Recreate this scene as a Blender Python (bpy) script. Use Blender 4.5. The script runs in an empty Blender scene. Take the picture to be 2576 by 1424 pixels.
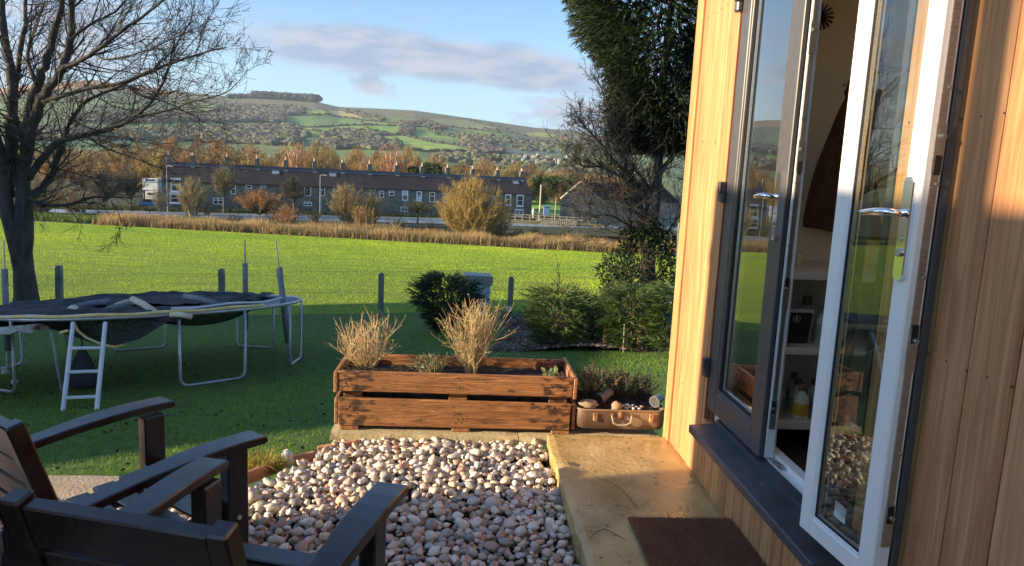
import bpy, math, random
import numpy as np
from mathutils import Vector, Matrix, noise as mnoise

SC = bpy.context.scene
COL = SC.collection
R = math.radians
rng = np.random.RandomState(7)
random.seed(7)

# ------------------------------------------------------------------ camera
YAW, PITCH, ROLL, FPX = 0.0696, 0.15289, 0.04732, 1816.8   # FPX: focal length in 2576-wide pixels
EYE = 1.37
def cam_axes():
    cy, sy = math.cos(YAW), math.sin(YAW)
    f = np.array([sy*math.cos(PITCH), cy*math.cos(PITCH), -math.sin(PITCH)])
    r = np.array([cy, -sy, 0.0]); d = np.cross(f, r)
    return np.array([r*math.cos(ROLL)-d*math.sin(ROLL), r*math.sin(ROLL)+d*math.cos(ROLL), f])
CM = cam_axes()
cd = bpy.data.cameras.new('camera'); cam = bpy.data.objects.new('camera', cd); COL.objects.link(cam)
cd.sensor_width = 36; cd.lens = FPX/2576*36; cd.clip_end = 9000; cd.clip_start = 0.05
mw = Matrix.Identity(4)
for i in range(3):
    mw[i][0] = CM[0][i]; mw[i][1] = -CM[1][i]; mw[i][2] = -CM[2][i]
mw[2][3] = EYE
cam.matrix_world = mw
SC.camera = cam

# ------------------------------------------------------------------ light and sky
SUN_AZ, SUN_EL = math.atan2(-math.cos(R(14)), -math.sin(R(14))), R(14)   # azimuth from +Y towards +X
HAZE_D = 0.9e-4
SUN_STRENGTH, SKY_STRENGTH, EXPOSURE = 5.0, 0.105, 1.12
sd = bpy.data.lights.new('sun', 'SUN'); so = bpy.data.objects.new('sun', sd); COL.objects.link(so)
sd.energy = SUN_STRENGTH; sd.angle = R(0.55); sd.color = (1.0, 0.79, 0.52)
tosun = Vector((math.sin(SUN_AZ)*math.cos(SUN_EL), math.cos(SUN_AZ)*math.cos(SUN_EL), math.sin(SUN_EL)))
so.rotation_euler = tosun.to_track_quat('Z', 'Y').to_euler()
so.location = (-30, -10, 30)

wd = bpy.data.worlds.new('World'); SC.world = wd; wd.use_nodes = True
def build_world():
    nt = wd.node_tree; N = nt.nodes; L = nt.links
    bg = N['Background']; bg.inputs[1].default_value = SKY_STRENGTH
    sky = N.new('ShaderNodeTexSky'); sky.sky_type = 'NISHITA'; sky.sun_disc = False
    sky.sun_elevation = SUN_EL; sky.sun_rotation = SUN_AZ; sky.air_density = 1.0; sky.dust_density = 0.6; sky.ozone_density = 1.6
    tc = N.new('ShaderNodeTexCoord'); sp = N.new('ShaderNodeSeparateXYZ'); L.new(tc.outputs['Generated'], sp.inputs[0])
    def math_(op, a, b=None, c=None, clamp=False):
        n = N.new('ShaderNodeMath'); n.operation = op; n.use_clamp = clamp
        for i, v in enumerate((a, b, c)):
            if v is None: continue
            if isinstance(v, (int, float)): n.inputs[i].default_value = v
            else: L.new(v, n.inputs[i])
        return n.outputs[0]
    x, y, z = sp.outputs
    az = math_('ARCTAN2', x, y)
    el = math_('ARCSINE', z)
    def nz(sx, sy, ox, scale, detail, rough=0.55):
        cb = N.new('ShaderNodeCombineXYZ')
        L.new(math_('MULTIPLY_ADD', az, sx, ox), cb.inputs[0]); L.new(math_('MULTIPLY', el, sy), cb.inputs[1])
        n = N.new('ShaderNodeTexNoise'); n.inputs['Scale'].default_value = scale; n.inputs['Detail'].default_value = detail
        n.inputs['Roughness'].default_value = rough; L.new(cb.outputs[0], n.inputs['Vector']); return n.outputs['Fac']
    def bump(v, c, w):     # 1 - ((v-c)/w)^2 clamped
        d = math_('DIVIDE', math_('SUBTRACT', v, c), w)
        return math_('SUBTRACT', 1.0, math_('MULTIPLY', d, d), clamp=True)
    def mr(v, a, b):
        n = N.new('ShaderNodeMapRange'); n.interpolation_type = 'SMOOTHSTEP'
        L.new(v, n.inputs[0]); n.inputs[1].default_value = a; n.inputs[2].default_value = b; return n.outputs[0]
    n1 = nz(5.0, 17.0, 3.3, 1.3, 7); n2 = nz(10.0, 30.0, 11.0, 1.6, 6)
    # the long bank of cloud: falls gently to the right
    elc = math_('MULTIPLY_ADD', az, -0.05, 0.138)
    band = math_('MULTIPLY', bump(math_('SUBTRACT', el, elc), 0.0, 0.043), bump(az, -0.06, 0.42))
    m1 = mr(math_('MULTIPLY_ADD', band, 0.75, math_('MULTIPLY', n1, 0.8)), 0.62, 1.0)
    low = math_('MULTIPLY', bump(el, 0.075, 0.05), bump(az, 0.16, 0.16))
    m2 = mr(math_('MULTIPLY_ADD', low, 0.38, n2), 0.68, 0.95)
    left = math_('MULTIPLY', bump(el, 0.12, 0.14), bump(az, -0.62, 0.36))
    m3 = mr(math_('MULTIPLY_ADD', left, 0.42, n1), 0.62, 0.98)
    bits = math_('MULTIPLY', bump(el, 0.105, 0.03), bump(az, -0.13, 0.06))
    m4 = mr(math_('MULTIPLY_ADD', bits, 0.42, nz(16, 16, 5.0, 1.2, 4)), 0.74, 0.95)
    high = mr(nz(3.0, 7.0, 20.0, 1.2, 8, 0.6), 0.60, 0.85)
    m = math_('MAXIMUM', math_('MAXIMUM', m1, m2), math_('MAXIMUM', m3, m4))
    m = math_('MAXIMUM', m, math_('MULTIPLY', high, 0.35))
    m = math_('MULTIPLY', m, mr(el, 0.0, 0.03))
    def rgb(c):
        n = N.new('ShaderNodeRGB'); n.outputs[0].default_value = (*c, 1); return n.outputs[0]
    def mix(f, a, b, t='MIX'):
        n = N.new('ShaderNodeMix'); n.data_type = 'RGBA'; n.blend_type = t
        if isinstance(f, (int, float)): n.inputs[0].default_value = f
        else: L.new(f, n.inputs[0])
        L.new(a, n.inputs[6]); L.new(b, n.inputs[7]); return n.outputs[2]
    ccol = mix(mr(n2, 0.35, 0.65), rgb((1.7, 2.15, 3.0)), rgb((2.8, 2.85, 3.4)))
    low_glow = mr(el, 0.24, -0.02)
    tint = mix(1.0, sky.outputs[0], rgb((0.82, 1.0, 1.22)), 'MULTIPLY')
    base = mix(math_('MULTIPLY', low_glow, 0.60), tint, rgb((2.9, 4.4, 5.7)))
    out = mix(math_('MULTIPLY', m, 0.92), base, ccol)
    L.new(out, bg.inputs[0])
build_world()
vs = SC.view_settings
vs.view_transform = 'Standard'; vs.look = 'None'; vs.exposure = EXPOSURE; vs.gamma = 1; vs.use_curve_mapping = False
SC.cycles.max_bounces = 8; SC.cycles.transparent_max_bounces = 24
SC.cycles.use_denoising = True

# ------------------------------------------------------------------ helpers: pixels (2576 wide photo) to world points
def ray(px, py):
    return CM.T @ np.array([(px-1288)/FPX, (py-712)/FPX, 1.0])
def P(px, py, X=None, Y=None, Z=None):
    v = ray(px, py)
    t = X/v[0] if X is not None else Y/v[1] if Y is not None else (Z-EYE)/v[2]
    return Vector((v[0]*t, v[1]*t, v[2]*t+EYE))
def proj(p):
    c = CM @ np.array([p[0], p[1], p[2]-EYE]); return FPX*c[0]/c[2]+1288, FPX*c[1]/c[2]+712
def sr(px, py):
    v = ray(px, py); return v[0]/v[1], v[2]/v[1]

_ridge_px = [(-900, 330), (-500, 280), (-200, 235), (0, 222), (144, 206), (233, 201), (297, 210), (382, 219), (424, 227), (530, 238), (594, 245), (690, 249), (794, 256),
             (853, 269), (928, 272), (1044, 278), (1136, 291), (1261, 309), (1344, 321), (1428, 328), (1560, 350), (1750, 385), (2100, 420), (2600, 440)]
_rs = np.array([sr(*q) for q in _ridge_px])
HB0, HY0, HY1 = -0.022, 420.0, 2400.0
def ridge(s): return np.interp(s, _rs[:, 0], _rs[:, 1])
def hill_Y(s, r):      # inverse: Y at which the slope shows ratio r
    t = np.clip((r-HB0)/(ridge(s)-HB0), 0, 1)**(1/0.8)
    return HY0+t*(HY1-HY0)
def clamp(v, a, b): return min(max(v, a), b)
def G(x, y):
    if y > 420:
        s = x/y; t = min((y-HY0)/(HY1-HY0), 1.0)
        r = HB0+(ridge(s)-HB0)*t**0.8
        z = r*y+EYE
        k = min(1, (y-420)/400)*min(1, max(0, (HY1-y)/500))
        z += k*7*mnoise.noise(Vector((x/170, y/260, 3.1))) + k*2.2*mnoise.noise(Vector((x/45, y/60, 7.7)))
        if y > HY1: z -= (y-HY1)*0.25
        return z
    w = 1 if y < 15 else max(0, 1-(y-15)/25)
    z = -.88-.11*(min(y, 15)-6.8)+.05*(clamp(x, -12, 6)+3.5)*w
    if y > 15:
        z -= (min(y, 84)-15)*.0772
        z += -.015*(clamp(x, -80, 40)+15)*min(1, (y-15)/69)*(1 if y < 84 else max(0, 1-(y-84)/14))
    if y > 96: z = z+0.12*min(1, (y-96)/6)
    if y > 150: z -= 1.0*(y-150)/270
    if y > 380:
        zz = HB0*420+EYE; f = (y-380)/40; z = z*(1-f)+zz*f
    if y < 4: z -= (4-y)*0.02
    return z
def PG(px, py):
    v = ray(px, py); t = 1.0
    while t < 3000:
        x, y, z = v[0]*t, v[1]*t, v[2]*t+EYE
        if z < G(x, y): return Vector((x, y, z))
        t *= 1.004
    return Vector((x, y, z))

# ------------------------------------------------------------------ helpers: objects
def link(o, parent=None):
    COL.objects.link(o)
    if parent is not None: o.parent = parent
    return o
def wloc(o):
    v = Vector((0, 0, 0))
    while o is not None: v += o.location; o = o.parent
    return v
def tag(o, label, cat, group=None):
    o['label'] = label; o['category'] = cat
    if group: o['group'] = group
    return o
def thing(name, label, cat, loc=(0, 0, 0), group=None):
    o = bpy.data.objects.new(name, None); o.location = loc; o.empty_display_size = 0.1; link(o)
    return tag(o, label, cat, group)
def kind(o, k): o['kind'] = k; return o
def mkmesh(name, V, faces, mat, parent=None, tone=None, smooth=False, local=False):
    """V (n,3) array in world space (shifted to the parent's frame unless local); faces: list of int arrays (m,k)"""
    V = np.asarray(V, dtype=np.float32).reshape(-1, 3)
    if parent is not None and not local:
        V = V-np.array(wloc(parent), dtype=np.float32)
    me = bpy.data.meshes.new(name)
    me.vertices.add(len(V)); me.vertices.foreach_set('co', V.ravel())
    idx = np.concatenate([np.asarray(f, dtype=np.int32).ravel() for f in faces])
    tot = np.concatenate([np.full(len(f), np.asarray(f).shape[1], dtype=np.int32) for f in faces])
    st = np.concatenate([[0], np.cumsum(tot)[:-1]]).astype(np.int32)
    me.loops.add(len(idx)); me.loops.foreach_set('vertex_index', idx)
    me.polygons.add(len(tot)); me.polygons.foreach_set('loop_start', st)
    me.polygons.foreach_set('use_smooth', np.full(len(tot), bool(smooth)))
    me.update(calc_edges=True); me.validate()
    if tone is not None:
        a = me.color_attributes.new('tone', 'FLOAT_COLOR', 'POINT')
        c = np.ones((len(V), 4), dtype=np.float32); t = np.asarray(tone, dtype=np.float32)
        c[:, :3] = t.reshape(-1, 1) if t.ndim == 1 else t
        a.data.foreach_set('color', c.ravel())
    me.materials.append(mat)
    return link(bpy.data.objects.new(name, me), parent)

class MB:
    def __init__(s): s.v = []; s.f = []; s.t = []; s.tone = (1, 1, 1)
    def add(s, vs_, fs):
        b = len(s.v); s.v += [tuple(v) for v in vs_]; s.t += [s.tone]*len(vs_)
        s.f += [tuple(i+b for i in f) for f in fs]; return s
    def box(s, a, b, mat=None, bev=0.0):
        """axis box from corner a to corner b, chamfered by bev; mat: Matrix applied to it"""
        x0, y0, z0 = [min(a[i], b[i]) for i in range(3)]; x1, y1, z1 = [max(a[i], b[i]) for i in range(3)]
        if bev <= 0 or min(x1-x0, y1-y0, z1-z0) <= 2.2*bev:
            vs_ = [(x, y, z) for x in (x0, x1) for y in (y0, y1) for z in (z0, z1)]
            fs = [(0, 1, 3, 2), (4, 6, 7, 5), (0, 4, 5, 1), (2, 3, 7, 6), (0, 2, 6, 4), (1, 5, 7, 3)]
        else:
            vs_ = []; fs = []; c = {}
            for i, x in enumerate((x0, x1)):
                for j, y in enumerate((y0, y1)):
                    for k, z in enumerate((z0, z1)):
                        sx, sy, sz = (bev if i == 0 else -bev), (bev if j == 0 else -bev), (bev if k == 0 else -bev)
                        c[i, j, k] = len(vs_)
                        vs_ += [(x, y+sy, z+sz), (x+sx, y, z+sz), (x+sx, y+sy, z)]
            for i in (0, 1):
                q = [c[i, 0, 0], c[i, 0, 1], c[i, 1, 1], c[i, 1, 0]]; fs.append(tuple(q if i == 0 else q[::-1]))
                q = [c[0, i, 0]+1, c[1, i, 0]+1, c[1, i, 1]+1, c[0, i, 1]+1]; fs.append(tuple(q if i == 0 else q[::-1]))
                q = [c[0, 0, i]+2, c[0, 1, i]+2, c[1, 1, i]+2, c[1, 0, i]+2]; fs.append(tuple(q if i == 0 else q[::-1]))
            for i in (0, 1):
                for j in (0, 1):
                    fs.append((c[i, j, 0]+0, c[i, j, 1]+0, c[i, j, 1]+1, c[i, j, 0]+1))
                    fs.append((c[i, 0, j]+0, c[i, 0, j]+2, c[i, 1, j]+2, c[i, 1, j]+0))
                    fs.append((c[0, i, j]+1, c[0, i, j]+2, c[1, i, j]+2, c[1, i, j]+1))
            for key, b_ in c.items(): fs.append((b_, b_+1, b_+2))
        if mat is not None: vs_ = [mat @ Vector(v) for v in vs_]
        return s.add(vs_, fs)
    def beam(s, p, q, w, h, up=(0, 0, 1), bev=0.0):
        """rectangular bar from p to q, w across, h along 'up'"""
        p, q = Vector(p), Vector(q); d = (q-p); L = d.length; d.normalize(); u = Vector(up)
        r = d.cross(u)
        if r.length < 1e-4: r = d.cross(Vector((1, 0, 0)))
        r.normalize(); u = r.cross(d)
        m = Matrix(((d.x, r.x, u.x, p.x), (d.y, r.y, u.y, p.y), (d.z, r.z, u.z, p.z), (0, 0, 0, 1)))
        return s.box((0, -w/2, -h/2), (L, w/2, h/2), m, bev)
    def tube(s, pts, rad, n=6, cap=True):
        pts = [Vector(p) for p in pts]
        rad = [rad]*len(pts) if isinstance(rad, (int, float)) else list(rad)
        vs_ = []; prev = None
        for i, p in enumerate(pts):
            d = (pts[min(i+1, len(pts)-1)]-pts[max(i-1, 0)])
            if d.length < 1e-9: d = Vector((0, 0, 1))
            d.normalize()
            if prev is None:
                a = d.cross(Vector((0, 0, 1)));
                if a.length < 1e-3: a = d.cross(Vector((1, 0, 0)))
            else: a = prev-d*prev.dot(d)
            if a.length < 1e-6: a = d.orthogonal()
            a.normalize(); prev = a; b = d.cross(a)
            for k in range(n):
                t = 2*math.pi*k/n; vs_.append(p+(a*math.cos(t)+b*math.sin(t))*rad[i])
        fs = [(i*n+k, i*n+(k+1) % n, (i+1)*n+(k+1) % n, (i+1)*n+k) for i in range(len(pts)-1) for k in range(n)]
        if cap and n > 2: fs += [tuple(range(n))[::-1], tuple(range((len(pts)-1)*n, len(pts)*n))]
        return s.add(vs_, fs)
    def lathe(s, prof, c=(0, 0, 0), n=16, sx=1, sy=1):
        vs_ = [(c[0]+r*sx*math.cos(2*math.pi*k/n), c[1]+r*sy*math.sin(2*math.pi*k/n), c[2]+z) for r, z in prof for k in range(n)]
        fs = [(i*n+k, i*n+(k+1) % n, (i+1)*n+(k+1) % n, (i+1)*n+k) for i in range(len(prof)-1) for k in range(n)]
        fs += [tuple(range(n))[::-1], tuple(range((len(prof)-1)*n, len(prof)*n))]
        return s.add(vs_, fs)
    def prism(s, poly, a, b):
        """poly: list of 3D points; extruded by vector b-a"""
        d = Vector(b)-Vector(a); n = len(poly); poly = [Vector(p) for p in poly]
        return s.add(poly+[p+d for p in poly], [tuple(range(n))[::-1], tuple(range(n, 2*n))]+[(i, (i+1) % n, n+(i+1) % n, n+i) for i in range(n)])
    def blob(s, c, r, seed=0, jag=0.2, sub=(8, 6), rot=None):
        """uneven ellipsoid"""
        n, m = sub; rx, ry, rz = r if not isinstance(r, (int, float)) else (r, r, r); vs_ = []
        for i in range(m+1):
            ph = math.pi*i/m
            for k in range(n):
                t = 2*math.pi*k/n; d = Vector((math.sin(ph)*math.cos(t), math.sin(ph)*math.sin(t), math.cos(ph)))
                q = 1+jag*mnoise.noise(d*1.7+Vector((seed*3.7, seed*1.3, 0)))
                v = Vector((d.x*rx*q, d.y*ry*q, d.z*rz*q))
                if rot is not None: v = rot @ v
                vs_.append(v+Vector(c))
        fs = [(i*n+k, i*n+(k+1) % n, (i+1)*n+(k+1) % n, (i+1)*n+k) for i in range(m) for k in range(n)]
        return s.add(vs_, fs)
    def build(s, name, mat, parent=None, smooth=False, tone=True, local=False):
        by = {}
        for f in s.f: by.setdefault(len(f), []).append(f)
        return mkmesh(name, np.array(s.v), [np.array(x) for x in by.values()], mat, parent, np.array(s.t) if tone else None, smooth, local)

def copy_tree(o, parent=None, loc=None, rotz=None, label=None, scale=None):
    c = o.copy(); COL.objects.link(c); c.parent = parent
    if loc is not None: c.location = loc
    if rotz is not None: c.rotation_euler = (o.rotation_euler[0], o.rotation_euler[1], rotz)
    if scale is not None: c.scale = scale if hasattr(scale, '__len__') else (scale,)*3
    if label: c['label'] = label
    for ch in list(o.children): copy_tree(ch, c)
    return c

# ------------------------------------------------------------------ helpers: materials
MATS = {}
def mat(name, c1, c2=None, c3=None, rough=0.7, scale=6.0, stretch=(1, 1, 1), detail=5, bump=0.0, bscale=None, metal=0.0, spec=0.5,
        trans=0.0, lo=0.3, hi=0.7, tone=True, dist=0.0, bdist=0.02, rough2=None, coat=0.0, rnd=0.0, coords='Object', speck=None, grain=None, ends=None):
    if name in MATS: return MATS[name]
    m = bpy.data.materials.new(name); m.use_nodes = True; MATS[name] = m
    nt = m.node_tree; N = nt.nodes; L = nt.links; b = N['Principled BSDF']
    tc = N.new('ShaderNodeTexCoord'); mp = N.new('ShaderNodeMapping'); mp.inputs['Scale'].default_value = stretch
    L.new(tc.outputs[coords], mp.inputs[0])
    no = N.new('ShaderNodeTexNoise'); no.inputs['Scale'].default_value = scale; no.inputs['Detail'].default_value = detail
    no.inputs['Distortion'].default_value = dist; L.new(mp.outputs[0], no.inputs['Vector'])
    rp = N.new('ShaderNodeValToRGB'); e = rp.color_ramp.elements
    e[0].position = lo; e[0].color = (*c1, 1); e[1].position = hi; e[1].color = (*(c2 or c1), 1)
    if c3: q = e.new((lo+hi)/2); q.color = (*c3, 1)
    L.new(no.outputs['Fac'], rp.inputs[0]); col = rp.outputs[0]
    def mul(a, bb):
        mx = N.new('ShaderNodeMix'); mx.data_type = 'RGBA'; mx.blend_type = 'MULTIPLY'; mx.inputs[0].default_value = 1
        L.new(a, mx.inputs[6]); L.new(bb, mx.inputs[7]); return mx.outputs[2]
    if speck:      # (scale, colour, threshold)
        n2 = N.new('ShaderNodeTexNoise'); n2.inputs['Scale'].default_value = speck[0]; n2.inputs['Detail'].default_value = 3; L.new(mp.outputs[0], n2.inputs['Vector'])
        mr = N.new('ShaderNodeMapRange'); L.new(n2.outputs['Fac'], mr.inputs[0]); mr.inputs[1].default_value = speck[2]; mr.inputs[2].default_value = speck[2]+0.06
        mx = N.new('ShaderNodeMix'); mx.data_type = 'RGBA'; L.new(mr.outputs[0], mx.inputs[0]); L.new(col, mx.inputs[6]); mx.inputs[7].default_value = (*speck[1], 1); col = mx.outputs[2]
    if ends:       # weather stains gathered at the board ends: (from x, scale, colour)
        sx = N.new('ShaderNodeSeparateXYZ'); L.new(tc.outputs[coords], sx.inputs[0]); ab = N.new('ShaderNodeMath'); ab.operation = 'ABSOLUTE'; L.new(sx.outputs[0], ab.inputs[0])
        r1 = N.new('ShaderNodeMapRange'); L.new(ab.outputs[0], r1.inputs[0]); r1.inputs[1].default_value = ends[0]; r1.inputs[2].default_value = ends[0]+.14; r1.inputs[3].default_value = .0; r1.inputs[4].default_value = .16
        ne = N.new('ShaderNodeTexNoise'); ne.inputs['Scale'].default_value = ends[1]; ne.inputs['Detail'].default_value = 5; me_ = N.new('ShaderNodeMapping'); me_.inputs['Scale'].default_value = (1, 2.2, 2.2); L.new(tc.outputs[coords], me_.inputs[0]); L.new(me_.outputs[0], ne.inputs['Vector'])
        ad = N.new('ShaderNodeMath'); L.new(ne.outputs['Fac'], ad.inputs[0]); L.new(r1.outputs[0], ad.inputs[1]); r2_ = N.new('ShaderNodeMapRange'); L.new(ad.outputs[0], r2_.inputs[0]); r2_.inputs[1].default_value = .62; r2_.inputs[2].default_value = .72; r2_.inputs[4].default_value = .85
        mx = N.new('ShaderNodeMix'); mx.data_type = 'RGBA'; L.new(r2_.outputs[0], mx.inputs[0]); L.new(col, mx.inputs[6]); mx.inputs[7].default_value = (*ends[2], 1); col = mx.outputs[2]
    if grain:      # (stretch vector, scale, strength): fine fibres that darken the colour and roughen the surface
        mg = N.new('ShaderNodeMapping'); mg.inputs['Scale'].default_value = grain[0]; L.new(tc.outputs[coords], mg.inputs[0]); ng = N.new('ShaderNodeTexNoise'); ng.inputs['Scale'].default_value = grain[1]; ng.inputs['Detail'].default_value = 7; ng.inputs['Distortion'].default_value = 0.6; L.new(mg.outputs[0], ng.inputs['Vector'])
        gr = N.new('ShaderNodeMapRange'); L.new(ng.outputs['Fac'], gr.inputs[0]); gr.inputs[1].default_value = .36; gr.inputs[2].default_value = .62; gr.inputs[3].default_value = 1-grain[2]; gr.inputs[4].default_value = 1.12; cg = N.new('ShaderNodeCombineColor'); [L.new(gr.outputs[0], cg.inputs[i]) for i in range(3)]; col = mul(col, cg.outputs[0])
    if tone:
        at = N.new('ShaderNodeAttribute'); at.attribute_name = 'tone'; col = mul(col, at.outputs['Color'])
    if rnd > 0:
        oi = N.new('ShaderNodeObjectInfo'); mr = N.new('ShaderNodeMapRange'); L.new(oi.outputs['Random'], mr.inputs[0])
        mr.inputs[3].default_value = 1-rnd; mr.inputs[4].default_value = 1+rnd
        cb = N.new('ShaderNodeCombineColor'); [L.new(mr.outputs[0], cb.inputs[i]) for i in range(3)]; col = mul(col, cb.outputs[0])
    L.new(col, b.inputs['Base Color'])
    b.inputs['Roughness'].default_value = rough; b.inputs['Metallic'].default_value = metal; b.inputs['Specular IOR Level'].default_value = spec
    b.inputs['Coat Weight'].default_value = coat; b.inputs['Coat Roughness'].default_value = 0.15
    if rough2 is not None:
        mr = N.new('ShaderNodeMapRange'); L.new(no.outputs['Fac'], mr.inputs[0]); mr.inputs[1].default_value = lo; mr.inputs[2].default_value = hi
        mr.inputs[3].default_value = rough; mr.inputs[4].default_value = rough2; L.new(mr.outputs[0], b.inputs['Roughness'])
    if bump > 0:
        src = no.outputs['Fac']
        if bscale:
            n3 = N.new('ShaderNodeTexNoise'); n3.inputs['Scale'].default_value = bscale; n3.inputs['Detail'].default_value = 6; L.new(mp.outputs[0], n3.inputs['Vector']); src = n3.outputs['Fac']
        bp = N.new('ShaderNodeBump'); bp.inputs['Strength'].default_value = bump; bp.inputs['Distance'].default_value = bdist
        L.new(src, bp.inputs['Height']); L.new(bp.outputs[0], b.inputs['Normal'])
    if trans > 0:
        tl = N.new('ShaderNodeBsdfTranslucent'); L.new(col, tl.inputs[0]); ms = N.new('ShaderNodeMixShader'); ms.inputs[0].default_value = trans
        L.new(b.outputs[0], ms.inputs[1]); L.new(tl.outputs[0], ms.inputs[2]); L.new(ms.outputs[0], N['Material Output'].inputs[0])
    return m
def glass_mat(name, tint=(0.9, 0.95, 0.93)):
    m = bpy.data.materials.new(name); m.use_nodes = True; nt = m.node_tree; N = nt.nodes; L = nt.links
    N.remove(N['Principled BSDF'])
    tr = N.new('ShaderNodeBsdfTransparent'); tr.inputs[0].default_value = (*tint, 1)
    gl = N.new('ShaderNodeBsdfGlossy'); gl.inputs['Roughness'].default_value = 0.0; gl.inputs[0].default_value = (1, 1, 1, 1)
    fr = N.new('ShaderNodeFresnel'); fr.inputs[0].default_value = 1.5
    # four glass surfaces of a double-glazed unit
    a = N.new('ShaderNodeMath'); a.operation = 'SUBTRACT'; a.inputs[0].default_value = 1; L.new(fr.outputs[0], a.inputs[1])
    p = N.new('ShaderNodeMath'); p.operation = 'POWER'; L.new(a.outputs[0], p.inputs[0]); p.inputs[1].default_value = 4.2
    s = N.new('ShaderNodeMath'); s.operation = 'SUBTRACT'; s.inputs[0].default_value = 1; L.new(p.outputs[0], s.inputs[1]); s.use_clamp = True
    ge = N.new('ShaderNodeNewGeometry'); i_ = N.new('ShaderNodeMath'); i_.operation = 'SUBTRACT'; i_.inputs[0].default_value = 1; L.new(ge.outputs['Backfacing'], i_.inputs[1]); fm = N.new('ShaderNodeMath'); fm.operation = 'MULTIPLY'; L.new(s.outputs[0], fm.inputs[0]); L.new(i_.outputs[0], fm.inputs[1])   # the far face of the sheet adds no second mirror
    ms = N.new('ShaderNodeMixShader'); L.new(fm.outputs[0], ms.inputs[0]); L.new(tr.outputs[0], ms.inputs[1]); L.new(gl.outputs[0], ms.inputs[2])
    L.new(ms.outputs[0], N['Material Output'].inputs[0]); return m
def net_mat(name, col, cover, scale):
    """fine netting: threads over holes"""
    m = bpy.data.materials.new(name); m.use_nodes = True; nt = m.node_tree; N = nt.nodes; L = nt.links; b = N['Principled BSDF']
    b.inputs['Base Color'].default_value = (*col, 1); b.inputs['Roughness'].default_value = 0.8
    tr = N.new('ShaderNodeBsdfTransparent'); ms = N.new('ShaderNodeMixShader')
    tc = N.new('ShaderNodeTexCoord'); no = N.new('ShaderNodeTexNoise'); no.inputs['Scale'].default_value = scale; L.new(tc.outputs['Object'], no.inputs['Vector'])
    mr = N.new('ShaderNodeMapRange'); L.new(no.outputs['Fac'], mr.inputs[0]); mr.inputs[1].default_value = 0.35; mr.inputs[2].default_value = 0.6
    mr.inputs[3].default_value = cover; mr.inputs[4].default_value = min(1, cover+0.25)
    L.new(mr.outputs[0], ms.inputs[0]); L.new(tr.outputs[0], ms.inputs[1]); L.new(b.outputs[0], ms.inputs[2]); L.new(ms.outputs[0], N['Material Output'].inputs[0])
    return m

# ---- blades, slivers and leaves: numpy triangle soup
def slivers(base, dirn, length, width, bend=0.0, seg=1, side=None, rs=rng):
    """tapering flat blades; returns V, faces"""
    n = len(base); base = np.asarray(base, float); d = dirn/np.linalg.norm(dirn, axis=1, keepdims=True)
    if side is None:
        side = np.cross(d, rs.normal(size=(n, 3)))
    side = side/np.maximum(np.linalg.norm(side, axis=1, keepdims=True), 1e-6)
    L = np.broadcast_to(length, (n,))[:, None]; W = np.broadcast_to(width, (n,))[:, None]
    if seg == 1:
        V = np.stack([base-side*W/2, base+side*W/2, base+d*L], axis=1).reshape(-1, 3)
        F = np.arange(3*n).reshape(-1, 3); return V, [F]
    bv = rs.normal(size=(n, 3)); bv[:, 2] = -abs(bv[:, 2]); bv *= np.broadcast_to(bend, (n,))[:, None]
    mid = base+d*L*0.55; tip = base+d*L+bv*L
    V = np.stack([base-side*W/2, base+side*W/2, mid+side*W*0.38, mid-side*W*0.38, tip], axis=1).reshape(-1, 3)
    k = np.arange(n)[:, None]*5
    return V, [k+np.array([[0, 1, 2, 3]]), k+np.array([[3, 2, 4]])]
def diamonds(c, d, length, width, rs=rng):
    """small leaf shapes centred at c along d"""
    n = len(c); d = d/np.linalg.norm(d, axis=1, keepdims=True); s = np.cross(d, rs.normal(size=(n, 3))); s /= np.maximum(np.linalg.norm(s, axis=1, keepdims=True), 1e-6)
    L = np.broadcast_to(length, (n,))[:, None]; W = np.broadcast_to(width, (n,))[:, None]
    V = np.stack([c-d*L*.5, c+s*W*.5, c+d*L*.5, c-s*W*.5], axis=1).reshape(-1, 3)
    return V, [np.arange(4*n).reshape(-1, 4)]
def join(parts):
    V = []; by = {}; T = []; o = 0
    for v, fs, t in parts:
        V.append(v); T.append(np.broadcast_to(t, (len(v), 3)))
        for f in fs: by.setdefault(f.shape[1], []).append(f+o)
        o += len(v)
    return np.concatenate(V), [np.concatenate(x) for x in by.values()], np.concatenate(T)
def tones(n, per, lo=0.75, hi=1.25, hue=0.06, rs=rng):
    a = rs.uniform(lo, hi, (n, 1))*(1+rs.uniform(-hue, hue, (n, 3))); return np.repeat(a, per, axis=0)
def rdir(n, rs=rng):
    d = rs.normal(size=(n, 3)); return d/np.linalg.norm(d, axis=1, keepdims=True)
# ================================================================== GROUND
GRASS_C = (0.055, 0.115, 0.016)
M_lawn = mat('lawn_turf', (0.036, 0.085, 0.012), (0.09, 0.17, 0.020), scale=9, detail=8, rough=0.95, bump=0.5, bscale=60, bdist=0.02, tone=False, speck=(7, (0.03, 0.025, 0.015), 0.68))
M_field = mat('pasture', (0.14, 0.21, 0.012), (0.24, 0.32, 0.018), scale=0.6, stretch=(0.4, 1.5, 1), detail=8, rough=0.95, bump=0.9, bscale=9, bdist=0.15, tone=False)
M_bank = mat('river_bank', (0.022, 0.034, 0.012), (0.050, 0.060, 0.022), scale=0.35, detail=8, rough=1, bump=0.8, bscale=3, bdist=0.2, tone=False)
M_hill = mat('hillside', (0.85, 0.85, 0.85), (1.15, 1.12, 1.08), scale=0.02, detail=10, rough=1, bump=0.6, bscale=0.06, bdist=3.0, tone=True)

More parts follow.
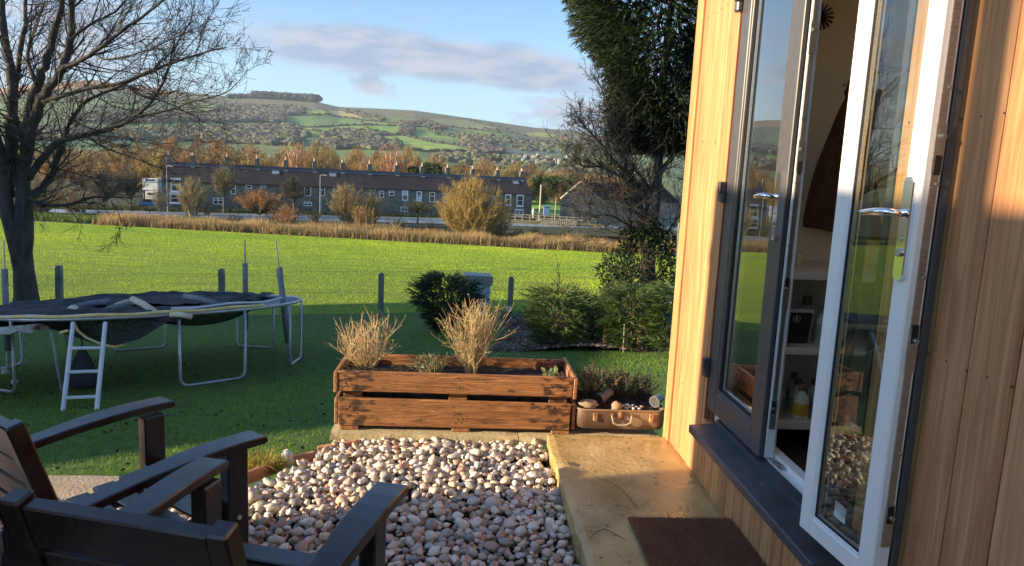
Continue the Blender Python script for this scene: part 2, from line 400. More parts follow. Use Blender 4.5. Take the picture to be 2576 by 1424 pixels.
S_ALL = np.concatenate([np.linspace(-4, -0.75, 40)[:-1], np.linspace(-0.75, 0.5, 260), np.linspace(0.5, 2.5, 24)[1:]])
def strip(name, ys, ss, m, tone=None, smooth=True):
    off = 6
    V = []
    for y in ys:
        for s in ss:
            x = s*(y+off) if y < 400 else s*y*(1+6/400.0*max(0, (800-y)/400)) if y < 800 else s*y
            V.append((x, y, G(x, y)))
    n = len(ss); F = [(i*n+k, i*n+k+1, (i+1)*n+k+1, (i+1)*n+k) for i in range(len(ys)-1) for k in range(n-1)]
    t = None if tone is None else np.array([tone(v) for v in V])
    return kind(mkmesh(name, np.array(V), [np.array(F)], m, None, t, smooth), 'structure')
S_MID = S_ALL[::3] if (len(S_ALL)-1) % 3 == 0 else S_ALL[:]
strip('lawn', np.concatenate([[-12, -6, -2, 0, 2], np.linspace(3.2, 15, 60)]), S_MID, M_lawn)
strip('field', np.concatenate([np.linspace(15, 40, 60), np.linspace(40.8, 84, 55)]), S_MID, M_field)
strip('river_bank_ground', np.concatenate([np.linspace(84, 110, 14), np.linspace(114, 160, 14)]), S_MID, M_bank)
strip('valley_floor', np.linspace(160, 420, 30), S_MID, M_bank)

# hillside colours: fields, moor, wood floor, with shade and a sunlit crest painted in
def in_poly(x, y, poly):
    c = False; n = len(poly)
    for i in range(n):
        x0, y0 = poly[i]; x1, y1 = poly[(i+1) % n]
        if (y0 > y) != (y1 > y) and x < (x1-x0)*(y-y0)/(y1-y0)+x0: c = not c
    return c
def c7(pts): return [(469+.4167*a, 201+.4167*b) for a, b in pts]
FIELDS_AND_SHADE = [
    (c7([(-300, 258), (240, 266), (592, 270), (600, 285), (480, 292), (250, 282), (-300, 275)]), (0.13, 0.24, 0.035)),
    (c7([(716, 182), (822, 180), (862, 200), (870, 212), (722, 212)]), (0.26, 0.32, 0.05)),
    (c7([(828, 186), (965, 190), (1055, 222), (1060, 230), (880, 216), (866, 204)]), (0.34, 0.30, 0.10)),
    (c7([(590, 218), (722, 213), (872, 216), (1050, 240), (1060, 272), (900, 274), (700, 280), (600, 278)]), (0.11, 0.20, 0.045)),  # field coloured darker for the shadow lying on it
    (c7([(1062, 250), (1180, 255), (1290, 266), (1290, 280), (1060, 276)]), (0.20, 0.30, 0.05)),
    (c7([(720, 288), (1060, 280), (1290, 284), (1300, 322), (1200, 335), (1000, 320), (860, 336), (745, 330)]), (0.16, 0.27, 0.04)),
    (c7([(700, 338), (860, 342), (830, 400), (780, 420), (690, 400)]), (0.07, 0.15, 0.06)),
    (c7([(1150, 345), (1300, 334), (1380, 352), (1480, 372), (1620, 398), (1760, 430), (1640, 436), (1400, 432), (1300, 408), (1270, 372)]), (0.22, 0.31, 0.045)),
    (c7([(1368, 286), (1480, 296), (1620, 330), (1640, 350), (1500, 348), (1400, 340), (1370, 320)]), (0.16, 0.25, 0.05)),
    (c7([(1500, 440), (1700, 440), (1700, 460), (1540, 470)]), (0.25, 0.27, 0.09)),
    (c7([(2000, 320), (2200, 318), (2225, 335), (2200, 348), (2080, 342)]), (0.25, 0.26, 0.07)),
    (c7([(1480, 230), (1700, 245), (1900, 290), (1800, 300), (1600, 280), (1450, 262)]), (0.17, 0.18, 0.07)),
    (c7([(1750, 380), (2300, 425), (2320, 465), (2050, 455), (1800, 420)]), (0.08, 0.11, 0.06)),  # dark patch paints the valley shadow as ground colour
    (c7([(-1130, 330), (-300, 330), (-250, 400), (-1130, 400)]), (0.05, 0.12, 0.06)),
    (c7([(-800, 300), (-200, 300), (-150, 325), (-900, 322)]), (0.10, 0.16, 0.06)),
]
HEDGES = [c7(l) for l in ([(722, 213), (870, 216), (1060, 240), (1290, 268)], [(720, 285), (900, 281), (1060, 278), (1290, 282)], [(1060, 278), (1160, 335)], [(1160, 340), (1300, 330), (1400, 348), (1620, 396), (1780, 432)],
          [(760, 305), (870, 338)], [(1060, 250), (1062, 278)], [(1290, 268), (1480, 300), (1640, 352)], [(1330, 432), (1560, 432), (1720, 436)], [(600, 272), (720, 285)], [(1700, 245), (1940, 300)],
          [(240, 283), (500, 292)], [(1450, 262), (1700, 300), (1900, 330)], [(1800, 300), (2050, 340)], [(900, 300), (1160, 318), (1300, 330)], [(820, 180), (880, 216)], [(1900, 350), (2250, 400)])]
def hill_tone(v):
    px, py = proj(v)
    n = mnoise.noise(Vector((v[0]/120, v[1]/160, 0)))*0.5+0.5; n2 = mnoise.noise(Vector((v[0]/35, v[1]/40, 5)))*0.5+0.5
    c = np.array((0.13, 0.175, 0.060))*(0.8+0.4*n)
    t = clamp((v[1]-420)/1980, 0, 1)
    if t > 0.86: c = c*0.45+np.array((0.15, 0.11, 0.07))*0.6
    if 0.12 < t < 0.84 and n > 0.50: c = np.array((0.155, 0.235, 0.055))*(0.8+0.4*n2)
    if px < 430: c = c*0.7+np.array((0.0, 0.012, 0.012))  # cloud shadow over the left hill, painted as darker, bluer ground
    if px < 430 and t > 0.90: c = np.array((0.32, 0.19, 0.08))  # sunlit orange crest painted into the ridge colour
    for poly, col in FIELDS_AND_SHADE:
        if in_poly(px, py, poly): c = np.array(col)*(1.22+0.16*n2); break
    return c
hs = np.concatenate([np.linspace(-4, -0.72, 50)[:-1], np.linspace(-0.72, 0.30, 560), np.linspace(0.30, 2.5, 30)[1:]])
hy = np.concatenate([420+1980*np.linspace(0, 1, 150)**1.25, [2500, 3000, 4500]])
strip('hills', hy, hs, M_hill, hill_tone)

# river
def band(name, xs, y0f, y1f, z, m, sub=1, kd='structure'):
    V = []
    for x in xs:
        for k in range(sub+1): V.append((x, y0f(x)+(y1f(x)-y0f(x))*k/sub, z(x) if callable(z) else z))
    n = sub+1; F = [(i*n+k, (i+1)*n+k, (i+1)*n+k+1, i*n+k+1) for i in range(len(xs)-1) for k in range(sub)]
    return kind(mkmesh(name, np.array(V), [np.array(F)], m), kd)
rn = lambda x: 102+.19*(clamp(x, -160, 60)+47)
rf = lambda x: 110.5+.29*(clamp(x, -160, 60)+47)
M_water = mat('river_water', (0.24, 0.29, 0.34), (0.32, 0.37, 0.42), scale=0.15, rough=0.22, spec=1.0, bump=0.8, bscale=1.2, bdist=0.5, tone=False)  # pale base colour stands in for sky reflected on ripples
band('river', np.linspace(-260, 140, 60), rn, rf, lambda x: G(x, 110)+0.03, M_water)

# ------------------------------------------------------------------ grass on lawn and field (stuff)
def gz(x, y): return np.array([G(a, b) for a, b in zip(x, y)])
def grass(name, n, y0, y1, s0, s1, hmin, hmax, w, col, lean, m, power=2.0, skip=None, fx=0.9, fyy=0.45, tr=(0.6, 1.3)):
    u = rng.uniform(0, 1, n); y = (y0**power+(y1**power-y0**power)*u)**(1/power) if power != 0 else y0*(y1/y0)**u
    s = rng.uniform(s0, s1, n); x = s*y
    if skip is not None:
        k = skip(x, y); x, y = x[k], y[k]; n = len(x)
    cl = np.array([mnoise.noise(Vector((a*fx, b*fyy, 1.0))) for a, b in zip(x, y)])
    d = rng.normal(size=(n, 3))*lean; d[:, 2] = 1
    h = rng.uniform(hmin, hmax, n)*(1+0.5*cl)
    z = gz(x, y)-0.01
    V, F = slivers(np.stack([x, y, z], 1), d, h, w*(0.6+0.8*rng.uniform(size=n))*np.maximum(1, y/18), bend=0.25, seg=1)
    c2 = np.array([mnoise.noise(Vector((a*0.10, b*0.05, 4.0))) for a, b in zip(x, y)])
    t = np.array(col)*(rng.uniform(*tr, (n, 1)))*(1+0.38*cl[:, None])*(1+0.30*c2[:, None])*(1+rng.uniform(-.12, .12, (n, 3)))*(1+c2[:, None]*np.array((.25, 0, -.1)))
    return kind(mkmesh(name, V, F, m, None, np.repeat(t, 3, axis=0)), 'stuff')
M_blade = mat('grass_blade', (1, 1, 1), (0.8, 0.9, 0.8), scale=0.5, rough=0.7, trans=0.35, tone=True)
bed_poly = [(0.35, 9.05), (0.75, 10.5), (0.72, 13.7), (2.1, 14.0), (4.6, 13.5), (4.4, 9.0), (2.7, 8.65), (1.4, 8.9)]
def not_bed(x, y): return np.array([not in_poly(a, b, bed_poly) for a, b in zip(x, y)])
grass('lawn_grass', 210000, 4.0, 15.2, -0.72, 0.36, 0.015, 0.045, 0.007, (0.145, 0.26, 0.026), 0.5, M_blade, 1.0, not_bed)
grass('field_grass', 430000, 15.0, 84.0, -1.0, 0.42, 0.03, 0.075, 0.014, (0.37, 0.50, 0.022), 0.55, M_blade, 0.9, None, 0.55, 1.5, (0.8, 1.15))  # stretched noise paints the shading of ground ripples into blade tone

n = 900; y = rng.uniform(4.2, 9.5, n); x = y*rng.uniform(-.66, .34, n); k = not_bed(x, y); x, y = x[k], y[k]; n = len(x); cl = np.array([mnoise.noise(Vector((a*.8, b*.8, 30))) for a, b in zip(x, y)]); k = cl > -.05; x, y = x[k], y[k]; n = len(x)
d = rdir(n); d[:, 2] *= .3; V, F = diamonds(np.stack([x, y, gz(x, y)+.022], 1), d, rng.uniform(.02, .05, n), rng.uniform(.012, .03, n))
kind(mkmesh('leaf_litter', V, F, mat('dead_leaves', (0.030, 0.022, 0.014), (0.075, 0.05, 0.03), rough=.9, scale=3), None, tones(n, 4, .5, 1.4)), 'stuff')
# reed band and rough grass at the river side of the field
def rushes(name, n, x0, x1, yc, yw, h0, h1, w, col, m, clump=0.25, thr=-1.0, lean=.18):
    x = rng.uniform(x0, x1, n); y = yc(x) if callable(yc) else np.full(n, yc); y = y+rng.uniform(0, yw, n)
    q = np.array([mnoise.noise(Vector((a*clump, b*clump*2, 9))) for a, b in zip(x, y)]); k = q > thr; x, y, q = x[k], y[k], q[k]; n = len(x)
    d = rng.normal(size=(n, 3))*lean; d[:, 2] = 1
    V, F = slivers(np.stack([x, y, gz(x, y)-.03], 1), d, rng.uniform(h0, h1, n)*(1+0.9*q), w)
    t = np.array(col)*rng.uniform(.6, 1.3, (n, 1))*(1+.35*q[:, None])*(1+rng.uniform(-.1, .1, (n, 3)))
    return kind(mkmesh(name, V, F, m, None, np.repeat(t, 3, axis=0)), 'stuff')
rushes('dry_reeds', 52000, -42, 27, 84.3, 5.5, 0.6, 1.35, 0.07, (0.50, 0.33, 0.155), M_blade, 0.30, -0.35)
rushes('rough_grass', 22000, -85, -24, 85.5, 9, 0.3, 0.8, 0.12, (0.12, 0.17, 0.03), M_blade, 0.2)
rushes('bank_undergrowth', 60000, -90, 34, 90.5, 9.0, 0.12, 0.40, 0.22, (0.028, 0.040, 0.014), M_blade, 0.2, lean=.5)
rushes('far_bank_grass', 30000, -90, 34, lambda x: 112+.29*(x+47), 3.5, 0.2, 0.6, 0.14, (0.07, 0.09, 0.03), M_blade, 0.2)

# mulch bed
zb = lambda x, y: G(x, y)+0.03+0.05*math.sin(3*x)*math.sin(2*y)
M_mulch = mat('bark_mulch', (0.05, 0.038, 0.032), (0.15, 0.115, 0.09), scale=25, detail=8, rough=1, bump=1, bscale=40, bdist=0.03, tone=False)
def polysheet(name, poly, zf, m, step, kd):
    xs = np.arange(min(p[0] for p in poly), max(p[0] for p in poly), step); ys = np.arange(min(p[1] for p in poly), max(p[1] for p in poly), step)
    V = []; F = []; idx = {}
    for i, x in enumerate(xs):
        for j, y in enumerate(ys):
            if in_poly(x, y, poly): idx[i, j] = len(V); V.append((x, y, zf(x, y)))
    for (i, j), a in idx.items():
        q = [idx.get(k) for k in ((i+1, j), (i+1, j+1), (i, j+1))]
        if None not in q: F.append((a, *q))
    return kind(mkmesh(name, np.array(V), [np.array(F)], m, smooth=True), kd)
polysheet('mulch_bed', bed_poly, zb, M_mulch, 0.12, 'structure')
n = 26000; x = rng.uniform(0.3, 4.6, n); y = rng.uniform(8.7, 14, n); k = ~not_bed(x, y); x, y = x[k], y[k]; n = len(x)
d = rdir(n); d[:, 2] *= .35
V, F = diamonds(np.stack([x, y, [zb(a, b)+.012 for a, b in zip(x, y)]], 1), d, rng.uniform(.03, .09, n), rng.uniform(.012, .03, n))
kind(mkmesh('bark_chips', V, F, mat('bark_chip', (0.10, 0.08, 0.065), (0.30, 0.23, 0.17), rough=.9, scale=3), None, tones(n, 4, .4, 1.5)), 'stuff')
# ================================================================== GARDEN ROOM (timber cabin on the right)
XW = 1.13
M_cedar = mat('cedar',  (0.38, 0.17, 0.075), (0.66, 0.375, 0.17), (0.52, 0.265, 0.115), scale=5, stretch=(9, 9, 0.55), detail=9, dist=0.8, rough=0.62, bump=0.25, bdist=0.004, spec=0.35, lo=0.25, hi=0.75, grain=((70, 70, .6), 4, .13), speck=(1.15, (0.24, 0.10, 0.04), .70))
M_cedar_d = mat('cedar_groove', (0.16, 0.07, 0.03), (0.28, 0.13, 0.05), scale=8, rough=0.8)
M_anth = mat('anthracite_frame', (0.075, 0.07, 0.072), (0.095, 0.09, 0.09), scale=30, rough=0.38, spec=0.5, tone=False, bump=0.03, bscale=400, bdist=0.001)
M_upvc = mat('white_frame', (0.80, 0.80, 0.78), (0.84, 0.84, 0.82), scale=4, rough=0.25, spec=0.5, tone=False)
M_gask = mat('black_gasket', (0.012, 0.012, 0.012), rough=0.6, tone=False)
M_steel = mat('brushed_steel', (0.45, 0.43, 0.40), (0.62, 0.60, 0.56), scale=30, stretch=(1, 1, 8), rough=0.32, metal=0.9, tone=False)
M_chrome = mat('chrome', (0.85, 0.85, 0.86), rough=0.08, metal=1.0, tone=False)
M_cream = mat('cream_plaster', (0.82, 0.70, 0.52), (0.86, 0.76, 0.60), scale=3, rough=0.9, tone=False)
M_floor = mat('dark_carpet', (0.035, 0.028, 0.024), (0.06, 0.048, 0.04), scale=90, rough=1, bump=.5, tone=False)
M_shelf = mat('white_shelf', (0.74, 0.70, 0.62), rough=0.5, tone=False)
M_glass = glass_mat('door_glass')

room = thing('garden_room', 'cedar clad garden room with glazed double doors standing open on the right', 'garden building', (XW, 2.0, 0))
def board(mb, y0, y1, z0, z1, x=XW, dep=0.022, g=0.005):
    """one vertical board with chamfered edges, face at x, facing -x"""
    c = 0.006
    t = rng.uniform(.80, 1.18); mb.tone = (t*rng.uniform(.97, 1.04), t*rng.uniform(.93, 1.04), t*rng.uniform(.86, 1.05))
    poly = [(x+dep, y0, z0), (x+c, y0, z0), (x, y0+c, z0), (x, y1-c, z0), (x+c, y1, z0), (x+dep, y1, z0)]
    mb.prism(poly, (0, 0, 0), (0, 0, z1-z0))
far = MB()
ys = [3.10, 3.155, 3.245, 3.335, 3.43, 3.52, 3.612]
for a, b in zip(ys[:-1], ys[1:]): board(far, a+.0015, b-.0015, -0.1, 2.62)
far.tone = (1.02, 0.97, 0.9); far.box((XW-.012, 3.612, -0.1), (XW+.03, 3.70, 2.62), None, .004)
far.build('wall_cladding', M_cedar, room)
low = MB(); y = 1.80
while y < 3.09:
    board(low, y+.0025, min(y+.088, 3.0985)-.0025, -0.02, 0.287); y += .09
low.build('plinth_cladding', M_cedar, room)
near = MB(); y = 1.865
for w_ in (0.10, 0.135, 0.13, 0.14, 0.13, 0.135, 0.13, 0.13, 0.14, 0.13, 0.13, 0.14, 0.13, 0.13, 0.13, 0.14, 0.13, 0.13, 0.13, 0.13, 0.13, 0.13, 0.13, 0.13, 0.13, 0.13):
    z0 = 0.287 if y > 1.8 else -0.02
    board(near, y-w_+.0025, y-.0025, z0 if y-w_ > 1.8 else -0.02, 2.62); y -= w_
near.build('wall_cladding', M_cedar, room)
fx_ = MB()
for k in range(22):
    yy = 1.865-.0667-.1325*k+rng.normal()*.004
    for z in (.42, .98, 1.54, 2.10):
        for dy in (-.035, .035): fx_.tube([(XW+.001, yy+dy, z+rng.normal()*.006), (XW-.0006, yy+dy, z)], .0028, 6)
for k in range(5):
    for z in (.35, .95, 1.55, 2.15): fx_.tube([(XW+.001, 3.20+.09*k, z+rng.normal()*.006), (XW-.0006, 3.20+.09*k, z)], .0028, 6)
fx_.build('nail_heads', mat('rusty_nail', (0.10, 0.055, 0.035), rough=.6, tone=False), room, tone=False)
yn = y
bk = MB(); bk.tone = (1, 1, 1)
bk.box((XW+.018, 3.08, -.1), (XW+.06, 3.62, 2.62)); bk.box((XW+.018, 1.87, -.1), (XW+.06, 3.08, .30)); bk.box((XW+.018, yn, -.1), (XW+.06, 1.87, 2.62))
bk.build('wall_batten', M_cedar_d, room)
# shell
sh = MB(); sh.box((XW+.062, 3.60, -.1), (4.2, 3.685, 2.6)); sh.box((4.1, yn, -.1), (4.18, 3.60, 2.6)); sh.box((XW+.062, yn-.08, -.1), (4.18, yn, 2.6))
sh.box((XW+.062, 3.10, .14), (XW+.10, 3.60, 2.5)); sh.box((XW+.062, yn, .14), (XW+.10, 1.87, 2.5))
sh.build('inner_wall', M_cream, room, tone=False)
fl = MB(); fl.box((XW+.062, yn, .10), (4.1, 3.60, .14)); fl.build('room_floor', M_floor, room, tone=False)
ce = MB(); ce.box((XW+.062, yn, 2.42), (4.1, 3.60, 2.46)); ce.build('room_ceiling', M_cream, room, tone=False)
rf_ = MB(); rf_.box((XW-.14, yn-.2, 2.625), (4.35, 3.86, 2.74), None, .01); rf_.build('roof', mat('roof_felt', (0.05, 0.05, 0.052), rough=.9, tone=False), room, tone=False)
# end cladding facing the field
ec = MB(); x = XW+.035
while x < 4.15:
    t = rng.uniform(.8, 1.15); ec.tone = (t, t*.97, t*.93); ec.box((x+.002, 3.687, -.6), (min(x+.13, 4.18)-.002, 3.709, 2.62)); x += .13
ec.build('end_cladding', M_cedar, room)
dr = MB(); dr.box((XW-.009, 3.094, .30), (XW+.012, 3.10, 2.6)); dr.build('door_reveal_trim', mat('reddish_trim', (0.30, 0.08, 0.04), rough=.6, tone=False), room, tone=False)

# sill
sl = MB(); sl.prism([(XW-.123, 1.83, .288), (XW-.123, 1.83, .316), (XW-.118, 1.83, .320), (XW-.005, 1.83, .328), (XW-.005, 1.83, .345), (XW+.03, 1.83, .349), (XW+.03, 1.83, .288)], (0, 0, 0), (0, 1.125, 0))
sl.build('door_sill', mat('slate_blue_sill', (0.045, 0.05, 0.06), (0.075, 0.08, 0.09), scale=14, rough=0.28, rough2=0.5, speck=(22, (0.12, 0.13, 0.14), 0.66), tone=False, bump=.05), room, tone=False)
# frame: threshold and jambs
fr_ = MB(); fr_.box((XW+.034, 1.87, .30), (XW+.062, 3.098, .352)); fr_.box((XW+.062, 1.87, .14), (XW+.098, 3.098, .372)); fr_.box((XW+.066, 1.87, 2.42), (XW+.098, 3.098, 2.5))
fr_.box((XW+.062, 3.062, .373), (XW+.098, 3.098, 2.42)); fr_.box((XW+.062, 1.87, .373), (XW+.098, 1.905, 2.42)); fr_.build('door_frame', M_upvc, room, tone=False)
fo = MB(); fo.box((XW+.002, 3.062, .35), (XW+.061, 3.0935, 2.6)); fo.box((XW+.002, 1.87, .35), (XW+.061, 1.898, 2.6)); fo.box((XW+.002, 1.898, 2.42), (XW+.061, 3.062, 2.6)); fo.build('outer_frame', M_anth, room, tone=False)
kp = MB(); kp.box((XW+.036, 2.40, .3525), (XW+.060, 2.49, .357)); kp.box((XW+.040, 2.42, .357), (XW+.055, 2.45, .364)); kp.build('floor_keep', M_steel, room, tone=False)

def make_leaf(T, w, z0, z1, thick, st=0.095, g=.022, gv=.45):
    """T: Matrix local(u, v, z) -> world; parts parented to the room"""
    def B(mb, a, b, bev=0.0): mb.box(a, b, T, bev)
    root = None
    ext = MB(); th = thick
    for (a, b) in (((0, z0), (st, z1)), ((w-st, z0), (w, z1)), ((st, z0), (w-st, z0+st)), ((st, z1-st), (w-st, z1))):
        B(ext, (a[0], 0, a[1]), (b[0], th*.30, b[1]), .003)
    body = ext.build('door_leaf', M_anth, room, tone=False)
    inn = MB()
    for (a, b) in (((0, z0), (st, z1)), ((w-st, z0), (w, z1)), ((st, z0), (w-st, z0+st)), ((st, z1-st), (w-st, z1))):
        B(inn, (a[0], th*.36, a[1]), (b[0], th, b[1]), .004)
    bt = min(.95, gv+.45); bf = gv+.17 if gv < .6 else gv+.06
    for (a, b) in (((st, z0+st), (st+g, z1-st)), ((w-st-g, z0+st), (w-st, z1-st)), ((st+g, z0+st), (w-st-g, z0+st+g)), ((st+g, z1-st-g), (w-st-g, z1-st))):
        B(inn, (a[0], th*bf, a[1]), (b[0], th*bt, b[1]), .002)
    i_ = inn.build('leaf_lining', M_upvc, body, tone=False)
    be = MB()
    for (a, b) in (((st, z0+st), (st+g*.8, z1-st)), ((w-st-g*.8, z0+st), (w-st, z1-st)), ((st+g*.8, z0+st), (w-st-g*.8, z0+st+g*.8)), ((st+g*.8, z1-st-g*.8), (w-st-g*.8, z1-st))):
        B(be, (a[0], th*.06, a[1]), (b[0], th*.24, b[1]), .002)
    be.build('glazing_bead', M_anth, body, tone=False)
    ga = MB(); B(ga, (.003, th*.30, z0+.003), (w-.003, th*.36, z0+st-.01)); B(ga, (.003, th*.30, z1-st+.01), (w-.003, th*.36, z1-.003)); B(ga, (.003, th*.30, z0+st-.01), (st-.01, th*.36, z1-st+.01)); B(ga, (w-st+.01, th*.30, z0+st-.01), (w-.003, th*.36, z1-st+.01))
    e = .005
    for v0, v1 in ((th*(gv-.21), th*(gv-.16)), (th*(gv+.04) if gv > .6 else th*.56, th*bf)):
        B(ga, (st, v0, z0+st), (st+g+e, v1, z1-st)); B(ga, (w-st-g-e, v0, z0+st), (w-st, v1, z1-st)); B(ga, (st+g+e, v0, z0+st), (w-st-g-e, v1, z0+st+g+e)); B(ga, (st+g+e, v0, z1-st-g-e), (w-st-g-e, v1, z1-st))
    ga.build('gasket', M_gask, body, tone=False)
    sp = MB(); s2 = st+g
    for (a, b) in (((s2-.004, z0+s2-.004), (s2+.008, z1-s2)), ((w-s2-.008, z0+s2), (w-s2+.004, z1-s2)), ((s2+.008, z0+s2-.004), (w-s2-.008, z0+s2+.008)), ((s2+.008, z1-s2-.008), (w-s2-.008, z1-s2+.004))):
        B(sp, (a[0], th*(gv-.11), a[1]), (b[0], th*(gv+.03 if gv > .6 else .52), b[1]))
    sp.build('glass_spacer', M_steel, body, tone=False)
    gl = MB(); B(gl, (st+.004, th*(gv-.01), z0+st+.004), (w-st-.004, th*(gv+.01), z1-st-.004)); gl.build('glass_pane', M_glass, body, tone=False)
    return body
def lockstrip(body, T, w, thick, z0, z1):
    mb = MB(); mb.box((w+.0002, thick*.50, z0+.12), (w+.0032, thick*.76, z1-.06), T)
    # boxes of the locking points, bolts and screws on the strip
    for z in (z0+.17, z0+.62, z1-.55, z1-.95):
        mb.box((w+.0032, thick*.44, z-.055), (w+.0055, thick*.80, z+.055), T)
        mb.tube([T @ Vector((w+.005, thick*.6, z+.025)), T @ Vector((w+.017, thick*.6, z+.025))], .006, 8)
    for k in range(9):
        z = z0+.14+k*(z1-z0-.3)/8; mb.tube([T @ Vector((w+.003, thick*.52, z)), T @ Vector((w+.0062, thick*.52, z))], .005, 8)
    mb.build('lock_strip', M_steel, body, tone=False)
    sl_ = MB()
    for z in (z0+.20, z0+.66, z1-.99): sl_.box((w+.0056, thick*.5, z-.0225), (w+.0066, thick*.72, z+.0225), T)
    sl_.build('lock_slot', M_gask, body, tone=False)
def handle(body, T, u, v, out, z, direction=-1, plate=M_chrome):
    """lever handle on a long plate; out = +1 interior side, -1 exterior side"""
    mb = MB(); v2 = v+out*.012
    prof = [(u-.016, z-.145), (u-.016, z+.075), (u-.010, z+.087), (u+.010, z+.087), (u+.016, z+.075), (u+.016, z-.145), (u+.010, z-.157), (u-.010, z-.157)]
    mb.prism([T @ Vector((a, v, b)) for a, b in prof], T @ Vector((0, v, 0)), T @ Vector((0, v2, 0)))
    mb.build('handle_plate', plate, body, tone=False)
    lv = MB(); lv.tube([T @ Vector((u, v2, z)), T @ Vector((u, v2+out*.022, z)), T @ Vector((u, v2+out*.034, z+.001)), T @ Vector((u+direction*.012, v2+out*.040, z+.002)), T @ Vector((u+direction*.05, v2+out*.041, z+.001)), T @ Vector((u+direction*.095, v2+out*.039, z-.004)), T @ Vector((u+direction*.118, v2+out*.036, z-.002))],
            [.011, .010, .0105, .011, .0095, .0085, .004], 10)
    lv.build('handle', M_chrome, body, smooth=True, tone=False)
    ke = MB(); ke.tube([T @ Vector((u, v2, z-.092)), T @ Vector((u, v2+out*.006, z-.092))], .010, 12); ke.tube([T @ Vector((u, v2, z-.06)), T @ Vector((u, v2+out*.003, z-.06))], .004, 8); ke.build('keyhole', M_steel, body, tone=False)

ZL0, ZL1 = .357, 2.42
# closed leaf: hinge at y=3.095, free edge y=2.50; exterior faces -x
TL = Matrix(((0, 1, 0, XW-.004), (-1, 0, 0, 3.092), (0, 0, 1, 0), (0, 0, 0, 1)))
bL = make_leaf(TL, .592, ZL0, ZL1, .060); bL['label'] = 'closed dark grey door leaf'
lockstrip(bL, TL, .592, .060, ZL0, ZL1)
handle(bL, TL, .592-.045, 0, -1, 1.325, -1)
for z in (.54, 1.325, 2.12):
    h = MB(); h.box((XW-.030, 3.085, z-.045), (XW-.005, 3.125, z+.045), None, .006); h.box((XW-.040, 3.078, z-.005), (XW-.029, 3.105, z+.045), None, .004); h.build('hinge', M_anth, bL, tone=False)
# open leaf folded back against the wall; interior face looks out to the garden
AX, AY = 1.022, 1.950; th_ = R(-5.0); wR = .330; tR = .074
# local u from hinge (A) to free edge, v: 0 exterior (wall side) .. thick interior (garden side)
du = Vector((-math.sin(th_), -math.cos(th_), 0)); dv = Vector((-math.cos(th_), math.sin(th_), 0))
o_ = Vector((AX, AY, 0))-dv*tR
TR = Matrix(((du.x, dv.x, 0, o_.x), (du.y, dv.y, 0, o_.y), (0, 0, 1, 0), (0, 0, 0, 1)))
bR = make_leaf(TR, wR, .372, 2.42, tR, .054, .007, .80); bR['label'] = 'white inner side of the opened door leaf'
lockstrip(bR, TR, wR, tR, .372, 2.42)
handle(bR, TR, wR-.030, tR, 1, 1.315, -1)
hx = MB(); hx.tube([TR @ Vector((wR-.044, 0, 1.315)), TR @ Vector((wR-.044, -.028, 1.315)), TR @ Vector((wR+.03, -.034, 1.312))], .009, 8); hx.build('handle', M_chrome, bR, smooth=True, tone=False)
hh = MB()
for z in (.56, 1.33, 2.12): hh.box(TR @ Vector((-.018, .0, z-.045)), TR @ Vector((-.001, .03, z+.045)), None, .003)
hh.build('hinge', M_anth, bR, tone=False)

# ---- inside: shelves, bottles, coat, ornament
SY, SXL = 3.10, 1.475
unit = thing('shelf_unit', 'white shelf unit with open compartments just inside the door opening', 'shelves', (SXL, SY, .14))
for nm, (a, b) in {'side_panel': ((SXL-.018, SY, .14), (SXL, 3.59, .99)), 'side_panel.001': ((2.35, SY, .14), (2.368, 3.59, .99)), 'shelf': ((SXL, SY, .255), (2.35, 3.59, .292)), 'shelf.001': ((SXL, SY, .61), (2.35, 3.59, .642)),
                   'worktop': ((SXL-.018, SY-.01, .955), (2.37, 3.59, .99)), 'back_panel': ((SXL, 3.575, .292), (2.35, 3.59, .955))}.items():
    mb = MB(); mb.box(a, b, None, .002); mb.build(nm.split('.')[0], M_shelf, unit, tone=False)
def bottle(x, y, z, s, kind_, label):
    t = thing('bottle', label, 'bottle', (x, y, z), 'bottles on the shelves inside the door')
    cols = {'yellow': ((0.62, 0.60, 0.52), (0.62, 0.42, 0.03)), 'green': ((0.62, 0.62, 0.55), (0.42, 0.46, 0.34)), 'grey': ((0.55, 0.53, 0.48), (0.38, 0.40, 0.34))}[kind_]
    mb = MB(); r = .036*s; mb.lathe([(r*.92, 0), (r, .006), (r, .085*s), (r*.86, .105*s), (r*.42, .125*s), (r*.38, .135*s)], (x, y, z), 18)
    mb.build('body', mat('bottle_'+kind_, cols[0], rough=.35, tone=False), t, smooth=True, tone=False)
    lb = MB(); lb.lathe([(r*1.006, .018), (r*1.006, .076*s)], (x, y, z), 18); lb.f = lb.f[:-2]
    lb.build('bottle_label', mat('label_'+kind_, cols[1], tuple(c*.7 for c in cols[1]), scale=60, stretch=(1, 1, 3), rough=.6, tone=False), t, tone=False)
    cp = MB(); cp.lathe([(r*.50, 0), (r*.50, .028*s), (r*.44, .032*s)], (x, y, z+.136*s), 14); cp.build('cap', mat('brown_cap', (0.16, 0.10, 0.075), rough=.5, tone=False), t, tone=False)
bottle(1.60, 3.16, .292, 1.0, 'yellow', 'bottle with yellow label and brown cap, front left on the lowest shelf')
bottle(1.695, 3.17, .292, 1.0, 'green', 'bottle with pale green label beside the yellow labelled one')
for i, (x, y) in enumerate(((1.53, 3.25), (1.63, 3.27), (1.72, 3.28), (1.56, 3.36), (1.66, 3.37))):
    bottle(x, y, .292, .95, 'grey', 'pale bottle with brown cap standing behind the front row on the lowest shelf')
bottle(1.70, 3.20, .642, 1.25, 'green', 'large pale bottle on the middle shelf beside the dark card')
bottle(1.66, 3.33, .642, 1.2, 'grey', 'bottle with dark cap at the back of the middle shelf')
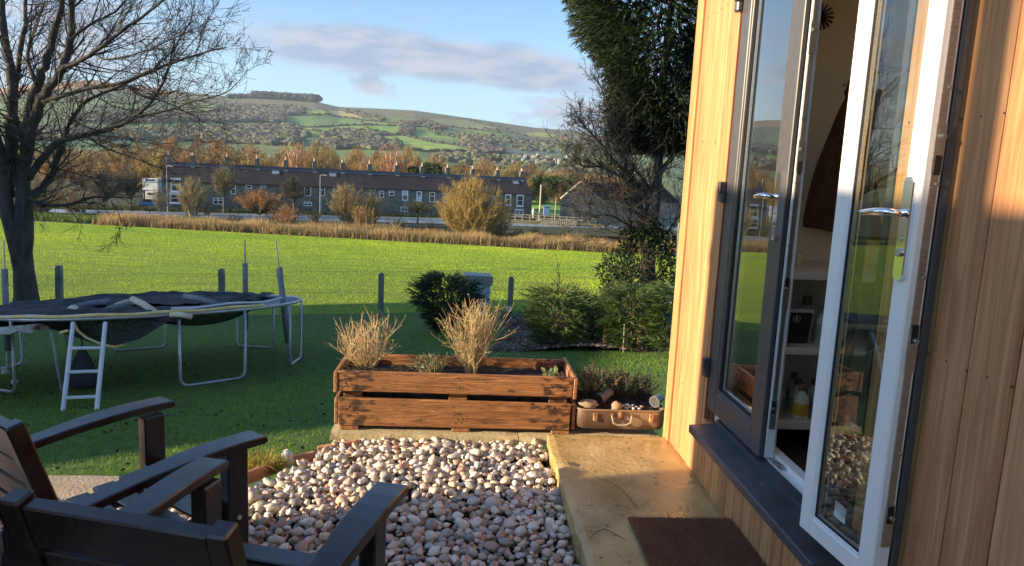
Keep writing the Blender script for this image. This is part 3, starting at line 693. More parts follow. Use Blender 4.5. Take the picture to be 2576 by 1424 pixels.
bx = thing('display_card', 'dark card with round white emblem leaning on the middle shelf', 'card', (1.56, 3.19, .642), None)
mb = MB(); Tm = Matrix.Translation((1.565, 3.19, .645)) @ Matrix.Rotation(R(8), 4, 'X'); mb.box((-.05, 0, 0), (.05, .012, .145), Tm); mb.build('card', mat('dark_card', (0.02, 0.012, 0.014), (0.05, 0.03, 0.03), scale=30, rough=.4, tone=False), bx, tone=False)
mb = MB(); mb.box((-.062, .013, -.002), (.062, .02, .16), Tm); mb.build('backing', M_shelf, bx, tone=False)
mb = MB(); c_ = [(Tm @ Vector((-.022+.016*math.cos(k*.5236), -.001, .118+.016*math.sin(k*.5236)))) for k in range(13)]; mb.tube(c_, .0015, 4); mb.box((-.026, -.0012, .110), (-.018, -.0004, .126), Tm); mb.build('emblem', M_shelf, bx, tone=False)
mb = MB(); mb.tone = (1, 1, 1); mb.lathe([(.02, 0), (.036, .03), (.032, .06), (.035, .062), (.033, .058), (.018, .008)], (1.56, 3.3, .991), 16); o = mb.build('small_dish', M_shelf, None, smooth=True, tone=False); tag(o, 'small pale dish on the white worktop inside the door', 'dish')
# coat hanging on the end wall
coat = thing('coat', 'brown coat hanging from a hook on the inside wall', 'coat', (1.86, 3.52, 1.78))
V = []; nz_, na = 22, 26
for i in range(nz_+1):
    f = i/nz_; z = 1.80-.66*f; hw = .032+.158*min(1, f*1.05)**.75; dp = .03+.055*min(1, f*1.6)
    for k in range(na):
        a = 2*math.pi*k/na; fold = 1+.16*math.sin(a*5+f*2)*min(1, f*2)
        V.append((1.86+hw*math.cos(a)*fold+(.02*f), 3.50+dp*math.sin(a)*fold, z-.03*math.cos(a)*f))
F = [(i*na+k, i*na+(k+1) % na, (i+1)*na+(k+1) % na, (i+1)*na+k) for i in range(nz_) for k in range(na)]
M_coat = mat('brown_cloth', (0.075, 0.035, 0.016), (0.12, 0.06, 0.028), scale=14, rough=.95, bump=.3, bscale=80, tone=False)
mkmesh('coat_body', V, [np.array(F)], M_coat, coat, smooth=True)
mb = MB(); mb.blob((1.855, 3.485, 1.83), (.042, .035, .055), 3, .3, (14, 10)); mb.build('hood', M_coat, coat, smooth=True, tone=False)
mb = MB(); mb.tube([(1.85, 3.59, 1.87), (1.85, 3.54, 1.87), (1.85, 3.53, 1.89)], .006, 8); o = mb.build('wall_hook', M_steel, None, tone=False); tag(o, 'metal hook holding the brown coat on the inner wall', 'hook')
mb = MB(); mb.box((1.24, 3.585, 1.845), (3.0, 3.598, 1.875)); mb.build('picture_rail', M_cream, room, tone=False)
orn = thing('wall_ornament', 'dark star shaped ornament high on the inside wall', 'ornament', (1.66, 3.59, 2.12)); mb = MB()
pc = P(2066, 42, Y=3.57)
for k in range(16):
    a = k*math.pi/8; mb.beam(pc, pc+Vector((math.cos(a)*.062, 0, math.sin(a)*.062)), .008, .008)
mb.lathe([(.001, 0), (.03, 0)], (0, 0, 0), 3); mb.v = mb.v[:-6]; mb.t = mb.t[:-6]; mb.f = [f for f in mb.f if max(f) < len(mb.v)]
mb.build('rays', mat('dark_iron', (0.03, 0.025, 0.02), rough=.6, tone=False), orn, tone=False)

# ================================================================== SLAB, PATIO, GROUND AT HAND
M_slab = mat('stone_slab', (0.40, 0.27, 0.10), (0.62, 0.45, 0.20), (0.50, 0.35, 0.14), scale=5, detail=10, rough=0.14, rough2=0.48, spec=0.6, bump=0.5, bscale=34, bdist=0.008, speck=(30, (0.14, 0.11, 0.05), 0.64), tone=False)
def slab(name, x0, x1, y0, y1, z0, z1, m, amp=.004, st=.05):
    """stone slab with an uneven top and rough edges"""
    nx, ny = max(2, int((x1-x0)/st)), max(2, int((y1-y0)/st)); V = []; 
    for lay in (0, 1):
        for i in range(nx+1):
            for j in range(ny+1):
                x = x0+(x1-x0)*i/nx; y = y0+(y1-y0)*j/ny; e = mnoise.noise(Vector((x*9, y*9, z1*3+lay)))
                if i in (0, nx): x += e*.008*(1 if i else 1)
                if j in (0, ny): y += e*.008
                V.append((x, y, (z1+amp*mnoise.noise(Vector((x*4, y*4, 2)))-(.006 if i in (0, nx) or j in (0, ny) else 0)) if lay == 0 else z0))
    n = (nx+1)*(ny+1); q = lambda i, j, l=0: l*n+i*(ny+1)+j
    F = [(q(i, j), q(i+1, j), q(i+1, j+1), q(i, j+1)) for i in range(nx) for j in range(ny)]
    for i in range(nx): F += [(q(i, 0), q(i, 0, 1), q(i+1, 0, 1), q(i+1, 0)), (q(i, ny), q(i+1, ny), q(i+1, ny, 1), q(i, ny, 1))]
    for j in range(ny): F += [(q(0, j), q(0, j+1), q(0, j+1, 1), q(0, j, 1)), (q(nx, j), q(nx, j, 1), q(nx, j+1, 1), q(nx, j+1))]
    return mkmesh(name, np.array(V), [np.array(F)], m)
kind(slab('paving_slab', .482, 1.128, -.4, 3.665, -.16, 0, M_slab, .006, .03), 'structure')
kind(slab('patio', -5.0, -.98, 3.02, 3.30, -.45, -.115, mat('concrete_path', (0.36, 0.27, 0.17), (0.48, 0.38, 0.26), scale=8, detail=8, rough=.8, bump=.3, bscale=60, tone=False), .003, .12), 'structure')
mb = MB(); mb.box((-6, -6, -.5), (.48, 3.02, -.20)); kind(mb.build('gravel_base', mat('dark_soil', (0.03, 0.024, 0.02), (0.07, 0.055, 0.045), scale=30, rough=1, tone=False), None, tone=False), 'structure')
mb = MB(); mb.prism([(-.98, 3.02, -.5), (.48, 3.02, -.5), (.48, 3.72, -.5), (-.60, 3.66, -.5)], (0, 0, 0), (0, 0, .345)); kind(mb.build('gravel_base_far', MATS['dark_soil'], None, tone=False), 'structure')

# pebbles
M_peb = mat('pebble_stone', (0.88, 0.88, 0.88), (1.1, 1.08, 1.05), scale=18, detail=6, rough=0.55, spec=0.4, bump=.15, bscale=120, bdist=.001, speck=(70, (0.7, 0.68, 0.66), .68), tone=True)
PEB = [(0.54, 0.48, 0.4), (0.62, 0.54, 0.44), (0.7, 0.63, 0.53), (0.44, 0.39, 0.34), (0.56, 0.45, 0.36), (0.33, 0.31, 0.29), (0.76, 0.71, 0.63), (0.54, 0.36, 0.26), (0.44, 0.32, 0.26), (0.65, 0.53, 0.37), (0.47, 0.47, 0.45), (0.62, 0.55, 0.48)]
def peb_shape(seed, sub=(10, 7)):
    m = MB(); m.blob((0, 0, 0), (1, 1, 1), seed, .5, sub); return np.array(m.v, float), np.array([f for f in m.f])
shapes = [peb_shape(k) for k in range(12)]
def peb_ok(x, y):
    if x > .472 or y < .9: return False
    if y > 3.02: # far edge runs from the path corner to the plinth
        return x > -.98+(y-3.02)*.55 and y < 3.70
    return x > -2.6
def peb_z(x, y): return -.128+.055*math.exp(-((x+.1)**2/.5+(y-3.1)**2/.35))+.012*mnoise.noise(Vector((x*3, y*3, 0)))+(.02 if y > 3.5 else 0)
cells = {}; pebs = []
def try_peb(x, y, r, lay):
    c = (int(x/.06), int(y/.06), lay)
    for i in (-1, 0, 1):
        for j in (-1, 0, 1):
            for (a, b, rr) in cells.get((c[0]+i, c[1]+j, lay), ()):
                if (a-x)**2+(b-y)**2 < ((r+rr)*.80)**2: return False
    cells.setdefault(c, []).append((x, y, r)); return True
for lay, tries in ((0, 32000), (1, 21000)):
    for k in range(tries):
        x = rng.uniform(-2.6, .475); y = rng.uniform(.9, 3.70)
        if not peb_ok(x, y) or (x < -1.4 and y < 2.3): continue
        r = rng.uniform(.0095, .0230)*(1.4 if rng.uniform() < .10 else 1)*(1.0 if k > tries*.25 else 1.12)
        if lay == 1: r *= 1.02
        if try_peb(x, y, r*(1 if lay == 0 else 1.35), lay):
            pebs.append((x, y, peb_z(x, y)+(0 if lay == 0 else .022)+rng.uniform(-.004, .006), r))
def peb_mat(r):
    a = rng.uniform(1.0, 1.5); b = rng.uniform(.75, 1.05); c = rng.uniform(.5, .8)
    q = Matrix.Rotation(rng.uniform(0, 6.28), 3, 'Z') @ Matrix.Rotation(rng.normal()*.28, 3, 'X') @ Matrix.Rotation(rng.normal()*.28, 3, 'Y')
    return np.array(q), np.array((a, b, c))*r
vis = []
for i, p in enumerate(pebs):
    px, py = proj(p)
    if 560 < px < 1500 and py < 1440 and p[1] < 2.9: vis.append((p[1]-p[3]*20, i))
vis.sort(); single = set(i for _, i in vis[:290])
V = []; F = []; T = []; off = 0
pm = []
for k, (sv, sf) in enumerate(shapes):
    a, b, c = rng.uniform(1.0, 1.45), rng.uniform(.78, 1.0), rng.uniform(.5, .78)
    me = mkmesh('pebble', sv*np.array((a, b, c)), [sf[:, :4]], M_peb, None, np.tile(np.array(PEB[k]), (len(sv), 1)), True, True)
    pm.append(me.data); bpy.data.objects.remove(me)
LBL = ['warm beige', 'pale beige', 'cream', 'brown grey', 'pinkish brown', 'dark grey', 'off white', 'rust red', 'red brown', 'ochre', 'slate grey', 'pink grey']
for i, (x, y, z, r) in enumerate(pebs):
    if i in single:
        k = rng.randint(12); o = bpy.data.objects.new('pebble', pm[k]); COL.objects.link(o); o.location = (x, y, z); o.scale = (r, r, r)
        o.rotation_euler = (rng.normal()*.25, rng.normal()*.25, rng.uniform(0, 6.28)); tag(o, 'smooth %s pebble in the bed of pebbles by the chairs' % LBL[k], 'pebble', 'smooth pebbles beside the stone slab')
        continue
    q, s = peb_mat(r); sv, sf = shapes[rng.randint(12)]
    V.append((sv*s) @ q.T+np.array((x, y, z))); F.append(sf+off); off += len(sv)
    T.append(np.tile(np.array(PEB[rng.randint(12)])*rng.uniform(.85, 1.25), (len(sv), 1)))
kind(mkmesh('pebbles', np.concatenate(V), [np.concatenate(F)], M_peb, None, np.concatenate(T), True), 'stuff')

n = 700; x = rng.uniform(-.9, .46, n); y = rng.uniform(2.2, 3.66, n); k = np.array([peb_ok(a, b) for a, b in zip(x, y)]); x, y = x[k], y[k]; n = len(x)
d = rdir(n); V, F = diamonds(np.stack([x, y, [peb_z(a, b)+rng.uniform(.0, .03) for a, b in zip(x, y)]], 1), d, rng.uniform(.006, .022, n), rng.uniform(.004, .010, n))
kind(mkmesh('leaf_debris', V, F, mat('dead_leaves', (0.030, 0.022, 0.014), (0.075, 0.05, 0.03), rough=.9, scale=3), None, tones(n, 4, .7, 2.5)), 'stuff')
# ================================================================== PLANTER
M_pallet = mat('stained_pallet_wood', (0.22, 0.085, 0.026), (0.50, 0.235, 0.085), (0.36, 0.155, 0.052), scale=4.5, stretch=(0.8, 9, 9), detail=10, dist=1.6, rough=.55, rough2=.8, bump=.8, bscale=22, bdist=.006, speck=(1.6, (0.13, 0.052, 0.02), .66), grain=((.9, 60, 60), 5, .34), ends=(.36, 16, (0.028, 0.014, 0.008)))
M_palletx = mat('stained_pallet_wood_end', (0.22, 0.09, 0.030), (0.48, 0.23, 0.09), scale=4.5, stretch=(9, 0.8, 9), detail=10, dist=1.2, rough=.65, bump=.7, bdist=.006, grain=((30, 1.2, 30), 5, .4))
M_soil = mat('compost', (0.012, 0.009, 0.007), (0.045, 0.03, 0.02), scale=40, detail=8, rough=1, bump=1, bscale=50, bdist=.02, tone=False)
pl = thing('planter', 'long stained pallet wood planter with twiggy plants on a stone ledge', 'planter', (0, 3.95, -.016))
def plank(a, b, name, m=None, tone=1.0, wob=.0025, bev=.004):
    mb = MB(); mb.tone = (tone,)*3; mb.box(a, b, None, bev); mb.v = [(x+wob*mnoise.noise(Vector((x*5, y*5, z*5))), y+wob*mnoise.noise(Vector((x*5, y*5, z*5+9))), z+2*wob*mnoise.noise(Vector((x*3, y*3, z*3+4)))) for x, y, z in mb.v]
    return mb.build(name, m or M_pallet, pl)
PX0, PX1, PY0, PY1 = -.637, .62, 3.75, 4.19
plank((PX0, PY0, .174), (PX1, PY0+.02, .287), 'front_board'); plank((PX0+.004, PY0-.002, -.014), (PX1-.006, PY0+.018, .139), 'front_board', None, .95)
plank((PX0+.01, PY0+.04, .20), (-.22, PY0+.044, .296), 'liner_edge', MATS['compost'])
plank((PX0, PY1-.02, .17), (PX1, PY1, .272), 'back_board', None, .9); plank((PX0, PY1-.02, -.01), (PX1, PY1, .14), 'back_board', None, .85)
for x0, x1 in ((PX0-.022, PX0-.002), (PX1+.002, PX1+.022)):
    plank((x0, PY0-.004, .165), (x1, PY1+.01, .281), 'side_board', M_palletx, 1.05); plank((x0+.002, PY0+.01, -.012), (x1+.002, PY1, .13), 'side_board', M_palletx, .95)
for x in (PX0+.075, .0, PX1-.075):
    for y in (PY0+.03, PY1-.05): plank((x-.05, y, -.012), (x+.05, y+.022, .262), 'post', M_pallet, .9)
for x in (PX0+.06, .02, PX1-.055): plank((x-.05, PY0+.004, -.038), (x+.05, PY1-.02, -.016), 'foot_block', M_palletx, 1.0)
plank((PX1-.17, PY1-.05, .175), (PX1-.16, PY1-.021, .262), 'batten')
# nail holes and bolt heads
nh = MB()
for k in range(90):
    bx_ = rng.choice([PX0+.05, PX0+.09, .0, .04, PX1-.09, PX1-.05]); x = bx_+rng.normal()*.02; z = rng.choice([rng.uniform(.19, .27), rng.uniform(.01, .12)])
    yy = PY0-.0005 if z > .15 else PY0-.0025; nh.tube([(x, yy+.002, z), (x, yy-.0012, z)], rng.uniform(.0018, .004), 6)
nh.build('nail_hole', M_gask, pl, tone=False)
V = []; nx, ny = 60, 20
for i in range(nx+1):
    for j in range(ny+1):
        x = PX0+.002+(PX1-PX0-.004)*i/nx; y = PY0+.022+(PY1-PY0-.044)*j/ny; V.append((x, y, .215+.018*mnoise.noise(Vector((x*14, y*14, 0)))+.008*mnoise.noise(Vector((x*50, y*50, 0)))))
F = [(i*(ny+1)+j, (i+1)*(ny+1)+j, (i+1)*(ny+1)+j+1, i*(ny+1)+j+1) for i in range(nx) for j in range(ny)]
mkmesh('soil', V, [np.array(F)], M_soil, pl, smooth=True)
pls = MB(); pls.box((PX0+.07, PY0+.0545, -.005), (PX1-.07, PY0+.058, .20)); pls.build('liner', mat('black_liner', (0.01, 0.01, 0.01), (0.02, 0.02, 0.02), scale=20, rough=.35, bump=.6, bscale=15, bdist=.02, tone=False), pl, tone=False)
# ledge and blocks
led = thing('stone_ledge', 'pale stone ledge under the planter resting on rough blocks', 'ledge', (0, 3.9, -.08))
M_ledge = mat('pale_stone', (0.42, 0.34, 0.18), (0.58, 0.49, 0.30), scale=9, detail=10, rough=.85, bump=.6, bscale=50, bdist=.006, tone=False)
for a, b in ((PX0-.032, .33), (.334, 1.12)):
    o = slab('coping', a, b, 3.715, 4.12, -.083, -.038, M_ledge, .002, .06); o.parent = led; o.matrix_parent_inverse = Matrix.Translation(-led.location)
for (x0, x1, z1) in ((-.655, -.50, -.085), (-.475, -.30, -.085), (-.28, .2, -.085)):
    m_ = MB(); m_.blob(((x0+x1)/2, 3.80, -.20), ((x1-x0)*.56, .07, .125), x0*9, .0, (8, 6)); 
    m_ = MB(); m_.box((x0, 3.735, -.50), (x1, 3.95, z1), None, .008)
    m_.v = [(x+.006*mnoise.noise(Vector((x*20, y*9, z*20))), y+.012*mnoise.noise(Vector((x*25, z*25, 3))), z) for x, y, z in m_.v]
    m_.build('stone_block', M_ledge, led, tone=False)
# ------------------------------------------------------------------ planter plants
M_twig = mat('dry_twig', (0.56, 0.41, 0.22), (0.72, 0.58, 0.36), scale=30, rough=.8, trans=.1, tone=True)
M_leafy = mat('small_leaf', (0.9, 0.9, 0.9), (1.1, 1.1, 1.1), scale=5, rough=.6, trans=.3, tone=True)
def curved(p, d, L, n, wob, up=0.0, rs=rng):
    pts = [Vector(p)]; d = Vector(d).normalized()
    for i in range(n):
        d = (d+Vector(rs.normal(size=3))*wob+Vector((0, 0, up))).normalized(); pts.append(pts[-1]+d*L/n)
    return pts
def twiggy(root, base, h, spread, nst, seed, leafcol=None, nleaf=0, lean=(0, 0), thick=.0026, name='stems'):
    rs = np.random.RandomState(seed); mb = MB(); tips = []
    for k in range(nst):
        a = rs.uniform(0, 6.283); sp = rs.uniform(.1, 1)*spread
        d = Vector((math.cos(a)*sp*1.7+lean[0], math.sin(a)*sp*1.1+lean[1], .85)); L = h*rs.uniform(.7, 1.12)
        mb.tone = tuple(np.array((1, .95, .9))*rs.uniform(.7, 1.25))
        pts = curved(Vector(base)+Vector((rs.normal()*.012, rs.normal()*.012, 0)), d, L, 7, .09, .085, rs)
        mb.tube(pts, [thick*(1-.75*i/7) for i in range(8)], 5, False); tips.append(pts)
        for j in range(rs.randint(6, 11)):
            i = rs.randint(1, 6); dd = (pts[i+1]-pts[i]).normalized()+Vector(rs.normal(size=3))*.55; dd.z = abs(dd.z)+.25
            q = curved(pts[i], dd, L*rs.uniform(.18, .5), 4, .12, .08, rs); mb.tube(q, [thick*.55, thick*.5, thick*.42, thick*.34, thick*.2], 4, False); tips.append(q)
            for m in range(2):
                ii = rs.randint(1, 4); dd = (q[ii]-q[ii-1]).normalized()+Vector(rs.normal(size=3))*.6; dd.z = abs(dd.z)+.2
                q2 = curved(q[ii], dd, L*rs.uniform(.06, .2), 2, .12, .05, rs); mb.tube(q2, [thick*.36, thick*.3, thick*.18], 3, False); tips.append(q2)
    mb.build(name, M_twig, root)
    if nleaf:
        C = []; D = []
        for k in range(nleaf):
            q = tips[rs.randint(len(tips))]; i = rs.randint(len(q)-1); f = rs.uniform(); C.append(q[i]*(1-f)+q[i+1]*f+Vector(rs.normal(size=3))*.003); D.append(np.array((q[i+1]-q[i]).normalized())+rs.normal(size=3)*.7)
        V, F = diamonds(np.array(C), np.array(D), rs.uniform(.008, .018, nleaf), rs.uniform(.003, .006, nleaf), rs)
        mkmesh('leaves', V, F, M_leafy, root, np.tile(np.array(leafcol), (len(V), 1))*tones(nleaf, 4, .6, 1.4, .15, rs))
    return root
b1 = P(924, 922, Y=4.0); b2 = P(1185, 925, Y=4.0)
s = thing('twiggy_shrub', 'bare fan shaped twiggy shrub at the left end of the planter', 'shrub', (b1.x, 4.0, .21), 'twiggy shrubs in the planter'); twiggy(s, (b1.x, 4.0, .21), .33, .80, 34, 11, (0.30, 0.34, 0.08), 500, (0, 0))
s = thing('twiggy_shrub', 'dense twiggy shrub with small yellow green leaves in the middle of the planter', 'shrub', (b2.x, 4.0, .21), 'twiggy shrubs in the planter'); twiggy(s, (b2.x, 4.0, .21), .41, .30, 40, 12, (0.36, 0.40, 0.10), 1700, (0, 0))
def lavender(x, y, z, r, h, n, label, seed, col=(0.20, 0.25, 0.13), w=.006, name='lavender'):
    rs = np.random.RandomState(seed); s = thing(name, label, 'plant', (x, y, z))
    mb = MB(); C = []; D = []
    for k in range(n):
        a = rs.uniform(0, 6.283); sp = rs.uniform(.05, 1)
        b = Vector((x+math.cos(a)*r*.35*sp, y+math.sin(a)*r*.3*sp, z)); q = curved(b, (math.cos(a)*sp*1.1, math.sin(a)*sp*.9, .9), h*rs.uniform(.6, 1.1), 4, .1, .08, rs)
        mb.tone = (.7, .62, .5); mb.tube(q, [.0018, .0016, .0014, .0012, .0008], 4, False)
        for j in range(16):
            i = rs.randint(4); f = rs.uniform(); C.append(q[i]*(1-f)+q[i+1]*f); D.append(np.array((q[i+1]-q[i]).normalized())+rs.normal(size=3)*.6)
    mb.build('stems', M_twig, s); m = len(C)
    V, F = slivers(np.array(C), np.array(D), rs.uniform(.014, .034, m), w, rs=rs)
    mkmesh('leaves', V, F, M_leafy, s, np.tile(np.array(col), (len(V), 1))*tones(m, 3, .6, 1.5, .1, rs)); return s
q = P(1085, 925, Y=3.93); lavender(q.x, 3.93, .21, .13, .13, 62, 'low grey green lavender between the two twiggy shrubs', 21)
q = P(1392, 930, Y=3.90); lavender(q.x, 3.90, .21, .06, .085, 22, 'small tuft of pale leaves at the right end of the planter', 22, (0.30, 0.36, 0.18), .009, 'young_lavender')
q = P(1020, 930, Y=3.84); lavender(q.x, 3.82, .21, .03, .05, 7, 'tiny pale seedling at the front left of the lavender', 23, (0.36, 0.42, 0.30), .008, 'seedling')

# ------------------------------------------------------------------ suitcase planter
SXc, SYc, SW, SD = .893, 3.90, .245, .165
case = thing('suitcase_planter', 'old brown leather suitcase used as a planter at the end of the stone slab', 'suitcase', (SXc, SYc, 0))
M_leather = mat('worn_leather', (0.085, 0.045, 0.026), (0.17, 0.10, 0.06), scale=7, detail=8, rough=.5, bump=.3, bscale=90, bdist=.003, speck=(4.0, (0.30, 0.215, 0.12), .56), tone=False)
def rrect(hx, hy, r, n=6):
    pts = []
    for cx, cy, a0 in ((hx-r, hy-r, 0), (-hx+r, hy-r, 90), (-hx+r, -hy+r, 180), (hx-r, -hy+r, 270)):
        for k in range(n+1): a = R(a0+90*k/n); pts.append((cx+r*math.cos(a), cy+r*math.sin(a)))
    return pts
def shell(prof, cx, cy, hx, hy, r):
    V = []; 
    for dz, grow in prof: V += [(cx+x, cy+y, dz) for x, y in rrect(hx+grow, hy+grow, r+grow*.5)]
    n = len(rrect(1, 1, .3)); F = [(i*n+k, i*n+(k+1) % n, (i+1)*n+(k+1) % n, (i+1)*n+k) for i in range(len(prof)-1) for k in range(n)]
    return V, F, n
V, F, n = shell([(.004, -.02), (.002, -.012), (.008, -.002), (.03, .003), (.07, .004), (.105, .002), (.113, .0), (.113, -.006), (.085, -.008)], SXc, SYc, SW, SD, .055)
V.append((SXc, SYc, .004)); F2 = [(k, (k+1) % n, len(V)-1) for k in range(n)]
mkmesh('case_body', np.array(V), [np.array(F), np.array(F2)], M_leather, case, smooth=True)
V, F, n = shell([(.106, .0035), (.108, .006), (.113, .006), (.116, .003), (.116, -.005), (.110, -.007)], SXc, SYc, SW, SD, .055); mkmesh('case_rim', np.array(V), [np.array(F)], mat('leather_trim', (0.22, 0.13, 0.07), (0.30, 0.19, 0.10), rough=.5, tone=False), case, smooth=True)
yf = SYc-SD-.004
M_brass = mat('tarnished_brass', (0.50, 0.30, 0.18), (0.66, 0.44, 0.28), scale=40, rough=.35, metal=.8, tone=False)
for x in (SXc-.145, SXc+.165):
    mb = MB(); mb.box((x-.013, yf-.006, .055), (x+.013, yf-.001, .098), None, .002); mb.box((x-.010, yf-.010, .052), (x+.010, yf-.005, .078), None, .002); mb.tube([(x-.008, yf-.009, .09), (x+.008, yf-.009, .09)], .003, 6); mb.build('latch', M_brass, case, tone=False)
mb = MB(); mb.tube([(SXc-.055, yf-.004, .088), (SXc-.055, yf-.018, .080), (SXc-.048, yf-.024, .050), (SXc-.02, yf-.026, .040), (SXc+.02, yf-.026, .040), (SXc+.046, yf-.024, .052), (SXc+.052, yf-.018, .080), (SXc+.052, yf-.004, .088)], [.004, .005, .0055, .007, .007, .0055, .005, .004], 8)
mb.build('handle', mat('handle_leather', (0.30, 0.24, 0.17), (0.42, 0.36, 0.27), rough=.5, tone=False), case, smooth=True, tone=False)
mb = MB(); [mb.tube([(SXc+a, yf-.001, .090), (SXc+a, yf-.010, .090)], .009, 10) for a in (-.055, .052)]; mb.box((SXc-.022, yf-.007, .072), (SXc+.0, yf-.001, .104), None, .002); mb.tube([(SXc-.011, yf-.008, .112), (SXc-.011, yf-.012, .09)], .006, 8); mb.build('clasp', M_brass, case, tone=False)
V = []; nx = 24
for i in range(nx+1):
    for j in range(nx+1):
        x = SXc-SW*.97+SW*1.94*i/nx; y = SYc-SD*.97+SD*1.94*j/nx; V.append((x, y, .095+.012*mnoise.noise(Vector((x*20, y*20, 0)))+.03*max(0, (y-SYc)/SD)))
k = lambda i, j: i*(nx+1)+j
def incase(x, y): return (abs(x-SXc)/(SW*.99))**5+(abs(y-SYc)/(SD*.99))**5 < 1
F = [(k(i, j), k(i+1, j), k(i+1, j+1), k(i, j+1)) for i in range(nx) for j in range(nx) if incase(V[k(i, j)][0], V[k(i, j)][1]) and incase(V[k(i+1, j+1)][0], V[k(i+1, j+1)][1])]
mkmesh('soil', V, [np.array(F)], M_soil, case, smooth=True)
M_stone = mat('garden_stone', (0.26, 0.20, 0.13), (0.40, 0.31, 0.20), scale=8, rough=.85, bump=.4, bscale=60, bdist=.004, tone=True)
def rock(c, r, seed, label, tone=(1, 1, 1), name='stone'):
    m = MB(); m.tone = tone; m.blob(c, r, seed, .4, (14, 10)); o = m.build(name, M_stone, None, smooth=True); tag(o, label, 'stone'); return o
rock((.72, 3.80, .122), (.052, .035, .028), 1, 'flat tan stone at the left of the suitcase')
rock((.872, 3.775, .120), (.030, .026, .027), 2, 'round tan stone in the middle of the suitcase', (1.1, .9, .8))
for i, (x, y) in enumerate(((.93, 3.78), (.95, 3.80), (.965, 3.775), (.985, 3.80), (1.0, 3.775), (.975, 3.83), (.945, 3.835), (1.02, 3.81), (.92, 3.815))):
    o = bpy.data.objects.new('pebble', pm[i % 12]); COL.objects.link(o); o.location = (x, y, .112); o.scale = (.0105,)*3; o.rotation_euler = (0, 0, i); tag(o, 'small pebble heaped on the soil of the suitcase', 'pebble', 'small pebbles in the suitcase')
def pot(c, d, r, L, label, m):
    t = thing('plant_pot', label, 'pot', c); d = Vector(d).normalized(); a = Vector(c); mb = MB()
    mb.tube([a, a+d*L, a+d*L, a+d*(L+.012), a+d*(L+.012), a+d*(L-.005), a+d*.01], [r*.7, r*.95, r*1.08, r*1.08, r*.96, r*.9, r*.62], 18, True); mb.build('pot_wall', m, t, smooth=False, tone=False); return t
M_pot = mat('old_plastic_pot', (0.11, 0.075, 0.06), (0.18, 0.13, 0.11), rough=.45, tone=False)
pot((.86, 3.90, .165), (-.75, -.55, -.28), .032, .085, 'brown plant pot lying on its side in the suitcase', M_pot)
pot((1.14, 3.86, .15), (-.6, -.6, -.1), .030, .06, 'grey plant pot tipped over at the right end of the suitcase', mat('grey_pot', (0.20, 0.20, 0.21), rough=.4, tone=False))
def heather(x, y, z, r, h, n, label, seed, fcol):
    rs = np.random.RandomState(seed); s = thing('heather', label, 'plant', (x, y, z)); mb = MB(); C = []; D = []; FC = []; FD = []
    for k in range(n):
        a = rs.uniform(0, 6.283); sp = rs.uniform(.1, 1.1)
        q = curved((x+math.cos(a)*r*.3*sp, y+math.sin(a)*r*.3*sp, z), (math.cos(a)*sp*r/h*.8, math.sin(a)*sp*r/h*.8, 1), h*rs.uniform(.6, 1.1), 5, .12, .06, rs)
        mb.tone = (.25, .2, .15); mb.tube(q, [.0018, .0015, .0013, .0011, .001, .0008], 4, False)
        for j in range(26): i = rs.randint(5); f = rs.uniform(); C.append(q[i]*(1-f)+q[i+1]*f); D.append(np.array((q[i+1]-q[i]).normalized())+rs.normal(size=3)*.7)
        if rs.uniform() < .5:
            for j in range(14): f = rs.uniform(-.6, 1.1); FC.append(q[4]+(q[5]-q[4])*f+Vector(rs.normal(size=3))*.003); FD.append(rs.normal(size=3))
    mb.build('stems', M_twig, s)
    V, F = slivers(np.array(C), np.array(D), rs.uniform(.008, .018, len(C)), .004, rs=rs); mkmesh('leaves', V, F, M_leafy, s, np.tile(np.array((0.075, 0.095, 0.045)), (len(V), 1))*tones(len(C), 3, .5, 1.6, .1, rs))
    V, F = diamonds(np.array(FC), np.array(FD), .010, .007, rs); mkmesh('flowers', V, F, M_leafy, s, np.tile(np.array(fcol), (len(V), 1))*tones(len(FC), 4, .6, 1.3, .1, rs))
heather(.76, 4.00, .10, .21, .19, 120, 'heather with faded pink flower tips at the left of the suitcase', 31, (0.36, 0.20, 0.17))
heather(.93, 4.02, .11, .19, .15, 100, 'dark green heather in the middle of the suitcase', 32, (0.20, 0.14, 0.12))
heather(1.07, 4.0, .11, .15, .13, 80, 'dark green heather at the right of the suitcase', 33, (0.14, 0.11, 0.10))

# ------------------------------------------------------------------ door mat, twigs, odds and ends
M_coir = mat('coir', (0.11, 0.045, 0.022), (0.20, 0.085, 0.04), scale=9, detail=9, rough=1, bump=.8, bscale=160, bdist=.01, tone=False)
dm = thing('doormat', 'red brown coir doormat lying on the stone slab', 'doormat', (.9, 2.2, .01))
mb = MB(); mb.box((.700, 1.75, .006), (1.118, 2.688, .022), None, .004); mb.build('mat_body', M_coir, dm, tone=False)
n = 26000; x = rng.uniform(.698, 1.12, n); y = rng.uniform(2.0, 2.692, n); d = rng.normal(size=(n, 3))*.7; d[:, 2] = abs(d[:, 2])+.45
V, F = slivers(np.stack([x, y, np.full(n, .020)], 1), d, rng.uniform(.005, .013, n), .0016)
kind(mkmesh('coir_pile', V, F, mat('coir_fibre', (0.24, 0.09, 0.04), (0.36, 0.16, 0.07), rough=.9), dm, tones(n, 3, .4, 1.5)), 'stuff')
M_bark = mat('thin_bark', (0.05, 0.036, 0.024), (0.10, 0.07, 0.045), rough=.9, tone=False)
for pts, lab in (([(1578, 1335), (1600, 1345), (1640, 1362), (1655, 1372)], None),):
    pass
def twig(px, label, r=.0016):
    mb = MB(); mb.tube([P(a, b, Z=.004+r+.004*(i % 2)) for i, (a, b) in enumerate(px)], [r*.5]+[r]*(len(px)-2)+[r*.4], 5)
    o = mb.build('twig', M_bark, None, tone=False); tag(o, label, 'twig')
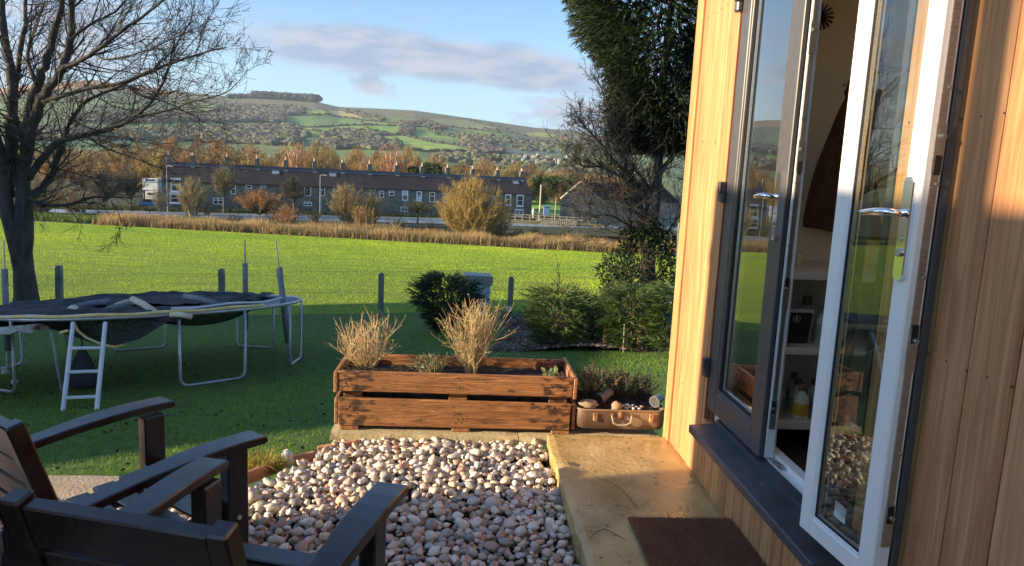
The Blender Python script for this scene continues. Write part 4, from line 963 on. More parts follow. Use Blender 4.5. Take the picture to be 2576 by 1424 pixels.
twig([(1535, 1212), (1560, 1228), (1585, 1255), (1605, 1281)], 'thin twig lying on the slab in the shade above the doormat')
twig([(1480, 1358), (1500, 1338), (1522, 1330), (1552, 1346), (1578, 1360)], 'bent twig lying on the slab left of the doormat')
twig([(1552, 1268), (1572, 1274), (1590, 1284)], 'short twig lying beside the longer one on the slab', .0012)
lf = MB(); c = P(1432, 1166, Z=.006); lf.tube([c+Vector((-.006, .028, 0)), c, c+Vector((.008, -.03, .002))], [.001, .007, .0015], 6); o = lf.build('fallen_leaf', mat('dead_leaf', (0.05, 0.035, 0.02), rough=.9, tone=False), None, tone=False); tag(o, 'dark curled leaf on the edge of the slab', 'leaf')
# terracotta tiles edging the pebbles
M_terra = mat('terracotta', (0.40, 0.17, 0.09), (0.56, 0.28, 0.16), scale=10, rough=.8, bump=.2, bscale=60, tone=False)
def tile(px0, px1, h, label, Y0, Y1):
    a = P(*px0, Y=Y0); b = P(*px1, Y=Y1); mb = MB(); mb.beam((a.x, a.y, a.z+h/2), (b.x, b.y, b.z+h/2), .022, h, bev=.003); mb.beam((a.x, a.y+.014, a.z+h*.86), (b.x, b.y+.014, b.z+h*.86), .012, h*.2)
    o = mb.build('edging_tile', M_terra, None, tone=False); tag(o, label, 'edging tile', 'terracotta edging tiles')
tile((800, 1158), (900, 1140), .075, 'terracotta edging tile nearest the planter ledge', 3.62, 3.66)
tile((722, 1176), (790, 1162), .055, 'terracotta edging tile between the water bottle and the ledge tile', 3.50, 3.56)
tile((566, 1240), (700, 1186), .06, 'long terracotta edging tile below the grass tuft', 3.12, 3.45)
bt = thing('tilted_jar', 'clear white jar tilted in the grass beside the edging tiles', 'jar', (-.90, 3.50, -.08))
ax_ = Vector((-.25, .1, 1)).normalized(); c0 = P(728, 1172, Y=3.5)
mb = MB(); mb.tube([c0, c0+ax_*.004, c0+ax_*.06, c0+ax_*.072], [.022, .028, .028, .024], 16); mb.build('jar_body', mat('cloudy_plastic', (0.50, 0.55, 0.58), (0.72, 0.74, 0.74), scale=25, stretch=(1, 1, 4), rough=.2, tone=False), bt, smooth=True, tone=False)
mb = MB(); mb.tube([c0+ax_*.072, c0+ax_*.084], .012, 10); mb.build('cap', M_upvc, bt, tone=False)
def tuft(x, y, z, n, r, h0, h1, col, label, seed):
    rs = np.random.RandomState(seed); a = rs.uniform(0, 6.283, n); q = rs.uniform(0, 1, n)**.5*r; b = np.stack([x+np.cos(a)*q, y+np.sin(a)*q*.6, np.full(n, z)], 1)
    d = np.stack([np.cos(a)*rs.uniform(.1, .9, n), np.sin(a)*rs.uniform(.1, .7, n), np.ones(n)], 1); V, F = slivers(b, d, rs.uniform(h0, h1, n), .0045, .35, 2, rs=rs)
    o = mkmesh('grass_tuft', V, F, M_blade, None, np.tile(np.array(col), (len(V), 1))*tones(n, 5, .5, 1.4, .15, rs)); tag(o, label, 'grass tuft'); return o
c = P(660, 1178, Y=3.42); tuft(c.x, 3.42, -.14, 420, .085, .05, .16, (0.40, 0.34, 0.07), 'yellowing grass tuft beside the terracotta edging tile', 5)

# ------------------------------------------------------------------ chairs
M_paint = mat('dark_brown_paint', (0.015, 0.008, 0.006), (0.022, 0.012, 0.009), scale=5, stretch=(1, 1, 1), rough=.15, rough2=.34, spec=.85, bump=.25, bscale=28, bdist=.0012, tone=False, speck=(38, (0.05, 0.038, 0.03), .70))
M_bolt = mat('bolt_head', (0.75, 0.75, 0.72), rough=.3, metal=.4, tone=False)
def make_chair(label, loc, rotz):
    c = thing('garden_armchair', label, 'armchair', loc, 'slatted garden armchairs')
    def B(nm, f, m=M_paint):
        mb = MB(); f(mb); mb.build(nm, m, c, tone=False, local=True)
    W = .30
    for s in (-1, 1):
        x = s*(W-.045)
        B('front_leg', lambda mb: mb.box((x-.025, -.115, 0), (x+.025, -.035, .565), None, .005))
        B('rear_leg', lambda mb: mb.beam((x*.92, -.60, 0), (x*.92, -.54, .40), .042, .07, (0, 1, 0), .004))
        def arm(mb):
            n = 9; L = []
            for i in range(n+1):
                f = i/n; y = -.665+.665*f; z = .532+.062*math.sin(f*1.9)-.0; w = .026+.020*min(1, f*1.6)
                L.append((y, z, w))
            V = []; 
            for y, z, w in L: V += [(s*W-s*.02-w, y, z-.012), (s*W-s*.02+w, y, z-.012), (s*W-s*.02+w, y, z+.010), (s*W-s*.02+w-.004, y, z+.014), (s*W-s*.02-w+.004, y, z+.014), (s*W-s*.02-w, y, z+.010)]
            F = [(i*6+k, i*6+(k+1) % 6, (i+1)*6+(k+1) % 6, (i+1)*6+k) for i in range(n) for k in range(6)]+[tuple(range(6))[::-1], tuple(range(n*6, n*6+6))]
            mb.add(V, F)
            mb.box((s*W-s*.02-.046, -.002, L[-1][1]-.011), (s*W-s*.02+.046, .012, L[-1][1]+.009), None, .004)
        B('armrest', arm)
        B('side_rail', lambda mb: mb.beam((s*(W-.075), -.055, .315), (s*(W-.085), -.60, .285), .026, .085, bev=.004))
        B('bolt', lambda mb: [mb.tube([(s*(W-.02)-s*.001, -.075, z), (s*(W-.02)+s*.004, -.075, z)], .008, 10) for z in (.325,)], M_bolt)
    B('apron', lambda mb: mb.box((-W+.09, -.060, .275), (W-.09, -.036, .352), None, .004))
    for k in range(6):
        y = -.045-.092*k; z = .365-.011*k
        B('seat_slat', lambda mb: mb.box((-W+.06, y-.077, z), (W-.06, y, z+.018), Matrix.Identity(4), .004))
    # back: two posts, top rail, slats, leaning back
    a = Vector((0, -.56, .30)); u = Vector((0, -.30, 1)).normalized(); H = .53; hw = .245
    for s in (-1, 1): B('back_post', lambda mb: mb.beam((s*(hw-.022), *(a[1:])), Vector((s*(hw-.022), 0, 0))+Vector((0, *(a+u*(H+.012))[1:])), .046, .046, (0, 1, 0), .005))
    def cross(z0, z1, nm, th=.020, yo=0):
        p = a+u*z0; q = a+u*z1; mid = (p+q)/2
        B(nm, lambda mb: mb.beam((-hw+.045, mid.y+yo, mid.z), (hw-.045, mid.y+yo, mid.z), th, (z1-z0), tuple(u), .004))
    cross(H-.105, H, 'top_rail', .034)
    for k in range(4): cross(.035+k*.097, .035+k*.097+.082, 'back_slat')
    c.rotation_euler = (0, 0, rotz); return c
make_chair('nearest dark brown slatted armchair with its back to the camera', (-.445, 2.01, -.115), -R(15.5))
make_chair('dark brown slatted armchair further left beside the patio edge', (-.905, 2.60, -.165), -R(38))
for o in [o for o in COL.objects if o.name.startswith('garden_armchair')]:
    o.scale = (1, 1, 1)
# ================================================================== TRAMPOLINE
M_galv = mat('galvanised_tube', (0.30, 0.32, 0.33), (0.48, 0.50, 0.52), scale=12, stretch=(1, 1, 4), rough=.38, metal=.55, speck=(9, (0.20, 0.15, 0.10), .68), tone=False)
M_white = mat('white_paint_metal', (0.50, 0.53, 0.56), (0.64, 0.66, 0.68), scale=8, rough=.45, tone=False)
M_yel = mat('yellow_foam', (0.60, 0.44, 0.14), (0.72, 0.60, 0.30), scale=9, rough=.7, speck=(6, (0.62, 0.58, 0.45), .6), tone=False)
M_net = net_mat('black_netting', (0.010, 0.011, 0.015), .80, 60)
M_netd = mat('net_cloth', (0.008, 0.009, 0.013), (0.026, 0.029, 0.040), scale=5, rough=.75, bump=.5, bscale=35, bdist=.02, tone=False)
TCX, TCY, TR_ = -3.55, 8.35, 1.66
def rz(x, y): return -.33-.11*(y-TCY)+.06*(x-TCX)
def rp(a, r=TR_, dz=0): x = TCX+r*math.cos(a); y = TCY+r*math.sin(a); return Vector((x, y, rz(x, y)+dz))
tr = thing('trampoline', 'large round trampoline with collapsed black safety net on the lawn', 'trampoline', (TCX, TCY, G(TCX, TCY)))
mb = MB(); mb.tube([rp(2*math.pi*k/64) for k in range(65)], .018, 8, False); mb.build('frame_ring', M_galv, tr, smooth=True, tone=False)
mb = MB(); n = 64; mb.add([rp(2*math.pi*k/n, TR_-.17) for k in range(n)], [tuple(range(n))]); mb.build('jumping_mat', mat('jump_mat', (0.10, 0.12, 0.16), (0.16, 0.18, 0.22), scale=4, rough=.6, tone=False), tr, tone=False)
mb = MB(); [mb.tube([rp(2*math.pi*k/72, TR_-.02), rp(2*math.pi*k/72, TR_-.17)], .006, 4) for k in range(72)]; mb.build('springs', M_galv, tr, tone=False)
def leg(ac, half=.17):
    p = [rp(ac-half), rp(ac+half)]; g = [Vector((q.x, q.y, G(q.x, q.y)+.02)) for q in p]; out = Vector((math.cos(ac), math.sin(ac), 0))*.0
    r = .07; d = (g[1]-g[0]).normalized(); mb = MB()
    pts = [p[0], g[0]+Vector((0, 0, r)), g[0]+Vector((0, 0, r*.3))+d*r*.3, g[0]+d*r, g[1]-d*r, g[1]-d*r*.3+Vector((0, 0, r*.3)), g[1]+Vector((0, 0, r)), p[1]]
    mb.tube(pts, .015, 8); mb.build('leg', M_galv, tr, smooth=True, tone=False)
for a in (-47, 2, 62, 118, 180, 238): leg(R(a), .20)
def pole(base, top, grey=True):
    mb = MB(); b = Vector(base); t = Vector(top); mb.tube([b, b+(t-b)*.72], .022, 8); mb.build('net_pole', M_galv, tr, tone=False)
    m2 = MB(); m2.tube([b+(t-b)*.72, t], [.012, .010], 8); m2.build('net_pole', M_steel, tr, tone=False)
    m3 = MB(); m3.tube([b+(t-b)*.22, b+(t-b)*.80], .034, 10); m3.build('pole_sleeve', mat('grey_foam_sleeve', (0.13, 0.14, 0.16), (0.22, 0.23, 0.25), scale=10, rough=.8, tone=False), tr, smooth=True, tone=False)
pole(P(733, 930, Y=8.25), P(694, 606, Y=8.15)); pole(P(619, 890, Y=9.75), P(616, 604, Y=9.7)); pole(P(22, 960, Y=8.3), P(9, 604, Y=8.4))
# crumpled net heap
V = []; nr, na = 34, 120
for i in range(nr+1):
    f = i/nr
    for k in range(na):
        a = 2*math.pi*k/na; r = (TR_-.02)*f; x = TCX-.10+r*math.cos(a)*.95; y = TCY+r*math.sin(a)
        if x > TCX+1.15: x = TCX+1.15+(x-TCX-1.15)*.25
        nz3 = mnoise.noise(Vector((x*1.6, y*3.2, 4)))+.6*mnoise.noise(Vector((x*4.5, y*7, 8)))+.35*mnoise.noise(Vector((x*11, y*15, 2)))
        rim = .05+.05*max(0, math.sin(a*3+.8))
        z = rz(x, y)+.025+.055*max(-.3, nz3)*(.55+.6*f)+.75*rim*(f**3)
        if f > .93: z -= .045*(f-.93)/.07
        if .35 < math.hypot(x-TCX+.1-.5, (y-TCY+.35)*1.3) < .0: z -= .1
        V.append((x, y, z))
F = [(i*na+k, i*na+(k+1) % na, (i+1)*na+(k+1) % na, (i+1)*na+k) for i in range(nr) for k in range(na)
     if not (-1.0 < V[i*na+k][0]-TCX-.25 < .75 and -.55 < V[i*na+k][1]-TCY+.25 < -.02)]
mkmesh('safety_net', V, [np.array(F)], M_netd, tr, smooth=True)
# rim padding and hanging pocket
mb = MB(); mb.tube([rp(R(a), TR_-.01, .030+.006*math.sin(a*.3)) for a in range(186, 333, 3)], [.010]+[.024]*48, 8) if False else mb.tube([rp(R(a), TR_+.005, .028+.005*math.sin(a*.3)) for a in range(186, 334, 3)], .017, 8)
mb.build('rim_padding', M_yel, tr, smooth=True, tone=False)
mb = MB(); mb.tube([rp(R(a), TR_-.12, .055+.01*math.sin(a*.2)) for a in range(300, 372, 4)], .012, 8); mb.build('rim_padding', M_white, tr, smooth=True, tone=False)
pk = [P(a, b, Y=6.75) for a, b in ((186, 812), (196, 832), (218, 850), (245, 862), (275, 871), (292, 873), (310, 866))]
top = [rp(R(a), TR_, -.01) for a in np.linspace(228, 292, 13)]
mb = MB(); mb.tube(pk, .013, 8); mb.build('rim_padding', M_yel, tr, smooth=True, tone=False)
low_ = pk+[P(a, b, Y=6.8) for a, b in ((345, 852), (385, 832), (425, 812), (458, 800), (470, 797), (480, 796))]
V = []; 
for i in range(13):
    for j in range(7):
        f = j/6; q = top[i]*(1-f)+low_[i]*f; V.append(q+Vector((.03*math.sin(i*2+j), .10*math.sin(math.pi*f)+.03*math.sin(i*1.7), 0)))
F = [(i*7+j, (i+1)*7+j, (i+1)*7+j+1, i*7+j+1) for i in range(12) for j in range(6)]; mkmesh('net_pocket', np.array([tuple(v) for v in V]), [np.array(F)], M_net, tr, smooth=True)
sag = [rp(R(a), TR_-.02, -.02) for a in np.linspace(286, 335, 14)]; V = []
for i, q in enumerate(sag):
    d_ = .02+.22*math.sin(math.pi*i/13); V += [q, q+Vector((-.12, .25, -d_*.7)), q+Vector((-.25, .6, -d_))]
F = [(i*3+j, (i+1)*3+j, (i+1)*3+j+1, i*3+j+1) for i in range(13) for j in range(2)]; mkmesh('net_pocket', np.array([tuple(v) for v in V]), [np.array(F)], M_net, tr, smooth=True)
M_foam = mat('beige_foam', (0.50, 0.42, 0.30), (0.62, 0.55, 0.42), scale=8, rough=.8, tone=False)
def foam(a, b, r, m, Ya, Yb, nm='foam_tube'):
    p = P(*a, Y=Ya); q = P(*b, Y=Yb); mb = MB(); mid = (p+q)/2+Vector((0, 0, .012)); mb.tube([p, mid, q], r, 10); mb.build(nm, m, tr, smooth=True, tone=False)
foam((292, 770), (344, 757), .030, M_foam, 7.5, 7.7); foam((334, 753), (392, 787), .034, M_foam, 7.6, 7.0); foam((180, 775), (275, 757), .030, MATS['grey_foam_sleeve'], 7.4, 7.9)
foam((262, 782), (330, 768), .032, MATS['grey_foam_sleeve'], 7.2, 7.4); foam((465, 746), (545, 765), .032, MATS['grey_foam_sleeve'], 8.3, 7.8); foam((430, 792), (480, 797), .026, M_foam, 6.8, 6.72)
foam((175, 796), (186, 780), .055, M_foam, 6.85, 6.95)
# ladder
lad = thing('ladder', 'small white metal ladder leaning on the trampoline frame', 'ladder', (-3.2, 6.1, G(-3.2, 6.1)))
lt = [P(184, 812, Y=6.66), P(265, 812, Y=6.68)]; lb = [PG(158, 1037), PG(243, 1033)]; lb = [Vector((v.x, 6.05, v.z)) for v in (P(158, 1037, Y=6.05), P(243, 1033, Y=6.05))]
for a, b in zip(lt, lb):
    mb = MB(); mb.tube([a, b], .019, 8); mb.build('rail', M_white, lad, tone=False)
for f in (.30, .57, .85):
    mb = MB(); a = lt[0]*(1-f)+lb[0]*f; b = lt[1]*(1-f)+lb[1]*f; mb.beam(a, b, .045, .020, bev=.004); mb.build('rung', M_white, lad, tone=False)
# black net bag hanging under
nb = MB(); c = P(207, 868, Y=6.9); pr = [(.01, .0), (.03, -.05), (.07, -.15), (.12, -.27), (.14, -.36), (.13, -.40), (.05, -.42)]
nb.lathe([(r, z) for r, z in pr], c, 14, 1.15, .7); nb.v = [(x+.02*mnoise.noise(Vector((x*9, y*9, z*9))), y, z) for x, y, z in nb.v]
nb.tube([c, c+Vector((0, -.05, .32))], .006, 5)
o = nb.build('net_bag', M_netd, None, smooth=True, tone=False); tag(o, 'bunched black net bag hanging behind the ladder', 'bag')
# small trampoline at the left edge
st_ = thing('small_trampoline', 'old small trampoline with torn white edge at the left border', 'trampoline', (-4.75, 6.7, G(-4.75, 6.7)))
cx, cy, rr = -4.78, 7.05, .92
def r2(a, r=rr, dz=0): x = cx+r*math.cos(a); y = cy+r*math.sin(a); return Vector((x, y, -.315-.10*(y-cy)+.03*(x-cx)+dz))
mb = MB(); mb.tube([r2(2*math.pi*k/48) for k in range(49)], .018, 8, False); mb.build('frame_ring', M_galv, st_, smooth=True, tone=False)
mb = MB(); mb.add([r2(2*math.pi*k/48, rr-.1, -.01) for k in range(48)], [tuple(range(48))]); mb.build('jumping_mat', M_netd, st_, tone=False)
V = []
for k in range(97):
    a = 2*math.pi*k/96; j = mnoise.noise(Vector((math.cos(a)*9, math.sin(a)*9, 0))); V += [r2(a, rr-.11, .03), r2(a, rr+.02+.03*j, .045), r2(a, rr+.035, -.02+.03*j)]
F = [(i*3+j, (i+1)*3+j, (i+1)*3+j+1, i*3+j+1) for i in range(96) for j in range(2)]; mkmesh('edge_padding', np.array([tuple(v) for v in V]), [np.array(F)], mat('torn_white_vinyl', (0.34, 0.34, 0.30), (0.62, 0.62, 0.57), scale=9, rough=.6, speck=(12, (0.09, 0.10, 0.06), .6), tone=False), st_)
for a in (-70, -8, 52, 112, 172, 232):
    t = r2(R(a)); b = r2(R(a), rr+.10); b.z = G(b.x, b.y)+.01; mb = MB(); mb.tube([t, b], .016, 8); mb.build('leg', M_galv, st_, tone=False)
ft = MB(); ft.tube([P(150, 838, Y=6.6), P(172, 832, Y=6.62)], .014, 8); o = ft.build('foam_scrap', M_yel, None, tone=False); tag(o, 'scrap of yellow foam dangling left of the ladder top', 'foam')
bl = MB(); c = PG(13, 944); bl.blob((c.x, c.y, c.z+.035), .037, 0, 0, (14, 10)); o = bl.build('ball', M_white, None, smooth=True, tone=False); tag(o, 'upper of two small white balls on the lawn by the left border', 'ball')
bl = MB(); c = PG(37, 968); bl.blob((c.x, c.y, c.z+.030), .034, 0, 0, (14, 10)); o = bl.build('ball', M_white, None, smooth=True, tone=False); tag(o, 'lower of two small white balls on the lawn by the left border', 'ball')

# ================================================================== GARDEN FENCE
M_conc = mat('weathered_concrete', (0.13, 0.14, 0.12), (0.24, 0.25, 0.22), scale=8, detail=9, rough=.95, bump=.4, bscale=60, tone=False)
gf = thing('garden_fence', 'chain link fence with round topped concrete posts along the lawn', 'fence', (0, 14.6, -1.6))
def fy(x): return 14.35+.02*x
posts = [(P(145, 668, Y=14.2), .10), (P(557, 676, Y=14.3), 0), (P(959, 687, Y=14.33), 0), (P(1287, 697, Y=14.35), 0)]
xs_ = [posts[0][0].x, posts[1][0].x, posts[2][0].x, posts[3][0].x]
allp = [(xs_[0]-3.0, .0, 1.0), (xs_[0]-6.0, 0, 1.0), (xs_[0]-9, 0, 1.0), (xs_[3]+2.7, 0, 1.0), (xs_[3]+5.4, 0, 1.0)]
def cpost(x, ztop, lean):
    y = fy(x); g = G(x, y)-.1; mb = MB(); w = .052; n = 8
    prof = [(-w, 0), (w, 0), (w, ztop-g-w)]+[(w*math.cos(math.pi*k/n), ztop-g-w+w*math.sin(math.pi*k/n)) for k in range(1, n)]+[(-w, ztop-g-w)]
    L = lambda u, z: (x+u+lean*(z-(ztop-g))*1.0, y, g+z)
    mb.prism([L(u, z) for u, z in prof], (0, -.05, 0), (0, .05, 0)); mb.build('post', M_conc, gf, tone=False)
for p, l in posts: cpost(p.x, p.z, l*.35)
for x, l, h in allp: cpost(x, G(x, fy(x))+h, 0)
M_wire = mat('fence_wire', (0.12, 0.13, 0.12), rough=.5, metal=.5, tone=False)
mb = MB()
x0, x1 = -17, 5.2
for h in (.05, .5, .92): mb.tube([(x, fy(x)-.055, G(x, fy(x))+h+.01*math.sin(x*1.7)) for x in np.linspace(x0, x1, 60)], .0028, 3, False)
V = []; F = []
ws = .075
for k in range(int((x1-x0)/ws)+12):
    for sgn in (1, -1):
        xa = x0+k*ws-(.9 if sgn < 0 else 0)*0; xb = xa+sgn*.9
        pts = [(xa+(xb-xa)*f, fy(xa)-.056, G(xa+(xb-xa)*f, fy(xa))+.04+.86*f) for f in (0, .5, 1)]
        for a, b in zip(pts[:-1], pts[1:]):
            d = .0018; i = len(V); V += [(a[0]-d, a[1], a[2]), (a[0]+d, a[1], a[2]), (b[0]+d, b[1], b[2]), (b[0]-d, b[1], b[2])]; F.append((i, i+1, i+2, i+3))
o = mkmesh('wire_mesh', np.array(V), [np.array(F)], M_wire, gf); mb.build('strand', M_wire, gf, tone=False)

# beehive
c = P(1205, 745, Y=15.6); bh = thing('beehive', 'pale beehive with flat grey roof standing behind the fence', 'beehive', (c.x, 15.6, c.z))
rot = Matrix.Translation((c.x, 15.6, 0)) @ Matrix.Rotation(R(6), 4, 'Z') @ Matrix.Rotation(R(2), 4, 'Y')
a = P(1205, 712, Y=15.6).z; t_ = P(1205, 690, Y=15.6).z; g = G(c.x, 15.6)
mb = MB(); mb.box((-.25, -.22, g+.12), (.25, .22, g+.33), rot, .004); mb.box((-.25, -.22, g+.338), (.25, .22, a), rot, .004); mb.build('hive_box', mat('pale_blue_paint', (0.36, 0.44, 0.56), (0.52, 0.58, 0.66), scale=5, rough=.6, tone=False), bh, tone=False)
mb = MB(); mb.box((-.29, -.26, a-.005), (.29, .26, t_), rot, .006); mb.build('hive_roof', mat('zinc_roof', (0.22, 0.22, 0.22), (0.33, 0.33, 0.33), scale=7, rough=.5, tone=False), bh, tone=False)
mb = MB(); [mb.box((x-.03, y-.03, g-.05), (x+.03, y+.03, g+.12), rot) for x in (-.2, .2) for y in (-.17, .17)]; mb.build('hive_stand', M_conc, bh, tone=False)
# short stake by the post
s_ = PG(1284, 800); mb = MB(); mb.beam((s_.x, s_.y, s_.z-.05), (s_.x-.03, s_.y, s_.z+.13), .07, .035, (0, 1, 0)); sk = thing('stake', 'short dark stake with a white painted top by the concrete post', 'stake', s_); mb.build('stake_shaft', mat('dark_wood', (0.05, 0.035, 0.028), rough=.8, tone=False), sk, tone=False)
mb = MB(); mb.beam((s_.x-.03, s_.y, s_.z+.13), (s_.x-.045, s_.y, s_.z+.22), .085, .05, (0, 1, 0)); mb.build('stake_top', M_white, sk, tone=False)

# ================================================================== SHRUBS IN THE GARDEN
def spray_cloud(C, D, n_per, L, w, spread, rs, droop=.2):
    """flat fans of narrow leaves at points C along directions D"""
    n = len(C); base = np.repeat(C, n_per, axis=0); d = np.repeat(D, n_per, axis=0)
    t = rs.uniform(0, 1, n*n_per)[:, None]; base = base+d*t*L*.8
    s = np.cross(d, rs.normal(size=(n, 3)).repeat(n_per, axis=0)); s /= np.maximum(np.linalg.norm(s, axis=1, keepdims=True), 1e-6)
    dd = d+s*rs.uniform(-spread, spread, (n*n_per, 1))+rs.normal(size=(n*n_per, 3))*.12; dd[:, 2] -= droop*t[:, 0]
    return slivers(base, dd, rs.uniform(.5, 1.1, n*n_per)*L*.6*(1.2-t[:, 0]*.5), w, rs=rs)
def conifer_shrub(name, label, base, H, Rr, n, col, seed, L=.22, w=.016, shape='cone', tilt=0.0, leader=None, droop=.25):
    rs = np.random.RandomState(seed); s = thing(name, label, 'shrub', base); bx, by, bz = base
    mb = MB(); mb.tone = (1, 1, 1); mb.tube([(bx, by, bz-.1), (bx+.02, by, bz+H*.5), (bx, by, bz+H*.92)], [.035, .025, .006], 7)
    a = rs.uniform(0, 6.283, n); f = rs.uniform(0, 1, n)**.8
    prof = np.interp(f, [0, .12, .35, .7, 1], [.72, .95, 1, .62, .08]) if shape == 'cone' else np.interp(f, [0, .3, .6, .85, 1], [.40, .55, 1, .9, .25])
    q = rs.uniform(.15, 1, n)**.55; lob = np.array([1+.35*mnoise.noise(Vector((math.cos(x)*1.6, math.sin(x)*1.6, y*4+seed))) for x, y in zip(a, f)])
    r = prof*Rr*q*lob; C = np.stack([bx+np.cos(a)*r+tilt*f*H, by+np.sin(a)*r, bz+f*H+.02], 1)
    D = np.stack([np.cos(a), np.sin(a), rs.uniform(-.1, .7, n)], 1); D /= np.linalg.norm(D, axis=1, keepdims=True)
    for k in range(0, n, max(1, n//60)): mb.tube([(bx, by, bz+max(.05, f[k]*H-.15*H)), tuple(C[k])], [.010, .003], 4, False)
    mb.build('branches', M_bark, s, tone=False)
    V, F = spray_cloud(C, D, 9, L, w, .8, rs, droop)
    cl = np.array([mnoise.noise(Vector(tuple(c*2.2))) for c in C]); t = np.array(col)*(1+.5*cl[:, None])*rs.uniform(.6, 1.3, (n, 1))
    mkmesh('foliage', V, F, M_needle, s, np.repeat(t, 27, axis=0))
    return s
M_needle = mat('conifer_leaf', (1, 1, 1), (.8, .85, .8), scale=3, rough=.65, trans=.25, tone=True)
g = G(.0, 11.3); c = P(1140, 832, Y=11.3); conifer_shrub('conifer_shrub', 'dark bushy conifer shrub in front of the beehive', (c.x-.06, 11.3, G(c.x, 11.3)), .86, .46, 900, (0.032, 0.060, 0.022), 41, .24, .015, 'bush', -.10)
c = P(1396, 870, Y=9.3); s = conifer_shrub('conifer_shrub', 'young feathery conifer with a bare sapling rising through it', (c.x, 9.3, G(c.x, 9.3)), .74, .33, 520, (0.085, 0.135, 0.030), 42, .26, .014, 'bush')
sap = thing('sapling', 'bare thin sapling rising behind the feathery conifer', 'sapling', (c.x, 9.35, G(c.x, 9.35)))
mb = MB(); L_ = [P(1402, 760, Y=9.35), P(1408, 700, Y=9.35), P(1398, 640, Y=9.35)]; mb.tube([Vector((c.x, 9.35, G(c.x, 9.35)-.05))]+L_, [.014, .011, .008, .003], 6)
for a, b in (((1407, 722), (1380, 690)), ((1407, 715), (1419, 688)), ((1405, 735), (1443, 700)), ((1404, 745), (1386, 715)), ((1400, 670), (1412, 655)), ((1408, 700), (1395, 672)), ((1404, 728), (1452, 706))):
    mb.tube([P(*a, Y=9.35), P((a[0]+b[0])/2+2, (a[1]+b[1])/2+3, Y=9.3), P(*b, Y=9.25)], [.007, .005, .002], 5)
mb.build('stem', M_bark, sap, tone=False)
c = P(1585, 880, Y=9.0); conifer_shrub('conifer_shrub', 'feathery conifer between the orange stakes in the mulch bed', (c.x, 9.0, G(c.x, 9.0)), .76, .35, 540, (0.085, 0.135, 0.030), 43, .26, .014, 'bush')
c = P(1690, 880, Y=8.6); conifer_shrub('conifer_shrub', 'feathery conifer beside the corner of the garden room', (c.x, 8.6, G(c.x, 8.6)), .78, .32, 480, (0.085, 0.135, 0.030), 44, .26, .014, 'bush')
c = P(1490, 800, Y=9.8); conifer_shrub('conifer_shrub', 'low feathery conifer behind the orange stake', (c.x, 9.8, G(c.x, 9.8)), .46, .26, 220, (0.075, 0.12, 0.028), 45, .24, .014, 'bush')
M_or = mat('orange_wood', (0.60, 0.22, 0.09), (0.75, 0.36, 0.18), scale=9, stretch=(3, 3, 1), rough=.7, tone=False)
for a, b, lab, Y in (((1521, 862), (1524, 788), 'upright orange brown stake left of the feathery conifer', 9.1), ((1608, 842), (1612, 800), 'orange brown stake half hidden by the conifer branches', 8.9)):
    mb = MB(); p = P(*a, Y=Y); q = P(*b, Y=Y); mb.beam((p.x, p.y, G(p.x, p.y)-.05), q, .035, .03, (0, 1, 0), .002); o = mb.build('stake', M_or, None, tone=False); tag(o, lab, 'stake')
mb = MB(); p = P(1568, 885, Y=8.75); q = P(1571, 815, Y=8.75); mb.tube([(p.x, p.y, G(p.x, p.y)-.03), q], .008, 6); o = mb.build('cane', mat('pale_cane', (0.34, 0.27, 0.19), rough=.7, tone=False), None, tone=False); tag(o, 'thin pale cane in front of the feathery conifer', 'cane')
# water butt
c = P(1668, 860, Y=9.9); wb = thing('water_butt', 'pale water butt with dark lid beside the hedge', 'water butt', (c.x, 9.9, G(c.x, 9.9)))
zt = P(1668, 728, Y=9.9).z; zg = G(c.x, 9.9); h = zt-zg
mb = MB(); mb.lathe([(.20, 0), (.235, h*.3), (.24, h*.5), (.225, h*.97)], (c.x, 9.9, zg), 26); mb.build('barrel', mat('pale_plastic', (0.30, 0.34, 0.36), (0.40, 0.44, 0.45), scale=4, rough=.5, tone=False), wb, smooth=True, tone=False)
mb = MB(); mb.lathe([(.245, 0), (.25, .03), (.24, .05), (.10, .062), (.09, .05)], (c.x, 9.9, zt-.02), 26); mb.build('lid', mat('dark_lid', (0.03, 0.03, 0.035), rough=.5, tone=False), wb, tone=False)
c = P(1680, 790, Y=9.5); mb = MB(); mb.lathe([(.13, -.12), (.15, .10), (.14, .10), (.12, -.1)], c, 20); o = mb.build('bucket', mat('teal_plastic', (0.06, 0.30, 0.34), rough=.4, tone=False), None, tone=False); tag(o, 'teal plastic bucket in front of the water butt', 'bucket')
